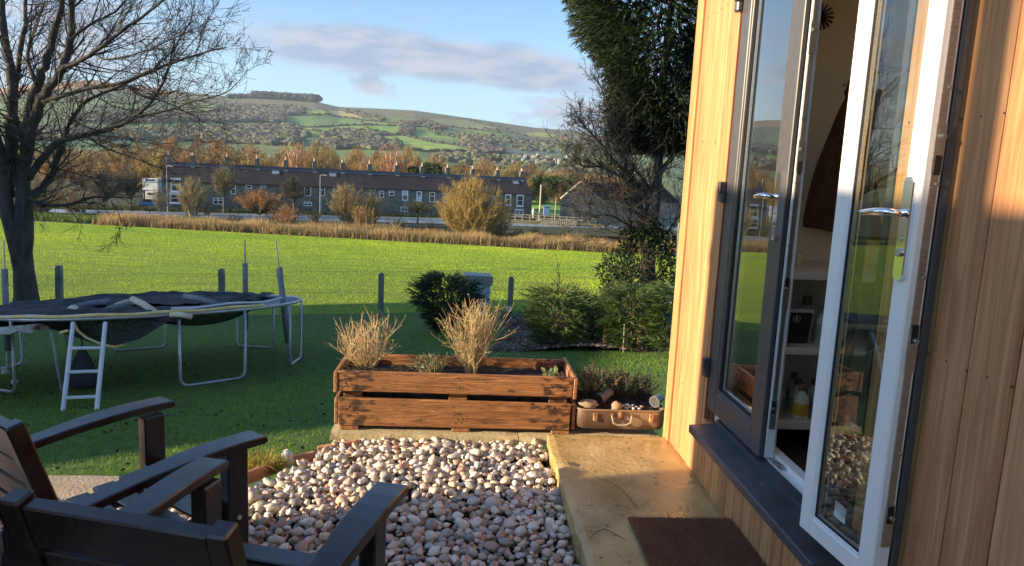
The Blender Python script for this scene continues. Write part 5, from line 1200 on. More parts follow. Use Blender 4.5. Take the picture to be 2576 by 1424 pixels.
# ================================================================== BARE TREE AT THE LEFT
M_treebark = mat('grey_bark', (0.030, 0.027, 0.023), (0.085, 0.074, 0.060), scale=9, stretch=(1, 1, .35), detail=10, rough=.9, bump=.6, bscale=30, bdist=.01, tone=False)
M_twigs = mat('bare_twigs', (0.034, 0.028, 0.024), (0.070, 0.055, 0.040), scale=4, rough=.85, tone=False)
class TT:
    """triangular-section tubes collected fast"""
    def __init__(s): s.V = []; s.F = []; s.n = 0
    def add(s, pts, rad, n=3):
        P_ = np.array([tuple(p) for p in pts]); m = len(P_); d = np.gradient(P_, axis=0); d /= np.maximum(np.linalg.norm(d, axis=1, keepdims=True), 1e-9)
        ref = np.array((.31, .2, .93)) if abs(d[0, 2]) < .8 else np.array((.9, .3, .1)); a = np.cross(d, ref); a /= np.maximum(np.linalg.norm(a, axis=1, keepdims=True), 1e-9); b = np.cross(d, a)
        th = np.arange(n)*2*math.pi/n; r = np.asarray(rad)[:, None, None]
        V = P_[:, None, :]+r*(a[:, None, :]*np.cos(th)[None, :, None]+b[:, None, :]*np.sin(th)[None, :, None])
        i = np.arange(m-1)[:, None]; k = np.arange(n)[None, :]; k2 = (k+1) % n
        F = np.stack([i*n+k, i*n+k2, (i+1)*n+k2, (i+1)*n+k], -1).reshape(-1, 4)+s.n
        s.V.append(V.reshape(-1, 3)); s.F.append(F); s.n += m*n
    def build(s, name, m, parent=None, smooth=False): return mkmesh(name, np.concatenate(s.V), [np.concatenate(s.F)], m, parent, smooth=smooth)
def grow(tt, p, d, L, r, lev, rs, up=.05, maxlev=3, kids=(5, 8), ang=.7, wob=.10, thin=.0022, kfac=.55, bend=None):
    n = 6 if lev < 2 else 4; pts = [np.array(p, float)]; dd = np.array(d, float); dd /= np.linalg.norm(dd)
    for i in range(n):
        dd = dd+rs.normal(size=3)*wob; dd[2] += up; dd /= np.linalg.norm(dd); pts.append(pts[-1]+dd*L/n)
    rad = [max(thin*.6, r*(1-.78*i/n)) for i in range(n+1)]
    tt.add(pts, rad, 5 if r > .02 else 3)
    if lev < maxlev:
        for k in range(rs.randint(kids[0], kids[1])):
            f = rs.uniform(.15, 1.0)*n; i = min(int(f), n-1); q = pts[i]+(pts[i+1]-pts[i])*(f-i); ax = pts[i+1]-pts[i]; ax /= np.linalg.norm(ax)
            nd = ax*math.cos(ang)+rs.normal(size=3)*.58*math.sin(ang)*1.3
            grow(tt, q, nd, L*rs.uniform(.35, .7)*(kfac/.55), max(thin, rad[i]*.5), lev+1, rs, up, maxlev, kids, ang, wob*1.15, thin, kfac)
rs = np.random.RandomState(77)
TY = 13.8
tree = thing('bare_tree', 'large leafless tree with many grey limbs standing at the left edge', 'tree', (-8.4, TY, G(-8.4, TY)))
def limb(px, Y0, Y1, r0, r1, tt, up=.04, kids=None, klen=1.0, side_from=.12, n=7):
    m = len(px); pts = [P(a, b, Y=Y0+(Y1-Y0)*i/(m-1)) for i, (a, b) in enumerate(px)]
    # smooth
    q = []
    for i in range(m-1):
        p0 = pts[max(i-1, 0)]; p1 = pts[i]; p2 = pts[i+1]; p3 = pts[min(i+2, m-1)]
        for k in range(4):
            t = k/4; q.append(0.5*((2*p1)+(-p0+p2)*t+(2*p0-5*p1+4*p2-p3)*t*t+(-p0+3*p1-3*p2+p3)*t**3))
    q.append(pts[-1]); N_ = len(q); rad = [r0+(r1-r0)*i/(N_-1) for i in range(N_)]
    q = [v+Vector(rs.normal(size=3))*min(rad[i]*.22, .02) for i, v in enumerate(q)]
    tt.add(q, rad, 9 if r0 > .06 else 6)
    L = sum((q[i+1]-q[i]).length for i in range(N_-1))
    kids = kids or int(L*KD)
    for k in range(kids):
        f = rs.uniform(side_from, 1)*(N_-1); i = min(int(f), N_-2); p = q[i]; ax = np.array((q[i+1]-q[i]).normalized())
        nd = ax*.75+rs.normal(size=3)*np.array((.5, .45, .5)); nd[2] += .1
        l = rs.uniform(.5, 1.5)*klen*(1 if i < N_*.55 else .55 if q[-1].x > -5.6 else .75); grow(tw, p, nd, l, min(rad[i]*.45, .016), 1, rs, up, 3, (3, 6), .6, .13, .0042)
    return q
KD = 8.5
tt = TT(); tw = TT()
base = P(66, 800, Y=TY); base.z = G(base.x, TY)-.1
# trunk in two fused stems
def tr_pts(px): return [P(a, b, Y=TY) for a, b in px]
trunk = TT()
tp = [Vector((base.x, TY, base.z))]+tr_pts([(66, 740), (60, 680), (55, 620), (57, 570), (60, 520), (58, 470)])
trunk.add(tp, [.29, .20, .17, .16, .155, .14, .115], 14)
tp2 = tr_pts([(56, 700), (48, 640), (36, 590), (24, 540), (18, 490), (14, 440)]); trunk.add([v+Vector((0, -.05, 0)) for v in tp2], [.10, .12, .12, .12, .115, .10], 12)
tp3 = tr_pts([(70, 660), (74, 600), (74, 550), (72, 500)]); trunk.add([v+Vector((0, -.06, 0)) for v in tp3], [.09, .105, .105, .09], 12)
trunk.build('trunk', M_treebark, tree, True)
LIMBS = [
 ([(18, 490), (10, 420), (-12, 330), (-40, 220), (-70, 60)], 13.8, 13.2, .12, .05, {}),
 ([(58, 480), (38, 420), (30, 339), (30, 230), (20, 150), (8, 60), (0, -40)], 13.8, 14.3, .115, .05, {}),
 ([(58, 470), (64, 400), (64, 339), (92, 212), (119, 148), (148, 42), (165, -40)], 13.8, 13.5, .12, .04, {}),
 ([(64, 400), (85, 310), (106, 246), (150, 185), (174, 102), (178, 0), (180, -50)], 13.7, 13.0, .10, .04, {}),
 ([(150, 178), (190, 158), (237, 131), (297, 85), (360, 42), (420, -8)], 13.2, 12.6, .045, .02, {}),
 ([(100, 256), (127, 250), (212, 225), (305, 208), (382, 178), (466, 148), (530, 128), (570, 120)], 13.5, 12.8, .045, .008, {}),
 ([(76, 450), (85, 424), (148, 360), (212, 339), (288, 322), (348, 288), (394, 237), (424, 170), (440, 90)], 13.8, 13.0, .075, .010, {}),
 ([(66, 510), (80, 490), (114, 466), (144, 403), (178, 305), (220, 254), (297, 220), (360, 190)], 13.8, 14.8, .085, .012, {}),
 ([(60, 505), (80, 500), (106, 515), (178, 515), (220, 498), (297, 496), (330, 500)], 13.8, 13.4, .05, .008, dict(klen=.6)),
 ([(288, 325), (330, 335), (360, 356), (466, 377), (540, 392), (585, 396)], 13.2, 12.8, .020, .005, dict(klen=.7)),
 ([(348, 292), (424, 276), (488, 254), (560, 237), (600, 205), (622, 175)], 13.0, 12.6, .020, .004, dict(klen=.8)),
 ([(38, 330), (38, 230), (48, 140), (62, 60), (64, -30)], 14.1, 14.8, .06, .03, {}),
 ([(174, 102), (230, 60), (290, 30), (330, -20)], 13.0, 13.6, .03, .015, {}),
 ([(305, 208), (360, 240), (430, 262), (500, 300), (540, 320)], 13.1, 13.4, .018, .004, dict(klen=.8)),
 ([(212, 339), (260, 370), (330, 395), (400, 420), (450, 440)], 13.4, 13.9, .02, .004, dict(klen=.7)),
 ([(92, 212), (70, 150), (85, 80), (110, 10)], 13.5, 14.2, .04, .02, {}),
 ([(14, 440), (-20, 400), (-80, 350), (-150, 300)], 13.8, 13.0, .08, .03, {}),
 ([(424, 170), (480, 110), (520, 60), (545, 0)], 13.0, 12.7, .010, .004, dict(klen=.8)),
 ([(382, 178), (430, 130), (470, 70), (490, 10)], 13.0, 13.5, .014, .005, dict(klen=.8)),
 ([(237, 131), (270, 150), (360, 130), (450, 90), (500, 68), (550, 40)], 13.0, 12.4, .018, .005, dict(klen=.9)),
 ([(144, 403), (190, 420), (250, 470), (300, 540), (298, 600)], 13.8, 13.5, .008, .003, dict(klen=.3)),
]
for px, y0, y1, r0, r1, kw in LIMBS: limb(px, y0, y1, r0, r1, tt, **kw)
tt.build('limbs', M_treebark, tree, True); tw.build('twigs', M_twigs, tree)
print('tree verts', tt.n, tw.n)

# ================================================================== DARK CONIFER, BARE THICKET AND IVY AT THE RIGHT
ct = thing('tall_conifer', 'tall dark evergreen beside the garden room with drooping sprays', 'tree', (3.55, 13.5, G(3.55, 13.5)))
rs = np.random.RandomState(5)
mb = MB(); b = P(1640, 745, Y=13.5); b.z = G(b.x, 13.5)-.1; c2 = P(1650, 500, Y=13.5); c3 = P(1668, 200, Y=13.5)
mb.tube([b, P(1632, 640, Y=13.5), c2, c3, c3+Vector((.1, 0, 3.2))], [.15, .12, .10, .08, .02], 9); mb.build('trunk', M_treebark, ct, smooth=True, tone=False)
# crown outline in metres at that distance, widening upwards
n = 13000; zt_ = P(1640, -330, Y=13.5).z; zb_ = P(1640, 380, Y=13.5).z
f = rs.uniform(0, 1, n); z = zb_+(zt_-zb_)*f; ax = np.interp(z, [zb_, P(1640, 150, Y=13.5).z, P(1640, 0, Y=13.5).z, zt_], [c3.x+.12, c3.x+.02, c3.x-.25, c3.x-.25])
lft = np.interp(z, [zb_, P(1600, 230, Y=13.5).z, P(1600, 120, Y=13.5).z, P(1600, 0, Y=13.5).z, P(1600, -120, Y=13.5).z, zt_], [.55, .95, 1.25, 1.75, 1.7, .5])
a = rs.uniform(0, 6.283, n); q = rs.uniform(.15, 1, n)**.38; lob = np.array([1+.52*mnoise.noise(Vector((math.cos(x)*1.5, math.sin(x)*1.5, y*1.1))) for x, y in zip(a, z)])
r = lft*q*lob; C = np.stack([ax+np.cos(a)*r, 13.5+np.sin(a)*r, z], 1); D = np.stack([np.cos(a), np.sin(a), rs.uniform(-.5, .25, n)], 1)
V, F = spray_cloud(C, D, 9, .34, .026, .75, rs, .35); cl = np.array([mnoise.noise(Vector(tuple(c*1.3))) for c in C]); t = np.array((0.026, 0.046, 0.016))*(1+.6*cl[:, None])*rs.uniform(.55, 1.35, (n, 1))
mkmesh('foliage', V, F, M_needle, ct, np.repeat(t, 27, axis=0))
mb = MB()
for k in range(0, n, 70): mb.tube([(ax[k], 13.5, z[k]+.3), tuple(C[k])], [.02, .005], 4, False)
mb.build('branches', M_bark, ct, tone=False)
th = thing('bare_thicket_tree', 'tangled leafless small tree in front of the tall evergreen', 'tree', (3.4, 12.8, G(3.4, 12.8)))
KD = 24
tt = TT(); tw = TT()
def l2(px, y0, y1, r0, r1, **k): return limb(px, y0, y1, r0, r1, tt, **k)
l2([(1640, 750), (1632, 650), (1625, 580), (1640, 500), (1655, 440)], 12.9, 12.9, .12, .07, kids=14, klen=.7)
l2([(1640, 560), (1600, 500), (1570, 400), (1540, 300), (1520, 240), (1500, 200)], 12.9, 12.6, .05, .006, klen=.5)
l2([(1645, 500), (1560, 420), (1500, 350), (1465, 310), (1450, 290)], 12.9, 12.4, .04, .005, klen=.5)
l2([(1640, 520), (1570, 450), (1510, 420), (1470, 420), (1445, 390)], 12.9, 12.2, .035, .005, klen=.6)
l2([(1655, 440), (1650, 350), (1640, 250), (1600, 170)], 12.9, 13.2, .05, .008, klen=.8)
l2([(1655, 440), (1700, 380), (1720, 300), (1740, 220)], 12.9, 13.2, .05, .01, klen=.8)
l2([(1630, 600), (1570, 560), (1520, 540), (1460, 560)], 12.9, 12.4, .03, .005, klen=.7)
l2([(1632, 560), (1560, 500), (1500, 480), (1450, 500)], 12.9, 13.3, .03, .005, klen=.7)
l2([(1645, 620), (1690, 570), (1720, 520), (1740, 450)], 12.9, 13.0, .03, .006, klen=.7)
l2([(1640, 480), (1600, 430), (1560, 360), (1530, 300)], 12.9, 13.4, .03, .006, klen=.8)
tt.build('limbs', M_treebark, th, True); tw.build('twigs', mat('dark_twigs', (0.030, 0.024, 0.018), (0.065, 0.05, 0.035), scale=4, rough=.9, tone=False), th); print('thicket', tt.n, tw.n)
iv = thing('ivy_bush', 'dense dark ivy around the foot of the evergreen', 'shrub', (3.3, 12.7, G(3.3, 12.7)))
n = 9500; c = P(1610, 640, Y=12.7); a = rs.uniform(0, 6.283, n); f = rs.uniform(0, 1, n); z0 = G(3.3, 12.7); zt2 = P(1610, 545, Y=12.7).z
q = rs.uniform(.2, 1, n)**.5; pr = np.interp(f, [0, .2, .6, .85, 1], [.85, 1, .85, .55, .2]); lob = np.array([1+.5*mnoise.noise(Vector((math.cos(x)*1.6, math.sin(x)*1.6, y*5))) for x, y in zip(a, f)])
C = np.stack([c.x+.05+np.cos(a)*.80*pr*q*lob, 12.7+np.sin(a)*.7*pr*q*lob, z0+(zt2-z0)*f], 1); cl = np.array([mnoise.noise(Vector(tuple(c_*2.5))) for c_ in C]); C = C[cl > -.22]; n = len(C)
V, F = diamonds(C, rdir(n, rs), rs.uniform(.04, .085, n), rs.uniform(.03, .055, n), rs); mkmesh('leaves', V, F, mat('ivy_leaf', (0.9, 0.9, 0.9), (1.1, 1.1, 1.1), rough=.65, spec=.2, trans=.15), iv, np.tile(np.array((0.030, 0.048, 0.018)), (len(V), 1))*tones(n, 4, .5, 1.6, .1, rs))
tt = TT(); [tt.add([(c.x+rs.normal()*.25, 12.7+rs.normal()*.2, z0-.05), (c.x+rs.normal()*.3, 12.7, z0+.6), (c.x+rs.normal()*.4, 12.7, z0+rs.uniform(1.0, 1.7))], [.02, .015, .006], 5) for _ in range(26)]; tt.build('stems', M_bark, iv)
mb = MB(); p = P(1706, 745, Y=12.0); q = P(1711, 560, Y=12.0); mb.beam((p.x, p.y, G(p.x, 12)-.1), q, .06, .06, (0, 1, 0)); o = mb.build('fence_post', M_conc, None, tone=False); tag(o, 'tall grey post right behind the corner of the garden room', 'post')

# ================================================================== TERRACE BY THE RIVER
M_hstone = mat('terrace_stone', (0.085, 0.08, 0.065), (0.22, 0.205, 0.165), scale=1.6, detail=10, rough=.95, bump=.5, bscale=5, bdist=.05, tone=False)
M_slate = mat('brown_slate', (0.018, 0.014, 0.016), (0.042, 0.033, 0.034), scale=.7, detail=10, rough=.75, bump=.4, bscale=3, bdist=.05, tone=True)
M_ridge = mat('dark_ridge', (0.04, 0.045, 0.055), (0.06, 0.065, 0.08), scale=2, rough=.5, tone=False)
M_pot2 = mat('chimney_pot', (0.42, 0.24, 0.16), (0.55, 0.42, 0.32), scale=6, rough=.8, tone=False)
M_wwin = mat('white_window', (0.80, 0.81, 0.82), rough=.5, tone=False)
M_pane = mat('window_pane', (0.025, 0.03, 0.035), (0.05, 0.055, 0.06), scale=.8, rough=.08, spec=.9, tone=False)
M_drain = mat('pale_pipe', (0.42, 0.42, 0.38), rough=.6, tone=False)
A0 = Vector((-47.3, 118.0, 0)); A1 = Vector((10.9, 135.0, 0))
NCH = [397, 581-6, 651, 722, 795, 865, 933, 1001, 1064, 1129, 1191, 1253, 1316]
chim_px = [412, 576, 651, 723, 795, 865, 933, 1001, 1065, 1129, 1192, 1254, 1317]
hd = (A1-A0).normalized(); hn = Vector((hd.y, -hd.x, 0))   # hn points to the camera side
if hn.y > 0: hn = -hn
def at_px(px):   # point of the terrace ridge line seen in column px
    lo, hi = 0.0, 1.0
    for _ in range(40):
        m = (lo+hi)/2; p = A0+(A1-A0)*m; u = proj((p.x, p.y, .3))[0]
        if u < px: lo = m
        else: hi = m
    return A0+(A1-A0)*lo
bound = [at_px(x) for x in (401, 490, 576, 651, 723, 795, 865, 933, 1001, 1065, 1129, 1192, 1254, 1334)]
DEP, EAV, RID = 8.0, 4.9, 7.55
def gz_h(p): return -7.25-.0*p.x
WIN = { # window rows: (px centre, py centre, width px, height px, style)
 0: [(442, 466, 22, 30, 's'), (441, 499, 24, 22, 's')], 1: [(549, 474, 16, 16, 'c'), (549, 506, 24, 16, 'c')], 2: [(587, 477, 12, 22, 'd'), (626, 468, 15, 12, 'c')],
 3: [(662, 468, 12, 9, 'c')], 4: [(774, 481, 17, 24, 'c'), (774, 513, 20, 10, 'c')], 5: [(811, 481, 13, 24, 'c'), (845, 483, 14, 20, 'c')], 6: [(877, 483, 10, 20, 'd')], 7: [(960, 489, 12, 18, 'd'), (985, 486, 14, 13, 'c')],
 8: [(1019, 492, 16, 26, 'b'), (1017, 526, 20, 12, 'c')], 9: [(1054, 494, 14, 26, 'b')], 10: [(1087, 496, 15, 26, 'c')], 11: [(1120, 498, 14, 25, 'c')], 12: [], 13: []}
wins = [w for L_ in WIN.values() for w in L_]+[(1278, 503, 17, 27, 's'), (1308, 505, 20, 28, 's'), (1306, 535, 24, 15, 's'), (1240, 505, 10, 22, 'c')]
desc = ['end house of the terrace furthest left with white sash windows', 'second terrace house from the left behind the pale river tree', 'third terrace house from the left partly behind orange scrub', 'fourth terrace house from the left above the orange bushes',
        'fifth terrace house from the left with a roof window', 'sixth terrace house from the left behind the lamp post', 'seventh terrace house from the left behind the twin shrubs', 'middle terrace house behind the yellow shrubs',
        'terrace house with a pale blind in its upper window', 'terrace house with a white upper window beside the drainpipe', 'terrace house left of the big yellow willow', 'terrace house behind the big yellow willow', 'end house of the terrace furthest right with white sash windows']
houses = []
for i in range(13):
    p, q = bound[i], bound[i+1]; zg = gz_h(p); h = thing('terrace_house', desc[i], 'house', ((p.x+q.x)/2, (p.y+q.y)/2, zg), 'stone terrace houses beside the river'); houses.append((h, p, q))
    w = (q-p).length
    T = Matrix(((hd.x, -hn.x, 0, p.x), (hd.y, -hn.y, 0, p.y), (0, 0, 1, zg), (0, 0, 0, 1)))  # u along, v away from camera (front wall at v=-DEP/2)
    mb = MB(); a, b = -DEP/2, DEP/2; g0 = -1
    u0_, u1_ = (.006 if i > 0 else 0), w-(.006 if i < 12 else 0)
    V = [(u0_, a, g0), (u1_, a, g0), (u1_, a, EAV), (u0_, a, EAV), (u0_, b, g0), (u1_, b, g0), (u1_, b, EAV), (u0_, b, EAV)]; Fc = [(0, 1, 2, 3), (5, 4, 7, 6)]+([(4, 0, 3, 7)] if i > 0 else [])+([(1, 5, 6, 2)] if i < 12 else [])
    if i == 0: V += [(0, 0, RID-.1)]; Fc += [(4, 0, 3, 8, 7)]
    if i == 12: V += [(w, 0, RID-.1)]; Fc += [(1, 5, 6, 8, 2)]
    mb.add([T @ Vector(v) for v in V], Fc); mb.build('wall', M_hstone, h, tone=False)
    rb = MB(); t = rng.uniform(.8, 1.25); rb.tone = (t*rng.uniform(.95, 1.08), t, t*rng.uniform(.92, 1.02)); o_ = .25
    rb.add([T @ Vector(v) for v in [(0, a-o_, EAV-.12), (w, a-o_, EAV-.12), (w, -.25, RID-.2), (0, -.25, RID-.2)]], [(0, 1, 2, 3)])
    rb.add([T @ Vector(v) for v in [(0, a-o_, EAV-.12), (w, a-o_, EAV-.12), (w, a-o_, EAV-.27), (0, a-o_, EAV-.27)]], [(0, 1, 2, 3)])
    rb.add([T @ Vector(v) for v in [(0, .0, RID), (w, .0, RID), (w, b+o_, EAV-.12), (0, b+o_, EAV-.12)]], [(0, 1, 2, 3)]); r_o = rb.build('roof', M_slate, h)
    rb = MB(); rb.add([T @ Vector(v) for v in [(0, -.95, RID-.57+.03), (w, -.95, RID-.57+.03), (w, 0, RID+.06), (0, 0, RID+.06)]], [(0, 1, 2, 3)]); rb.build('ridge_strip', M_ridge, r_o, tone=False)
    mb = MB(); u0 = w-.5 if i < 12 else w-.95
    us = [u0]+([.45] if i == 0 else [])
    for u in us:
        cb = MB(); cb.box((u-.1, -.4, RID-.6), (u+.6, .4, RID+1.05), T, .03); cb.box((u-.16, -.46, RID+1.05), (u+.66, .46, RID+1.2), T); ch = cb.build('chimney', M_hstone, r_o, tone=False)
        pb = MB(); [pb.tube([T @ Vector((u+.25, v, RID+1.2)), T @ Vector((u+.25, v, RID+1.2+hh))], [.15, .12], 8) for v, hh in ((-.18, rng.uniform(.45, .8)), (.18, rng.uniform(.3, .6)))]; pb.build('chimney_pots', M_pot2, r_o, tone=False)
    fb = MB(); fb.box((u0-.02, -1.0, RID-.62), (u0+.57, -.36, RID-.45), T); fb.build('chimney_flashing', M_drain, r_o, tone=False)
    if i in (3, 5, 12):
        sb = MB(); s0 = w*.45; sb.add([T @ Vector(v) for v in [(s0, -1.9, RID-1.12), (s0+1.1, -1.9, RID-1.12), (s0+1.1, -1.1, RID-.60), (s0, -1.1, RID-.60)]], [(0, 1, 2, 3)]); sb.build('roof_window', mat('roof_light', (0.22, 0.27, 0.33), rough=.15, tone=False), r_o, tone=False)
    if i in (5, 8, 10):
        db = MB(); db.tube([T @ Vector((w*.12, a-.08, -.5)), T @ Vector((w*.12, a-.08, EAV-.3))], .06, 6); db.build('drainpipe', M_drain, h, tone=False)
for (cx_, cy_, wpx, hpx, stl) in wins:
    for h, p, q in houses:
        v = ray(cx_, cy_); O = p+hn*(DEP/2+.0); O.z = 0; t = (hn.x*O.x+hn.y*O.y)/(hn.x*v[0]+hn.y*v[1]); W_ = Vector((v[0]*t, v[1]*t, v[2]*t+EYE)); u = (W_-p).dot(hd)
        if 0.2 < u < (q-p).length-.2: break
    else: continue
    sc_ = t*np.linalg.norm(v[:2])/FPX*1.0; ww, wh = wpx*sc_*.92, hpx*sc_*.95; zc = W_.z
    T = Matrix(((hd.x, -hn.x, 0, W_.x), (hd.y, -hn.y, 0, W_.y), (0, 0, 1, zc), (0, 0, 0, 1))); fw = .16 if stl in 'sb' else .10
    mb = MB()
    if stl == 's': mb.box((-ww/2-.08, -.14, wh/2), (ww/2+.08, .02, wh/2+.16), T); mb.box((-ww/2-.08, -.16, -wh/2-.16), (ww/2+.08, .02, -wh/2), T)
    mb.box((-ww/2, -.10, -wh/2), (-ww/2+fw, .02, wh/2), T); mb.box((ww/2-fw, -.10, -wh/2), (ww/2, .02, wh/2), T); mb.box((-ww/2+fw, -.10, wh/2-fw), (ww/2-fw, .02, wh/2), T); mb.box((-ww/2+fw, -.10, -wh/2), (ww/2-fw, .02, -wh/2+fw), T)
    mb.box((-ww/2+fw, -.09, (.1 if stl != 's' else 0)*wh), (ww/2-fw, .02, (.1 if stl != 's' else 0)*wh+.09), T)
    if hpx < 18 and wpx > 18: mb.box((-.06, -.09, -wh/2+fw), (.06, .02, wh/2-fw), T)
    f_o = mb.build('window', M_wwin, h, tone=False)
    pb = MB(); pb.add([T @ Vector(x_) for x_ in [(-ww/2+fw, -.03, -wh/2+fw), (ww/2-fw, -.03, -wh/2+fw), (ww/2-fw, -.03, wh/2-fw), (-ww/2+fw, -.03, wh/2-fw)]], [(0, 1, 2, 3)]); pb.build('pane', M_pane, f_o, tone=False)
    if stl == 'b':
        pb = MB(); pb.box((-ww/2+fw, -.05, .0 if cx_ < 1040 else -wh/2+fw), (ww/2-fw, -.035, wh/2-fw if cx_ < 1040 else .0), T); pb.build('blind', mat('pale_blind', (0.55, 0.60, 0.68), rough=.8, tone=False), f_o, tone=False)

# riverside ground strip, fence, piles, poles, figure
def gp(px, py, Y): p = P(px, py, Y=Y); return p
def pole2(px, ytop, ybot, Y, r, m, name, label, cat, arm=None):
    a = P(px, ybot, Y=Y); b = P(px+(px-1288)*.0+ (px+ (ybot-ytop)*.045 - px), ytop, Y=Y); b = Vector((a.x, a.y, b.z)); t = thing(name, label, cat, a)
    mb = MB(); mb.tube([Vector((a.x, a.y, min(a.z, -7.2)-.2)), b], [r, r*.7], 8); mb.build('shaft', m, t, tone=False)
    if arm:
        mb = MB(); mb.tube([b-Vector((0, 0, .05)), b+Vector((arm*.5, -.1, .08)), b+Vector((arm, -.2, .05))], r*.6, 6); mb.box(b+Vector((arm*.8, -.3, -.02)), b+Vector((arm*1.5, -.1, .07))); mb.build('lamp_head', m, t, tone=False)
    return t
M_pole = mat('pale_pole', (0.36, 0.35, 0.31), (0.46, 0.45, 0.40), scale=3, rough=.7, tone=False)
pole2(421, 418, 505, 112, .06, M_pole, 'street_lamp', 'slim street lamp in front of the left end house', 'street lamp', .7)
pole2(805, 441, 520, 116, .06, M_pole, 'street_lamp', 'slim street lamp in front of the middle of the terrace', 'street lamp', .7)
pole2(1357, 465, 548, 122, .16, mat('pale_wood_pole', (0.44, 0.38, 0.24), (0.55, 0.48, 0.32), scale=3, rough=.8, tone=False), 'telegraph_pole', 'tall pale wooden pole right of the terrace', 'pole')
pole2(1396, 500, 548, 124, .10, M_pole, 'lamp_post', 'short pale post with a dark top beside the stone barn', 'post', .15)
wf = thing('riverside_fence', 'pale wooden post and rail fence along the river right of the terrace', 'fence', (14, 121, -7)); M_pf = mat('weathered_rail', (0.26, 0.23, 0.17), (0.38, 0.34, 0.26), scale=2, rough=.8, tone=False)
fx = np.linspace(1240, 1500, 15); fpts = [P(x, 545+(x-1310)*.055, Y=119.5) for x in fx]
for p in fpts: mb = MB(); mb.box((p.x-.08, p.y-.08, p.z-.9), (p.x+.08, p.y+.08, p.z+.45)); mb.build('post', M_pf, wf, tone=False)
for dz in (.35, -.05):
    mb = MB()
    for a, b in zip(fpts[:-1], fpts[1:]): mb.beam(a+Vector((0, -.1, dz)), b+Vector((0, -.1, dz)), .05, .13)
    mb.build('rail', M_pf, wf, tone=False)
pls_ = thing('river_piling', 'row of pale wooden piles at the far river bank', 'piling', (16, 117, -7.5))
for k in range(19):
    px = 1362+k*4.8; a = P(px, 566+k*.16, Y=117.0); mb = MB(); mb.box((a.x-.10, 116.9, a.z-.3), (a.x+.05, 117.1, a.z+.95)); mb.build('pile', M_pf, pls_, tone=False)
mb = MB(); a = P(1358, 553, Y=117.3); b = P(1455, 558, Y=117.3); mb.beam(a, b, .5, .12); mb.build('capping_beam', M_pf, pls_, tone=False)
# earth bank behind the piles and mossy quay
M_quay = mat('mossy_quay', (0.12, 0.11, 0.05), (0.24, 0.20, 0.11), scale=.8, detail=8, rough=1, tone=False)
mb = MB(); a = P(1240, 553, Y=118.6); b = P(1520, 566, Y=118.6); mb.prism([(a.x, 118.2, a.z-1.0), (b.x, 118.2, b.z-1.0), (b.x, 118.2, b.z), (a.x, 118.2, a.z)], (0, 0, 0), (0, 4.5, .0)); kind(mb.build('quay', M_quay, None, tone=False), 'structure')
gm = MB(); a = P(1334, 535, Y=128); b = P(1430, 545, Y=128); c = P(1430, 497, Y=190); d = P(1338, 497, Y=190); gm.add([a, b, c, d], [(0, 1, 2, 3)]); kind(gm.build('far_meadow', mat('far_meadow_grass', (0.14, 0.30, 0.03), (0.20, 0.36, 0.04), scale=.2, stretch=(1, .3, 1), rough=1, tone=False), None, tone=False), 'structure')
# person in white by the fence
per = MB(); c = P(1341, 548, Y=121.5)
prof = [(.10, -.9), (.12, -.45), (.17, -.1), (.19, .15), (.24, .42), (.22, .56), (.08, .64), (.075, .70), (.115, .78), (.12, .86), (.08, .95)]
per.lathe(prof, c+Vector((0, 0, .75)), 12, 1.15, .8); o = per.build('person', mat('pale_clothes', (0.62, 0.60, 0.55), rough=.9, tone=False), None, smooth=True, tone=False); tag(o, 'distant person in pale clothes standing at the riverside fence', 'person')
mb = MB(); c = P(1375, 530, Y=125); mb.box((c.x-.55, c.y, c.z-.8), (c.x+.55, c.y+.5, c.z+.75), None, .06); mb.tube([(c.x-.6, c.y-.1, c.z+.72), (c.x+.6, c.y-.1, c.z+.72)], .12, 6); mb.tube([(c.x-.35, c.y-.05, c.z-.85), (c.x-.35, c.y+.1, c.z-.85)], .2, 8); o = mb.build('wheelie_bin', mat('blue_plastic', (0.12, 0.22, 0.42), rough=.5, tone=False), None, tone=False); tag(o, 'pale blue bin behind the riverside fence', 'bin')
# stone barn with gable to the river
bn = thing('stone_barn', 'old stone barn with pale gable right of the poles', 'barn', (17.5, 126, -7.3))
g1 = P(1408, 548, Y=121); g2 = P(1508, 548, Y=123); pk_ = P(1449, 459, Y=122.0); zb0 = -8; ez = P(1410, 502, Y=121).z; pk_ = Vector(((g1.x+g2.x)/2-.2, (g1.y+g2.y)/2, P(1449, 459, Y=122).z))
V = [(g1.x, g1.y, zb0), (g2.x, g2.y, zb0), (g2.x, g2.y, ez), tuple(pk_), (g1.x, g1.y, ez)]; bd = Vector((15.5, 5.5, 0))
mb = MB(); mb.add(V+[tuple(Vector(v)+bd) for v in V], [(0, 1, 2, 3, 4), (9, 8, 7, 6, 5), (1, 6, 7, 2), (0, 4, 9, 5)]); mb.build('wall', mat('pale_rubble', (0.13, 0.12, 0.10), (0.30, 0.27, 0.22), scale=1.2, detail=10, rough=1, bump=.6, bscale=4, bdist=.06, tone=False), bn, tone=False)
mb = MB(); up_ = Vector((0, 0, .12)); v2, v3, v4 = Vector(V[2]), Vector(V[3]), Vector(V[4]); mb.add([v2+up_, v3+up_, v3+bd+up_, v2+bd+up_], [(0, 1, 2, 3)]); mb.add([v4+up_, v3+up_, v3+bd+up_, v4+bd+up_], [(0, 1, 2, 3)]); mb.build('roof', M_slate, bn)
mb = MB(); mb.beam(v4+up_*1.3, v3+up_*1.3, .5, .22, (0, 0, 1)); mb.beam(v3+up_*1.3, v2+up_*1.3, .5, .22, (0, 0, 1)); mb.build('gable_coping', mat('pale_coping', (0.44, 0.36, 0.24), (0.56, 0.47, 0.34), scale=3, rough=.9, tone=False), bn, tone=False)
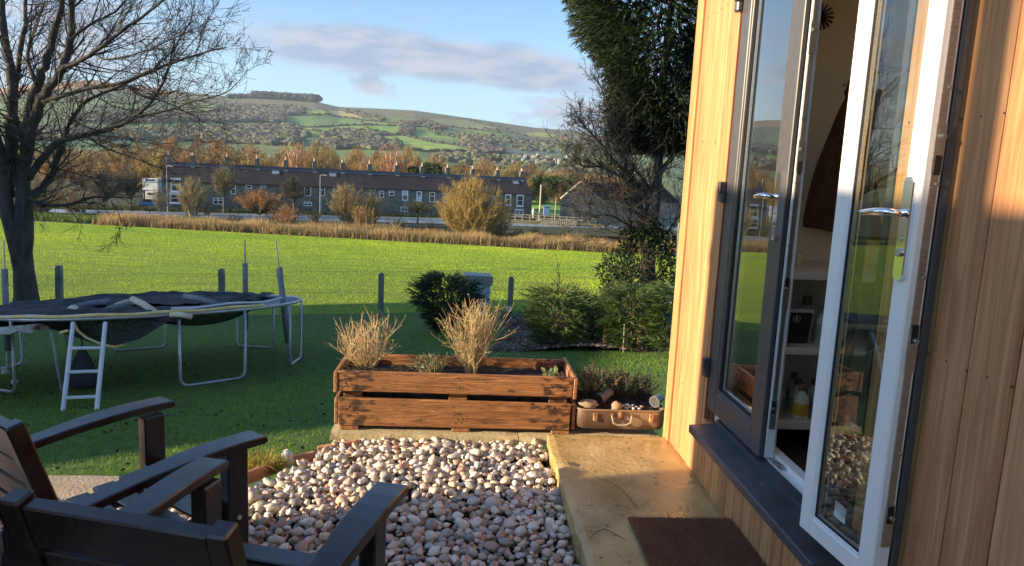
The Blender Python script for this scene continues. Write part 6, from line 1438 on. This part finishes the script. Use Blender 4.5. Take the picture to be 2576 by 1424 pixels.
# covered boats / caravans at the left of the terrace
def box_thing(name, label, cat, a, b, Y, parts, depth=3):
    p = P(*a, Y=Y); q = P(*b, Y=Y); t = thing(name, label, cat, ((p.x+q.x)/2, Y, p.z)); x0, x1, z0, z1 = p.x, q.x, p.z, q.z
    for nm, u0, w0, u1, w1, m in parts:
        mb = MB(); mb.box((x0+(x1-x0)*u0, Y-(.05 if nm != 'body' else 0), z0+(z1-z0)*w0), (x0+(x1-x0)*u1, Y+depth, z0+(z1-z0)*w1), None, .08); mb.build(nm, m, t, tone=False)
    return t
M_wv = mat('white_van_paint', (0.60, 0.62, 0.64), rough=.3, tone=False); M_bl = mat('blue_cover', (0.10, 0.22, 0.46), rough=.6, tone=False)
box_thing('caravan', 'white caravan with a blue stripe left of the terrace', 'caravan', (358, 478), (397, 450), 124, [('body', 0, 0, 1, 1, M_wv), ('stripe', 0, .62, 1, .74, M_bl), ('window', .2, .76, .8, .93, M_pane)])
box_thing('caravan', 'lower white caravan left of the terrace, nearer the river', 'caravan', (366, 505), (396, 482), 121, [('body', 0, 0, 1, 1, M_wv), ('window', .15, .6, .8, .85, M_pane)])
box_thing('parked_car', 'dark blue car parked beside the left end house', 'car', (350, 517), (393, 502), 118, [('body', 0, 0, 1, .6, M_bl), ('cabin', .2, .6, .75, 1, M_pane), ('windscreen', .6, .62, .74, .95, M_wv)], 1.7)
wh = box_thing('warehouse', 'long low pale roofed shed beyond the trees at the left', 'warehouse', (140, 428), (215, 408), 300, [('body', 0, 0, 1, .6, mat('pale_metal', (0.45, 0.46, 0.45), rough=.6, tone=False)), ('roof', -.01, .6, 1.01, 1, mat('pale_metal_roof', (0.62, 0.66, 0.68), rough=.5, tone=False))], 20)
wh = box_thing('warehouse', 'low dull building left of the caravans', 'warehouse', (105, 462), (190, 436), 200, [('body', 0, 0, 1, .7, M_hstone), ('roof', -.01, .7, 1.01, 1, mat('grey_sheet_roof', (0.32, 0.34, 0.36), rough=.5, tone=False))], 10)

# ================================================================== RIVERSIDE SHRUBS
M_sh = mat('bare_shrub', (1, 1, 1), (.8, .8, .8), scale=.6, rough=.8, trans=.15, tone=True)
def river_shrub(label, px, pb, pt, halfw, Y, col, seed, nst, ntw, fan=1.0, dens=1.0, name='river_shrub', trunk=0, w=.045, round_=.5, leafy=0, lab2=None):
    ntw = int(ntw*1.6); halfw *= 1.1; rs = np.random.RandomState(seed); b = P(px, pb, Y=Y); t_ = P(px, pt, Y=Y); H = t_.z-b.z; Rr = halfw*Y/FPX; b.z -= .15
    s = thing(name, label, 'tree' if trunk else 'shrub', b, 'leafless shrubs and small trees along the river')
    tt = TT(); ends = []
    for k in range(nst):
        a = rs.uniform(0, 6.283); e = rs.uniform(0, 1)**.6; 
        # aim at a point of the crown's rounded outline
        ph = rs.uniform(0, 1); out = np.array((math.cos(a)*Rr*math.sin(ph*1.5)*1.0, math.sin(a)*Rr*.8*math.sin(ph*1.5), H*(round_+(1-round_)*math.cos(ph*1.5))))*rs.uniform(.75, 1.06)
        st = np.array(b)+np.array((0, 0, H*trunk))+rs.normal(size=3)*np.array((.12, .12, .0))*Rr*(.3 if trunk else 1); n = 5; pts = []
        for i in range(n+1):
            f = i/n; pts.append(st+(np.array(b)+out-st)*np.array((f**(1/fan), f**(1/fan), f))+rs.normal(size=3)*.03*H*f)
        tt.add(pts, [w*1.5*(1-.8*i/n) for i in range(n+1)], 3); ends.append(pts)
    if trunk: tt.add([np.array(b), np.array(b)+np.array((.05, 0, H*trunk*.6)), np.array(b)+np.array((0, 0, H*trunk*1.05))], [w*3.4, w*2.8, w*2.4], 6)
    tt.build('stems', mat('shrub_stem', (0.10, 0.08, 0.055), (0.20, 0.16, 0.10), scale=2, rough=.9, tone=False) if trunk else mat('shrub_stem_pale', (0.26, 0.20, 0.11), (0.36, 0.28, 0.15), scale=2, rough=.9, tone=False), s)
    E = np.array(ends); k = rs.randint(0, nst, ntw); f = rs.uniform(.25, 1, ntw)**.8*5; i = np.minimum(f.astype(int), 4); fr = (f-i)[:, None]
    B = E[k, i]*(1-fr)+E[k, i+1]*fr; ax = E[k, i+1]-E[k, i]; ax /= np.linalg.norm(ax, axis=1, keepdims=True); D = ax+rs.normal(size=(ntw, 3))*.5; D[:, 2] += .15
    V, F = slivers(B, D, rs.uniform(.35, 1.0, ntw)*H*.16, w*.75, rs=rs)
    cl = np.array([mnoise.noise(Vector(tuple(c*.9))) for c in B]); t = np.array(col)*(1+.35*cl[:, None])*rs.uniform(.6, 1.3, (ntw, 1))
    mkmesh('twigs', V, F, M_sh, s, np.repeat(t, 3, axis=0)); return s
YEL = (0.46, 0.33, 0.10); ORG = (0.44, 0.22, 0.075); PAL = (0.42, 0.34, 0.16); DRK = (0.10, 0.085, 0.05); OLV = (0.20, 0.18, 0.07)
river_shrub('big rounded yellow willow bush standing before the right part of the terrace', 1186, 614, 452, 92, 92, (0.50, 0.34, 0.10), 1, 340, 13000, 1.25, round_=.45, w=.055)
river_shrub('lower yellow willow scrub joined to the right side of the big willow', 1245, 606, 508, 46, 94, (0.42, 0.31, 0.11), 2, 110, 3600, 1.1, w=.05)
river_shrub('pale upright bush before the left end house', 484, 541, 441, 40, 106, PAL, 3, 110, 3800, 1.1, w=.05)
river_shrub('thin pale bush at the left corner of the terrace', 405, 530, 463, 24, 106, PAL, 4, 40, 700, 1.1, w=.04)
river_shrub('dark tree with a pale top behind the pale upright bush', 562, 532, 418, 34, 110, (0.24, 0.20, 0.09), 5, 60, 2400, 1, trunk=.35, round_=.6)
river_shrub('spreading orange bush over the dark bank', 652, 560, 478, 60, 97, ORG, 6, 110, 4200, 1.3, trunk=.3, round_=.7)
river_shrub('smaller orange bush with pale forked stems beside the reeds', 722, 575, 512, 38, 94, (0.50, 0.25, 0.09), 7, 80, 1900, 1.2, w=.045)
river_shrub('dark wiry tree between the orange bush and the lamp post', 738, 548, 440, 36, 104, DRK, 8, 60, 2200, 1, trunk=.4, round_=.6)
river_shrub('wide yellow green bush before the middle of the terrace', 872, 562, 460, 50, 100, (0.40, 0.30, 0.11), 9, 110, 4200, 1.15, round_=.5)
river_shrub('small yellow orange bush close to the reeds in the middle', 915, 581, 515, 33, 92, (0.52, 0.31, 0.10), 10, 80, 1900, 1.2)
river_shrub('yellow bush behind the small yellow orange one', 935, 560, 482, 34, 102, (0.44, 0.32, 0.12), 11, 60, 2000, 1.1)
river_shrub('flat topped dark tree beside the big willow', 1050, 560, 507, 42, 102, (0.17, 0.15, 0.055), 12, 70, 2600, 1, trunk=.5, round_=.75)
river_shrub('little bare tree on the dark bank right of the willow', 1345, 598, 566, 24, 93, (0.40, 0.28, 0.12), 13, 22, 260, 1, trunk=.4, round_=.7, w=.04)
river_shrub('low tan bush right of the willow', 1303, 598, 570, 16, 93, ORG, 14, 40, 500, 1)
river_shrub('brown scrub at the far left of the river bank', 100, 548, 440, 60, 100, (0.22, 0.15, 0.06), 15, 90, 3200, 1, round_=.5)
river_shrub('grey brown tree left of the terrace', 262, 530, 425, 56, 116, (0.13, 0.11, 0.075), 16, 90, 3400, 1, trunk=.25, round_=.6)
river_shrub('grey tree between the caravans and the grey brown tree', 330, 520, 420, 38, 118, (0.14, 0.12, 0.085), 17, 70, 2400, 1, trunk=.25, round_=.6)
river_shrub('tan scrub behind the trunk of the big bare tree', 190, 540, 468, 50, 104, (0.30, 0.20, 0.08), 18, 80, 2600, 1)
for i, (px, pb, pt, hw, Y) in enumerate(((590, 566, 535, 26, 98), (690, 566, 530, 24, 99), (790, 560, 525, 26, 103), (835, 585, 555, 22, 93), (1000, 575, 545, 26, 97), (1085, 585, 555, 20, 95), (620, 520, 490, 30, 113), (700, 522, 490, 24, 113), (930, 535, 500, 20, 115), (1210, 540, 500, 24, 122), (520, 540, 512, 18, 108))):
    river_shrub('low dark scrub on the river bank below the terrace', px, pb, pt, hw, Y, (0.075, 0.070, 0.035), 30+i, 40, 900, 1, round_=.6, name='bank_scrub')

# small field edge fence posts
fp = thing('field_fence', 'thin wire fence on small wooden stakes at the far edge of the field', 'fence', (-10, 84, -7))
last = None; wire = TT(); M_stk = mat('dull_stake', (0.13, 0.11, 0.08), (0.24, 0.20, 0.15), scale=2, rough=.9, tone=False)
for px in [330+43*k+int(9*math.sin(k*2.1)) for k in range(29)]:
    x = P(px, 590, Y=84.1).x; zg = G(x, 84.1); mb = MB(); h = rng.uniform(1.0, 1.3); mb.tube([(x, 84.1, zg-.2), (x+rng.normal()*.05, 84.1, zg+h)], .032, 5); mb.build('stake', M_stk, fp, tone=False)
    if last is not None: wire.add([last, (x, 84.05, zg+.95)], [.010, .010])
    last = (x, 84.05, zg+.95)
wire.build('wire', M_wire, fp)
# ================================================================== WOODS BEHIND THE RIVER
def wood_tree(col, seed, n=900, H=11.0, Rr=4.2, trunkc=(0.16, 0.13, 0.09), birch=False, round_=.42, w=.11, parts_name='crown', leafy=False):
    rs = np.random.RandomState(seed); tt = TT(); ends = []
    tt.add([(0, 0, -1), (.1, 0, H*.25), (0, .1, H*.5), (0, 0, H*.8)], [.22, .18, .12, .05], 6)
    for k in range(26):
        a = rs.uniform(0, 6.283); z0 = H*rs.uniform(.15, .6); ph = rs.uniform(0, 1.45); R2 = Rr*rs.uniform(.7, 1.0)
        o = np.array((math.cos(a)*R2*math.sin(ph), math.sin(a)*R2*math.sin(ph), max(z0+.6, H*(round_+(1-round_)*math.cos(ph)))))
        st = np.array((0, 0, z0)); pts = [st+(o-st)*np.array((f**.8, f**.8, f)) for f in (0, .33, .66, 1)]; tt.add(pts, [.09, .06, .04, .02], 3); ends.append(pts)
    k = rs.randint(0, 26, n); E = np.array(ends); f = rs.uniform(.2, 1, n)*3; i = np.minimum(f.astype(int), 2); fr = (f-i)[:, None]
    B = E[k, i]*(1-fr)+E[k, i+1]*fr+rs.normal(size=(n, 3))*Rr*.13; D = rs.normal(size=(n, 3))*.55; D[:, 2] += .9; D[:, 0] += B[:, 0]/Rr*.5; D[:, 1] += B[:, 1]/Rr*.5
    V, F = slivers(B, D, rs.uniform(.7, 1.7, n), w*rs.uniform(.7, 1.6, n), rs=rs) if not leafy else diamonds(B, rdir(n, rs), rs.uniform(.5, 1.0, n), rs.uniform(.35, .6, n), rs)
    per = 3 if not leafy else 4
    cl = np.array([mnoise.noise(Vector(tuple(c*.45+seed))) for c in B]); t = np.array(col)*(1+.4*cl[:, None])*rs.uniform(.65, 1.3, (n, 1))
    return tt, V, F, np.repeat(t, per, axis=0)
M_wood = mat('far_twigs', (1, 1, 1), (.85, .85, .85), scale=.3, rough=.9, trans=.2, tone=True)
protos = []
for k, (col, nm) in enumerate((((0.40, 0.235, 0.10), 'orange brown'), ((0.34, 0.22, 0.09), 'tan brown'), ((0.30, 0.23, 0.08), 'olive brown'), ((0.42, 0.26, 0.12), 'pale orange'), ((0.20, 0.155, 0.075), 'dull brown'), ((0.36, 0.25, 0.085), 'golden brown'))):
    tt, V, F, T = wood_tree(col, 60+k, 2100)
    r = thing('wood_tree', nm+' leafless tree in the wood behind the terrace', 'tree', (0, 0, 0), 'leafless trees in the wood behind the terrace'); mkmesh('crown', V, F, M_wood, r, T, local=True)
    mkmesh('trunk', np.concatenate(tt.V), [np.concatenate(tt.F)], mat('far_trunk', (0.15, 0.12, 0.085), (0.26, 0.21, 0.15), scale=1, rough=.9, tone=False), r, local=True); protos.append(r)
rs = np.random.RandomState(99); placed = 0
# crest of the wood in the photograph: (px, py)
crest = np.array([(100, 380), (230, 378), (330, 362), (420, 352), (500, 353), (560, 360), (640, 362), (700, 372), (760, 360), (820, 372), (900, 372), (960, 378), (1010, 374), (1060, 385), (1110, 392), (1170, 405), (1230, 400), (1300, 404), (1360, 420), (1430, 425), (1520, 430)])
rows = [(150, 26), (165, 24), (185, 24), (205, 22), (230, 22), (260, 22)]
for ri, (Y, nn) in enumerate(rows):
    for k in range(nn):
        px = 110+(1500-110)*(k+rs.uniform(.1, .9))/nn; Yk = Y+rs.uniform(-6, 6)+.15*(px-400)/18; cy_ = np.interp(px, crest[:, 0], crest[:, 1])
        f = (ri+1)/len(rows); top = P(px, cy_+(1-f)*46+rs.uniform(-4, 10), Y=Yk); x = top.x; zg = G(x, Yk)-.3; Ht = top.z-zg
        if Ht < 3: continue
        pr = protos[rs.randint(6) if px > 600 else rs.choice([1, 2, 4, 5, 0])]; s = Ht/11.0
        sx = s*rs.uniform(.85, 1.3) if s < 1.1 else s*rs.uniform(.7, 1.05)
        c = copy_tree(pr, None, (x, Yk, zg), rs.uniform(0, 6.28)); c.scale = (sx, sx, s); placed += 1
for pr in protos:
    for ch in list(pr.children): bpy.data.objects.remove(ch)
    bpy.data.objects.remove(pr)
# birches
M_birch = mat('birch_bark', (0.62, 0.52, 0.40), (0.70, 0.62, 0.50), scale=2, rough=.7, tone=False)
for px, pt, pb, lab, Y in ((745, 366, 430, 'pale stemmed birch rising above the roofs left of the middle', 146), (985, 372, 437, 'pale stemmed birch rising above the roofs right of the middle', 150), (1016, 385, 437, 'slender birch beside the right hand birch', 150)):
    t = P(px, pt, Y=Y); zg = G(t.x, Y); H = t.z-zg; s = thing('birch_tree', lab, 'tree', (t.x, Y, zg)); tt = TT(); r_ = np.random.RandomState(px); wd_ = 3.0 if px != 1016 else .8
    for k in range(9 if px != 1016 else 3):
        a = r_.uniform(0, 6.28); q = r_.uniform(.2, 1)*wd_*.8; tt.add([(t.x, Y, zg+H*.25), (t.x+math.cos(a)*q*.4, Y-abs(math.sin(a))*q*.4, zg+H*.6), (t.x+math.cos(a)*q, Y-abs(math.sin(a))*q, zg+H*.93)], [.13, .10, .04], 5)
    tt.add([(t.x, Y, zg-.5), (t.x, Y, zg+H*.3)], [.2, .17], 6); tt.build('trunk', M_birch, s)
    n = 2200 if px != 1016 else 500; B = np.stack([t.x+r_.normal(size=n)*wd_*.42, Y+r_.normal(size=n)*wd_*.4, zg+H*(.62+.40*np.clip(r_.normal(size=n)*.42, -1, .95))], 1); D = r_.normal(size=(n, 3))*.5; D[:, 2] += 1
    V, F = slivers(B, D, r_.uniform(.6, 1.4, n), .09, rs=r_); mkmesh('crown', V, F, M_wood, s, np.tile(np.array((0.46, 0.24, 0.12)), (len(V), 1))*tones(n, 3, .65, 1.3, .06, r_))
# evergreens
for px, pt, hw, lab, Y, sd_ in ((1082, 407, 40, 'dark green evergreen tree rising above the terrace roof', 150, 1), (1360, 424, 32, 'dark evergreen right of the terrace behind the tall pole', 165, 2), (1432, 432, 30, 'dark evergreen behind the stone barn', 165, 3), (1395, 440, 24, 'round evergreen between two taller evergreens', 170, 4)):
    t = P(px, pt, Y=Y); zg = G(t.x, Y); H = t.z-zg; Rr = hw*Y/FPX; s = thing('evergreen_tree', lab, 'tree', (t.x, Y, zg)); r_ = np.random.RandomState(sd_); n = 5200
    cc = [(r_.normal()*Rr*.45, r_.normal()*Rr*.4, H*r_.uniform(.45, .85)) for _ in range(9)]; k = r_.randint(0, 9, n); d = rdir(n, r_); rad = Rr*.48*r_.uniform(.5, 1, n)[:, None]**.4
    B = np.array(cc)[k]+d*rad+np.array((t.x, Y, zg)); B[:, 2] = np.minimum(B[:, 2], t.z)
    V, F = diamonds(B, d+r_.normal(size=(n, 3))*.5, r_.uniform(.3, .7, n), r_.uniform(.15, .3, n), r_); mkmesh('crown', V, F, M_needle, s, np.tile(np.array((0.055, 0.10, 0.022)), (len(V), 1))*tones(n, 4, .4, 1.5, .1, r_))
    tt = TT(); tt.add([(t.x, Y, zg-.5), (t.x, Y, zg+H*.7)], [.3, .15], 6); tt.build('trunk', M_treebark, s)

# far thinner ranks of the wood: one mass
def mass(name, polys, n, hmin, hmax, col, mtl, seed, jag=.35, hue=.1, flat=.95, shade=None):
    rs = np.random.RandomState(seed); V = []; F = []; T = []; off = 0
    shp = []
    for k in range(8):
        m = MB(); m.blob((0, 0, 0), (1, 1, 1), k+seed, .55, (9, 6)); shp.append((np.array(m.v), np.array(m.f)))
    area = [abs(sum(p[i][0]*p[(i+1) % len(p)][1]-p[(i+1) % len(p)][0]*p[i][1] for i in range(len(p)))) for p in polys]; tot = sum(area)
    for p, ar in zip(polys, area):
        xs = [q[0] for q in p]; ys = [q[1] for q in p]; c = 0; want = int(n*ar/tot); tries = 0
        while c < want and tries < want*30:
            tries += 1; px, py = rs.uniform(min(xs), max(xs)), rs.uniform(min(ys), max(ys))
            if not in_poly(px, py, p): continue
            s, r = sr(px, py)
            if r <= HB0+.001: continue
            Y = float(hill_Y(s, r)); x = s*Y; z = G(x, Y); h = rs.uniform(hmin, hmax)
            sv, sf = shp[rs.randint(8)]; a = rs.uniform(0, 6.28); ca, sa = math.cos(a), math.sin(a); w = h*rs.uniform(.6, 1.25)
            vv = sv*np.array((w, w, h*rs.uniform(.42, .58))); vv = np.stack([vv[:, 0]*ca-vv[:, 1]*sa, vv[:, 0]*sa+vv[:, 1]*ca, vv[:, 2]], 1)+np.array((x, Y, z+h*.42))
            V.append(vv); F.append(sf+off); off += len(vv); T.append(np.tile(np.array(col)*rs.uniform(.65, 1.35)*(1+rs.uniform(-hue, hue, 3)), (len(vv), 1))); c += 1
    return kind(mkmesh(name, np.concatenate(V), [np.concatenate(F)], mtl, None, np.concatenate(T), False), 'stuff')
M_far = mat('far_crowns', (.7, .7, .7), (1.3, 1.3, 1.3), scale=.28, detail=10, rough=1, bump=1, bscale=.6, bdist=1.2, tone=True)
mass('hill_wood', [c7([(-700, 225), (0, 215), (140, 200), (200, 165), (330, 150), (480, 165), (600, 160), (700, 175), (715, 212), (600, 218), (590, 262), (300, 262), (-700, 250)])], 1150, 7, 11, (0.13, 0.115, 0.075), M_far, 1)
mass('lower_hill_wood', [c7([(-1000, 300), (0, 292), (220, 288), (400, 280), (590, 272), (690, 300), (745, 345), (700, 372), (660, 400), (400, 385), (0, 372), (-1000, 380)]),
      c7([(800, 360), (900, 320), (980, 305), (1060, 325), (1120, 345), (1200, 370), (1280, 365), (1280, 410), (1150, 430), (900, 425), (800, 400)])], 1500, 6, 10, (0.125, 0.118, 0.072), M_far, 2)
mass('hillside_trees', [c7([(1290, 262), (1370, 262), (1372, 335), (1290, 330)]), c7([(1380, 240), (1480, 262), (1560, 300), (1500, 300), (1380, 262)]), c7([(1120, 215), (1190, 225), (1180, 250), (1130, 240)]), c7([(960, 185), (1100, 210), (1110, 225), (960, 200)]),
      c7([(1660, 380), (1720, 360), (1840, 370), (1830, 420), (1680, 400)]), c7([(1700, 420), (1900, 425), (1930, 445), (1740, 450)]), c7([(2250, 340), (2420, 370), (2420, 420), (2300, 400)])], 430, 6, 10, (0.125, 0.105, 0.065), M_far, 3)
mass('valley_side_woods', [c7([(1450, 300), (1700, 330), (2000, 360), (2400, 380), (2500, 420), (2400, 450), (2000, 420), (1700, 370), (1500, 330)]), c7([(1500, 440), (1760, 452), (2500, 500), (2900, 540), (2900, 580), (2300, 560), (1500, 480)])], 520, 4, 8, (0.115, 0.12, 0.06), M_far, 4)
mass('ridge_plantation', [c7([(425, 104), (560, 108), (700, 116), (775, 127), (774, 134), (700, 125), (560, 117), (425, 112)])], 520, 14, 22, (0.045, 0.05, 0.045), M_far, 5)
mass('ridge_trees', [c7([(260, 104), (420, 106), (420, 110), (260, 110)])], 60, 9, 14, (0.06, 0.06, 0.05), M_far, 6)
# hedges and walls between the fields
rs = np.random.RandomState(8); V = []; F = []; off = 0; m = MB(); m.blob((0, 0, 0), (1, 1, 1), 3, .5, (7, 5)); hv, hf = np.array(m.v), np.array(m.f)
for line in HEDGES:
    for a, b in zip(line[:-1], line[1:]):
        L = math.hypot(b[0]-a[0], b[1]-a[1])
        for k in range(int(L/1.1)+1):
            f = rs.uniform(); px = a[0]+(b[0]-a[0])*f; py = a[1]+(b[1]-a[1])*f; s, r = sr(px, py); Y = float(hill_Y(s, r)); x = s*Y
            w = rs.uniform(1.4, 2.6) if rs.uniform() < .86 else rs.uniform(3, 5); V.append(hv*np.array((w*1.3, w, w*.75))+np.array((x, Y, G(x, Y)+w*.4))); F.append(hf+off); off += len(hv)
kind(mkmesh('field_hedges', np.concatenate(V), [np.concatenate(F)], mat('far_hedge', (0.05, 0.055, 0.035), (0.12, 0.11, 0.07), scale=.2, rough=1, tone=False)), 'stuff')
# brown belt of trees between the wood and the hill
V = []; F = []; T = []; rs = np.random.RandomState(15); n = 60000; px = rs.uniform(0, 1560, n); Yv = rs.uniform(280, 415, n)
x = np.array([(P(a, 420, Y=b).x) for a, b in zip(px[:4000], Yv[:4000])]); x = np.repeat(x, 15)[:n]+rs.normal(size=n)*2.0; Yv = np.repeat(Yv[:4000], 15)+rs.normal(size=n)*2.0; hh = np.repeat(rs.uniform(5, 11, 4000), 15)
z = np.array([G(a, b) for a, b in zip(x, Yv)])+hh*rs.uniform(.3, .85, n); D = rs.normal(size=(n, 3))*.6; D[:, 2] += .9
V, F = slivers(np.stack([x, Yv, z], 1), D, rs.uniform(1.5, 3, n), .35, rs=rs); cc = np.repeat(np.array([(0.38, 0.235, 0.10), (0.26, 0.20, 0.09), (0.36, 0.25, 0.09), (0.20, 0.16, 0.09)])[rs.randint(0, 4, 4000)], 15, axis=0)*rs.uniform(.7, 1.2, (n, 1))
kind(mkmesh('far_brown_wood', V, F, M_wood, None, np.repeat(cc, 3, axis=0)), 'stuff')

# ================================================================== VILLAGE
rs = np.random.RandomState(33); M_vw = [mat('village_wall', (0.52, 0.47, 0.38), rough=.9, tone=False), mat('village_wall_white', (0.72, 0.70, 0.64), rough=.9, tone=False)]; M_vr = [mat('village_roof', (0.16, 0.15, 0.15), rough=.8, tone=False), mat('village_roof_pale', (0.34, 0.32, 0.30), rough=.8, tone=False)]
VP_ = [(1785, 487, 28, 1), (1760, 492, 14, 0), (1935, 492, 40, 1), (1990, 470, 16, 1), (2010, 478, 18, 0), (2045, 480, 16, 1), (2075, 472, 20, 0), (2100, 480, 22, 1), (2125, 476, 16, 0), (2150, 485, 18, 1), (2080, 505, 14, 1), (2115, 503, 16, 0), (2145, 508, 14, 1),
       (2180, 490, 14, 0), (2165, 500, 12, 1), (2290, 492, 24, 1), (2330, 486, 26, 1), (2355, 492, 20, 0), (2375, 482, 20, 1), (2225, 500, 12, 0), (2250, 505, 14, 1), (1970, 505, 12, 0), (2030, 496, 14, 1), (2200, 480, 12, 1), (2400, 500, 18, 0), (2050, 465, 12, 0), (2120, 462, 12, 1), (1880, 470, 10, 0)]
for i, (u, v, w, wh_) in enumerate(VP_):
    px, py = c7([(u, v)])[0]; py -= 4; s, r = sr(px, py+6); Y = float(hill_Y(s, r)); Y = min(max(Y, 520), 1500); x = s*Y; z = G(x, Y); W = w*.4167*Y/FPX; D_ = 8; H = 4.6+2.0*rs.uniform()
    t = thing('village_house', ('white walled' if wh_ else 'stone coloured')+' little house in the distant village', 'house', (x, Y, z), 'little houses of the distant village')
    mb = MB(); mb.box((x-W/2, Y, z-3), (x+W/2, Y+D_, z+H)); mb.build('wall', M_vw[wh_], t, tone=False)
    mb = MB(); mb.prism([(x-W/2-.3, Y-.4, z+H), (x-W/2-.3, Y+D_/2, z+H+2.6), (x-W/2-.3, Y+D_+.4, z+H)], (0, 0, 0), (W+.6, 0, 0)); mb.build('roof', M_vr[rs.randint(2)], t, tone=False)
px, py = c7([(2308, 478)])[0]; s, r = sr(px, py); Y = 1150; x = s*Y; z = G(x, Y); t = thing('church_tower', 'square church tower above the distant village', 'church', (x, Y, z)); mb = MB(); zt = P(px, c7([(0, 438)])[0][1], Y=Y).z; mb.box((x-3.4, Y, z-5), (x+3.4, Y+7, zt-1)); mb.build('tower_wall', M_vw[0], t, tone=False)
mb = MB(); [mb.box((x+a-.6, Y-.1, zt-1), (x+a+.6, Y+.9, zt+.8)) for a in (-2.8, 0, 2.8)]; mb.build('battlement', M_vw[0], t, tone=False)
px, py = c7([(2395, 478)])[0]; s, r = sr(px, py); Y = 1050; x = s*Y; z = G(x, Y); zt = P(px, c7([(0, 420)])[0][1], Y=Y).z; mb = MB(); mb.lathe([(3, -4), (3, (zt-z)*.4), (2.4, (zt-z)*.42), (.1, zt-z)], (x, Y, z), 8); o = mb.build('church_spire', M_vw[0], None, tone=False); tag(o, 'thin church spire at the right end of the distant village', 'church')

# ================================================================== SHADE CASTERS (unseen house, screen and pole added at the left for their shadows)
def shade_building(name, label, x0, x1, y0, y1, zb, eav, rid, m, axis='y', flat=False):
    t = thing(name, label, 'house' if not flat else 'garage', ((x0+x1)/2, (y0+y1)/2, zb)); mb = MB(); mb.box((x0, y0, zb), (x1, y1, eav)); 
    if not flat:
        xm = (x0+x1)/2
        for y in (y0, y1): mb.add([(x0, y, eav), (x1, y, eav), (xm, y, rid-.1)], [(0, 1, 2)])
    mb.build('wall', m, t, tone=False); mb = MB()
    if flat: mb.box((x0-.12, y0-.12, eav), (x1+.12, y1+.0, rid), None, .02)
    else:
        xm = (x0+x1)/2
        for xa in (x0-.3, x1+.3):
            za = eav-.1; mb.prism([(xa, y0-.2, za), (xm, y0-.2, rid), (xm, y0-.2, rid+.12), (xa, y0-.2, za+.12)], (0, 0, 0), (0, y1-y0+.4, 0))
    mb.build('roof', M_slate, t)
    d = MB()
    for yy in np.linspace(y0+1.2, y1-1.2, max(2, int((y1-y0)/3))): d.box((x1-.02, yy-.5, eav-1.6), (x1+.04, yy+.5, eav-.5))
    d.build('window', M_pane, t, tone=False); return t
shade_building('shade_house', 'unseen stone house added at the left to shade the lawn', -23, -15, 1.5, 12.0, -3, 2.45, 4.45, M_hstone)  # house invented out of view, sized so its shadow covers the lawn
sf = thing('shade_fence', 'unseen tall boarded screen added at the left to shade the patio', 'fence', (-5.1, -2, -.4)); y = -7.0  # screen added out of view to shade the patio and lower doors
while y < 1.70:
    m = MB(); m.tone = (rng.uniform(.7, 1.1),)*3; m.box((-5.06, y, -.5), (-5.03, min(y+.145, 1.735), 2.93)); m.build('board', M_cedar, sf); y += .15
m = MB(); m.box((-5.36, -.092, -.6), (-5.25, .014, 4.6)); [m.box((-5.16, yy, -.6), (-5.063, yy+.1, 2.90)) for yy in (-6.9, -4.8, -2.7, -.6, 1.4)]; [m.box((-5.10, -7, z), (-5.061, 1.7, z+.07)) for z in (.1, 1.4, 2.6)]; m.build('frame', M_cedar_d, sf)  # first box is an invented pole, added for the shadow strip on the wall

# ================================================================== HAZE
hz = MB(); hz.box((-4500, -60, -40), (3500, 4300, 420)); 
ridge_top = 420
hm = bpy.data.materials.new('haze_air'); hm.use_nodes = True; N = hm.node_tree.nodes; N.remove(N['Principled BSDF']); pv = N.new('ShaderNodeVolumePrincipled')
pv.inputs['Density'].default_value = HAZE_D; pv.inputs['Color'].default_value = (0.74, 0.87, 1.0, 1); pv.inputs['Anisotropy'].default_value = 0.2
hm.node_tree.links.new(pv.outputs[0], N['Material Output'].inputs['Volume'])
if HAZE_D > 0: kind(hz.build('haze', hm, None, tone=False), 'stuff')
print('placed wood trees', placed, 'objects', len(COL.objects))
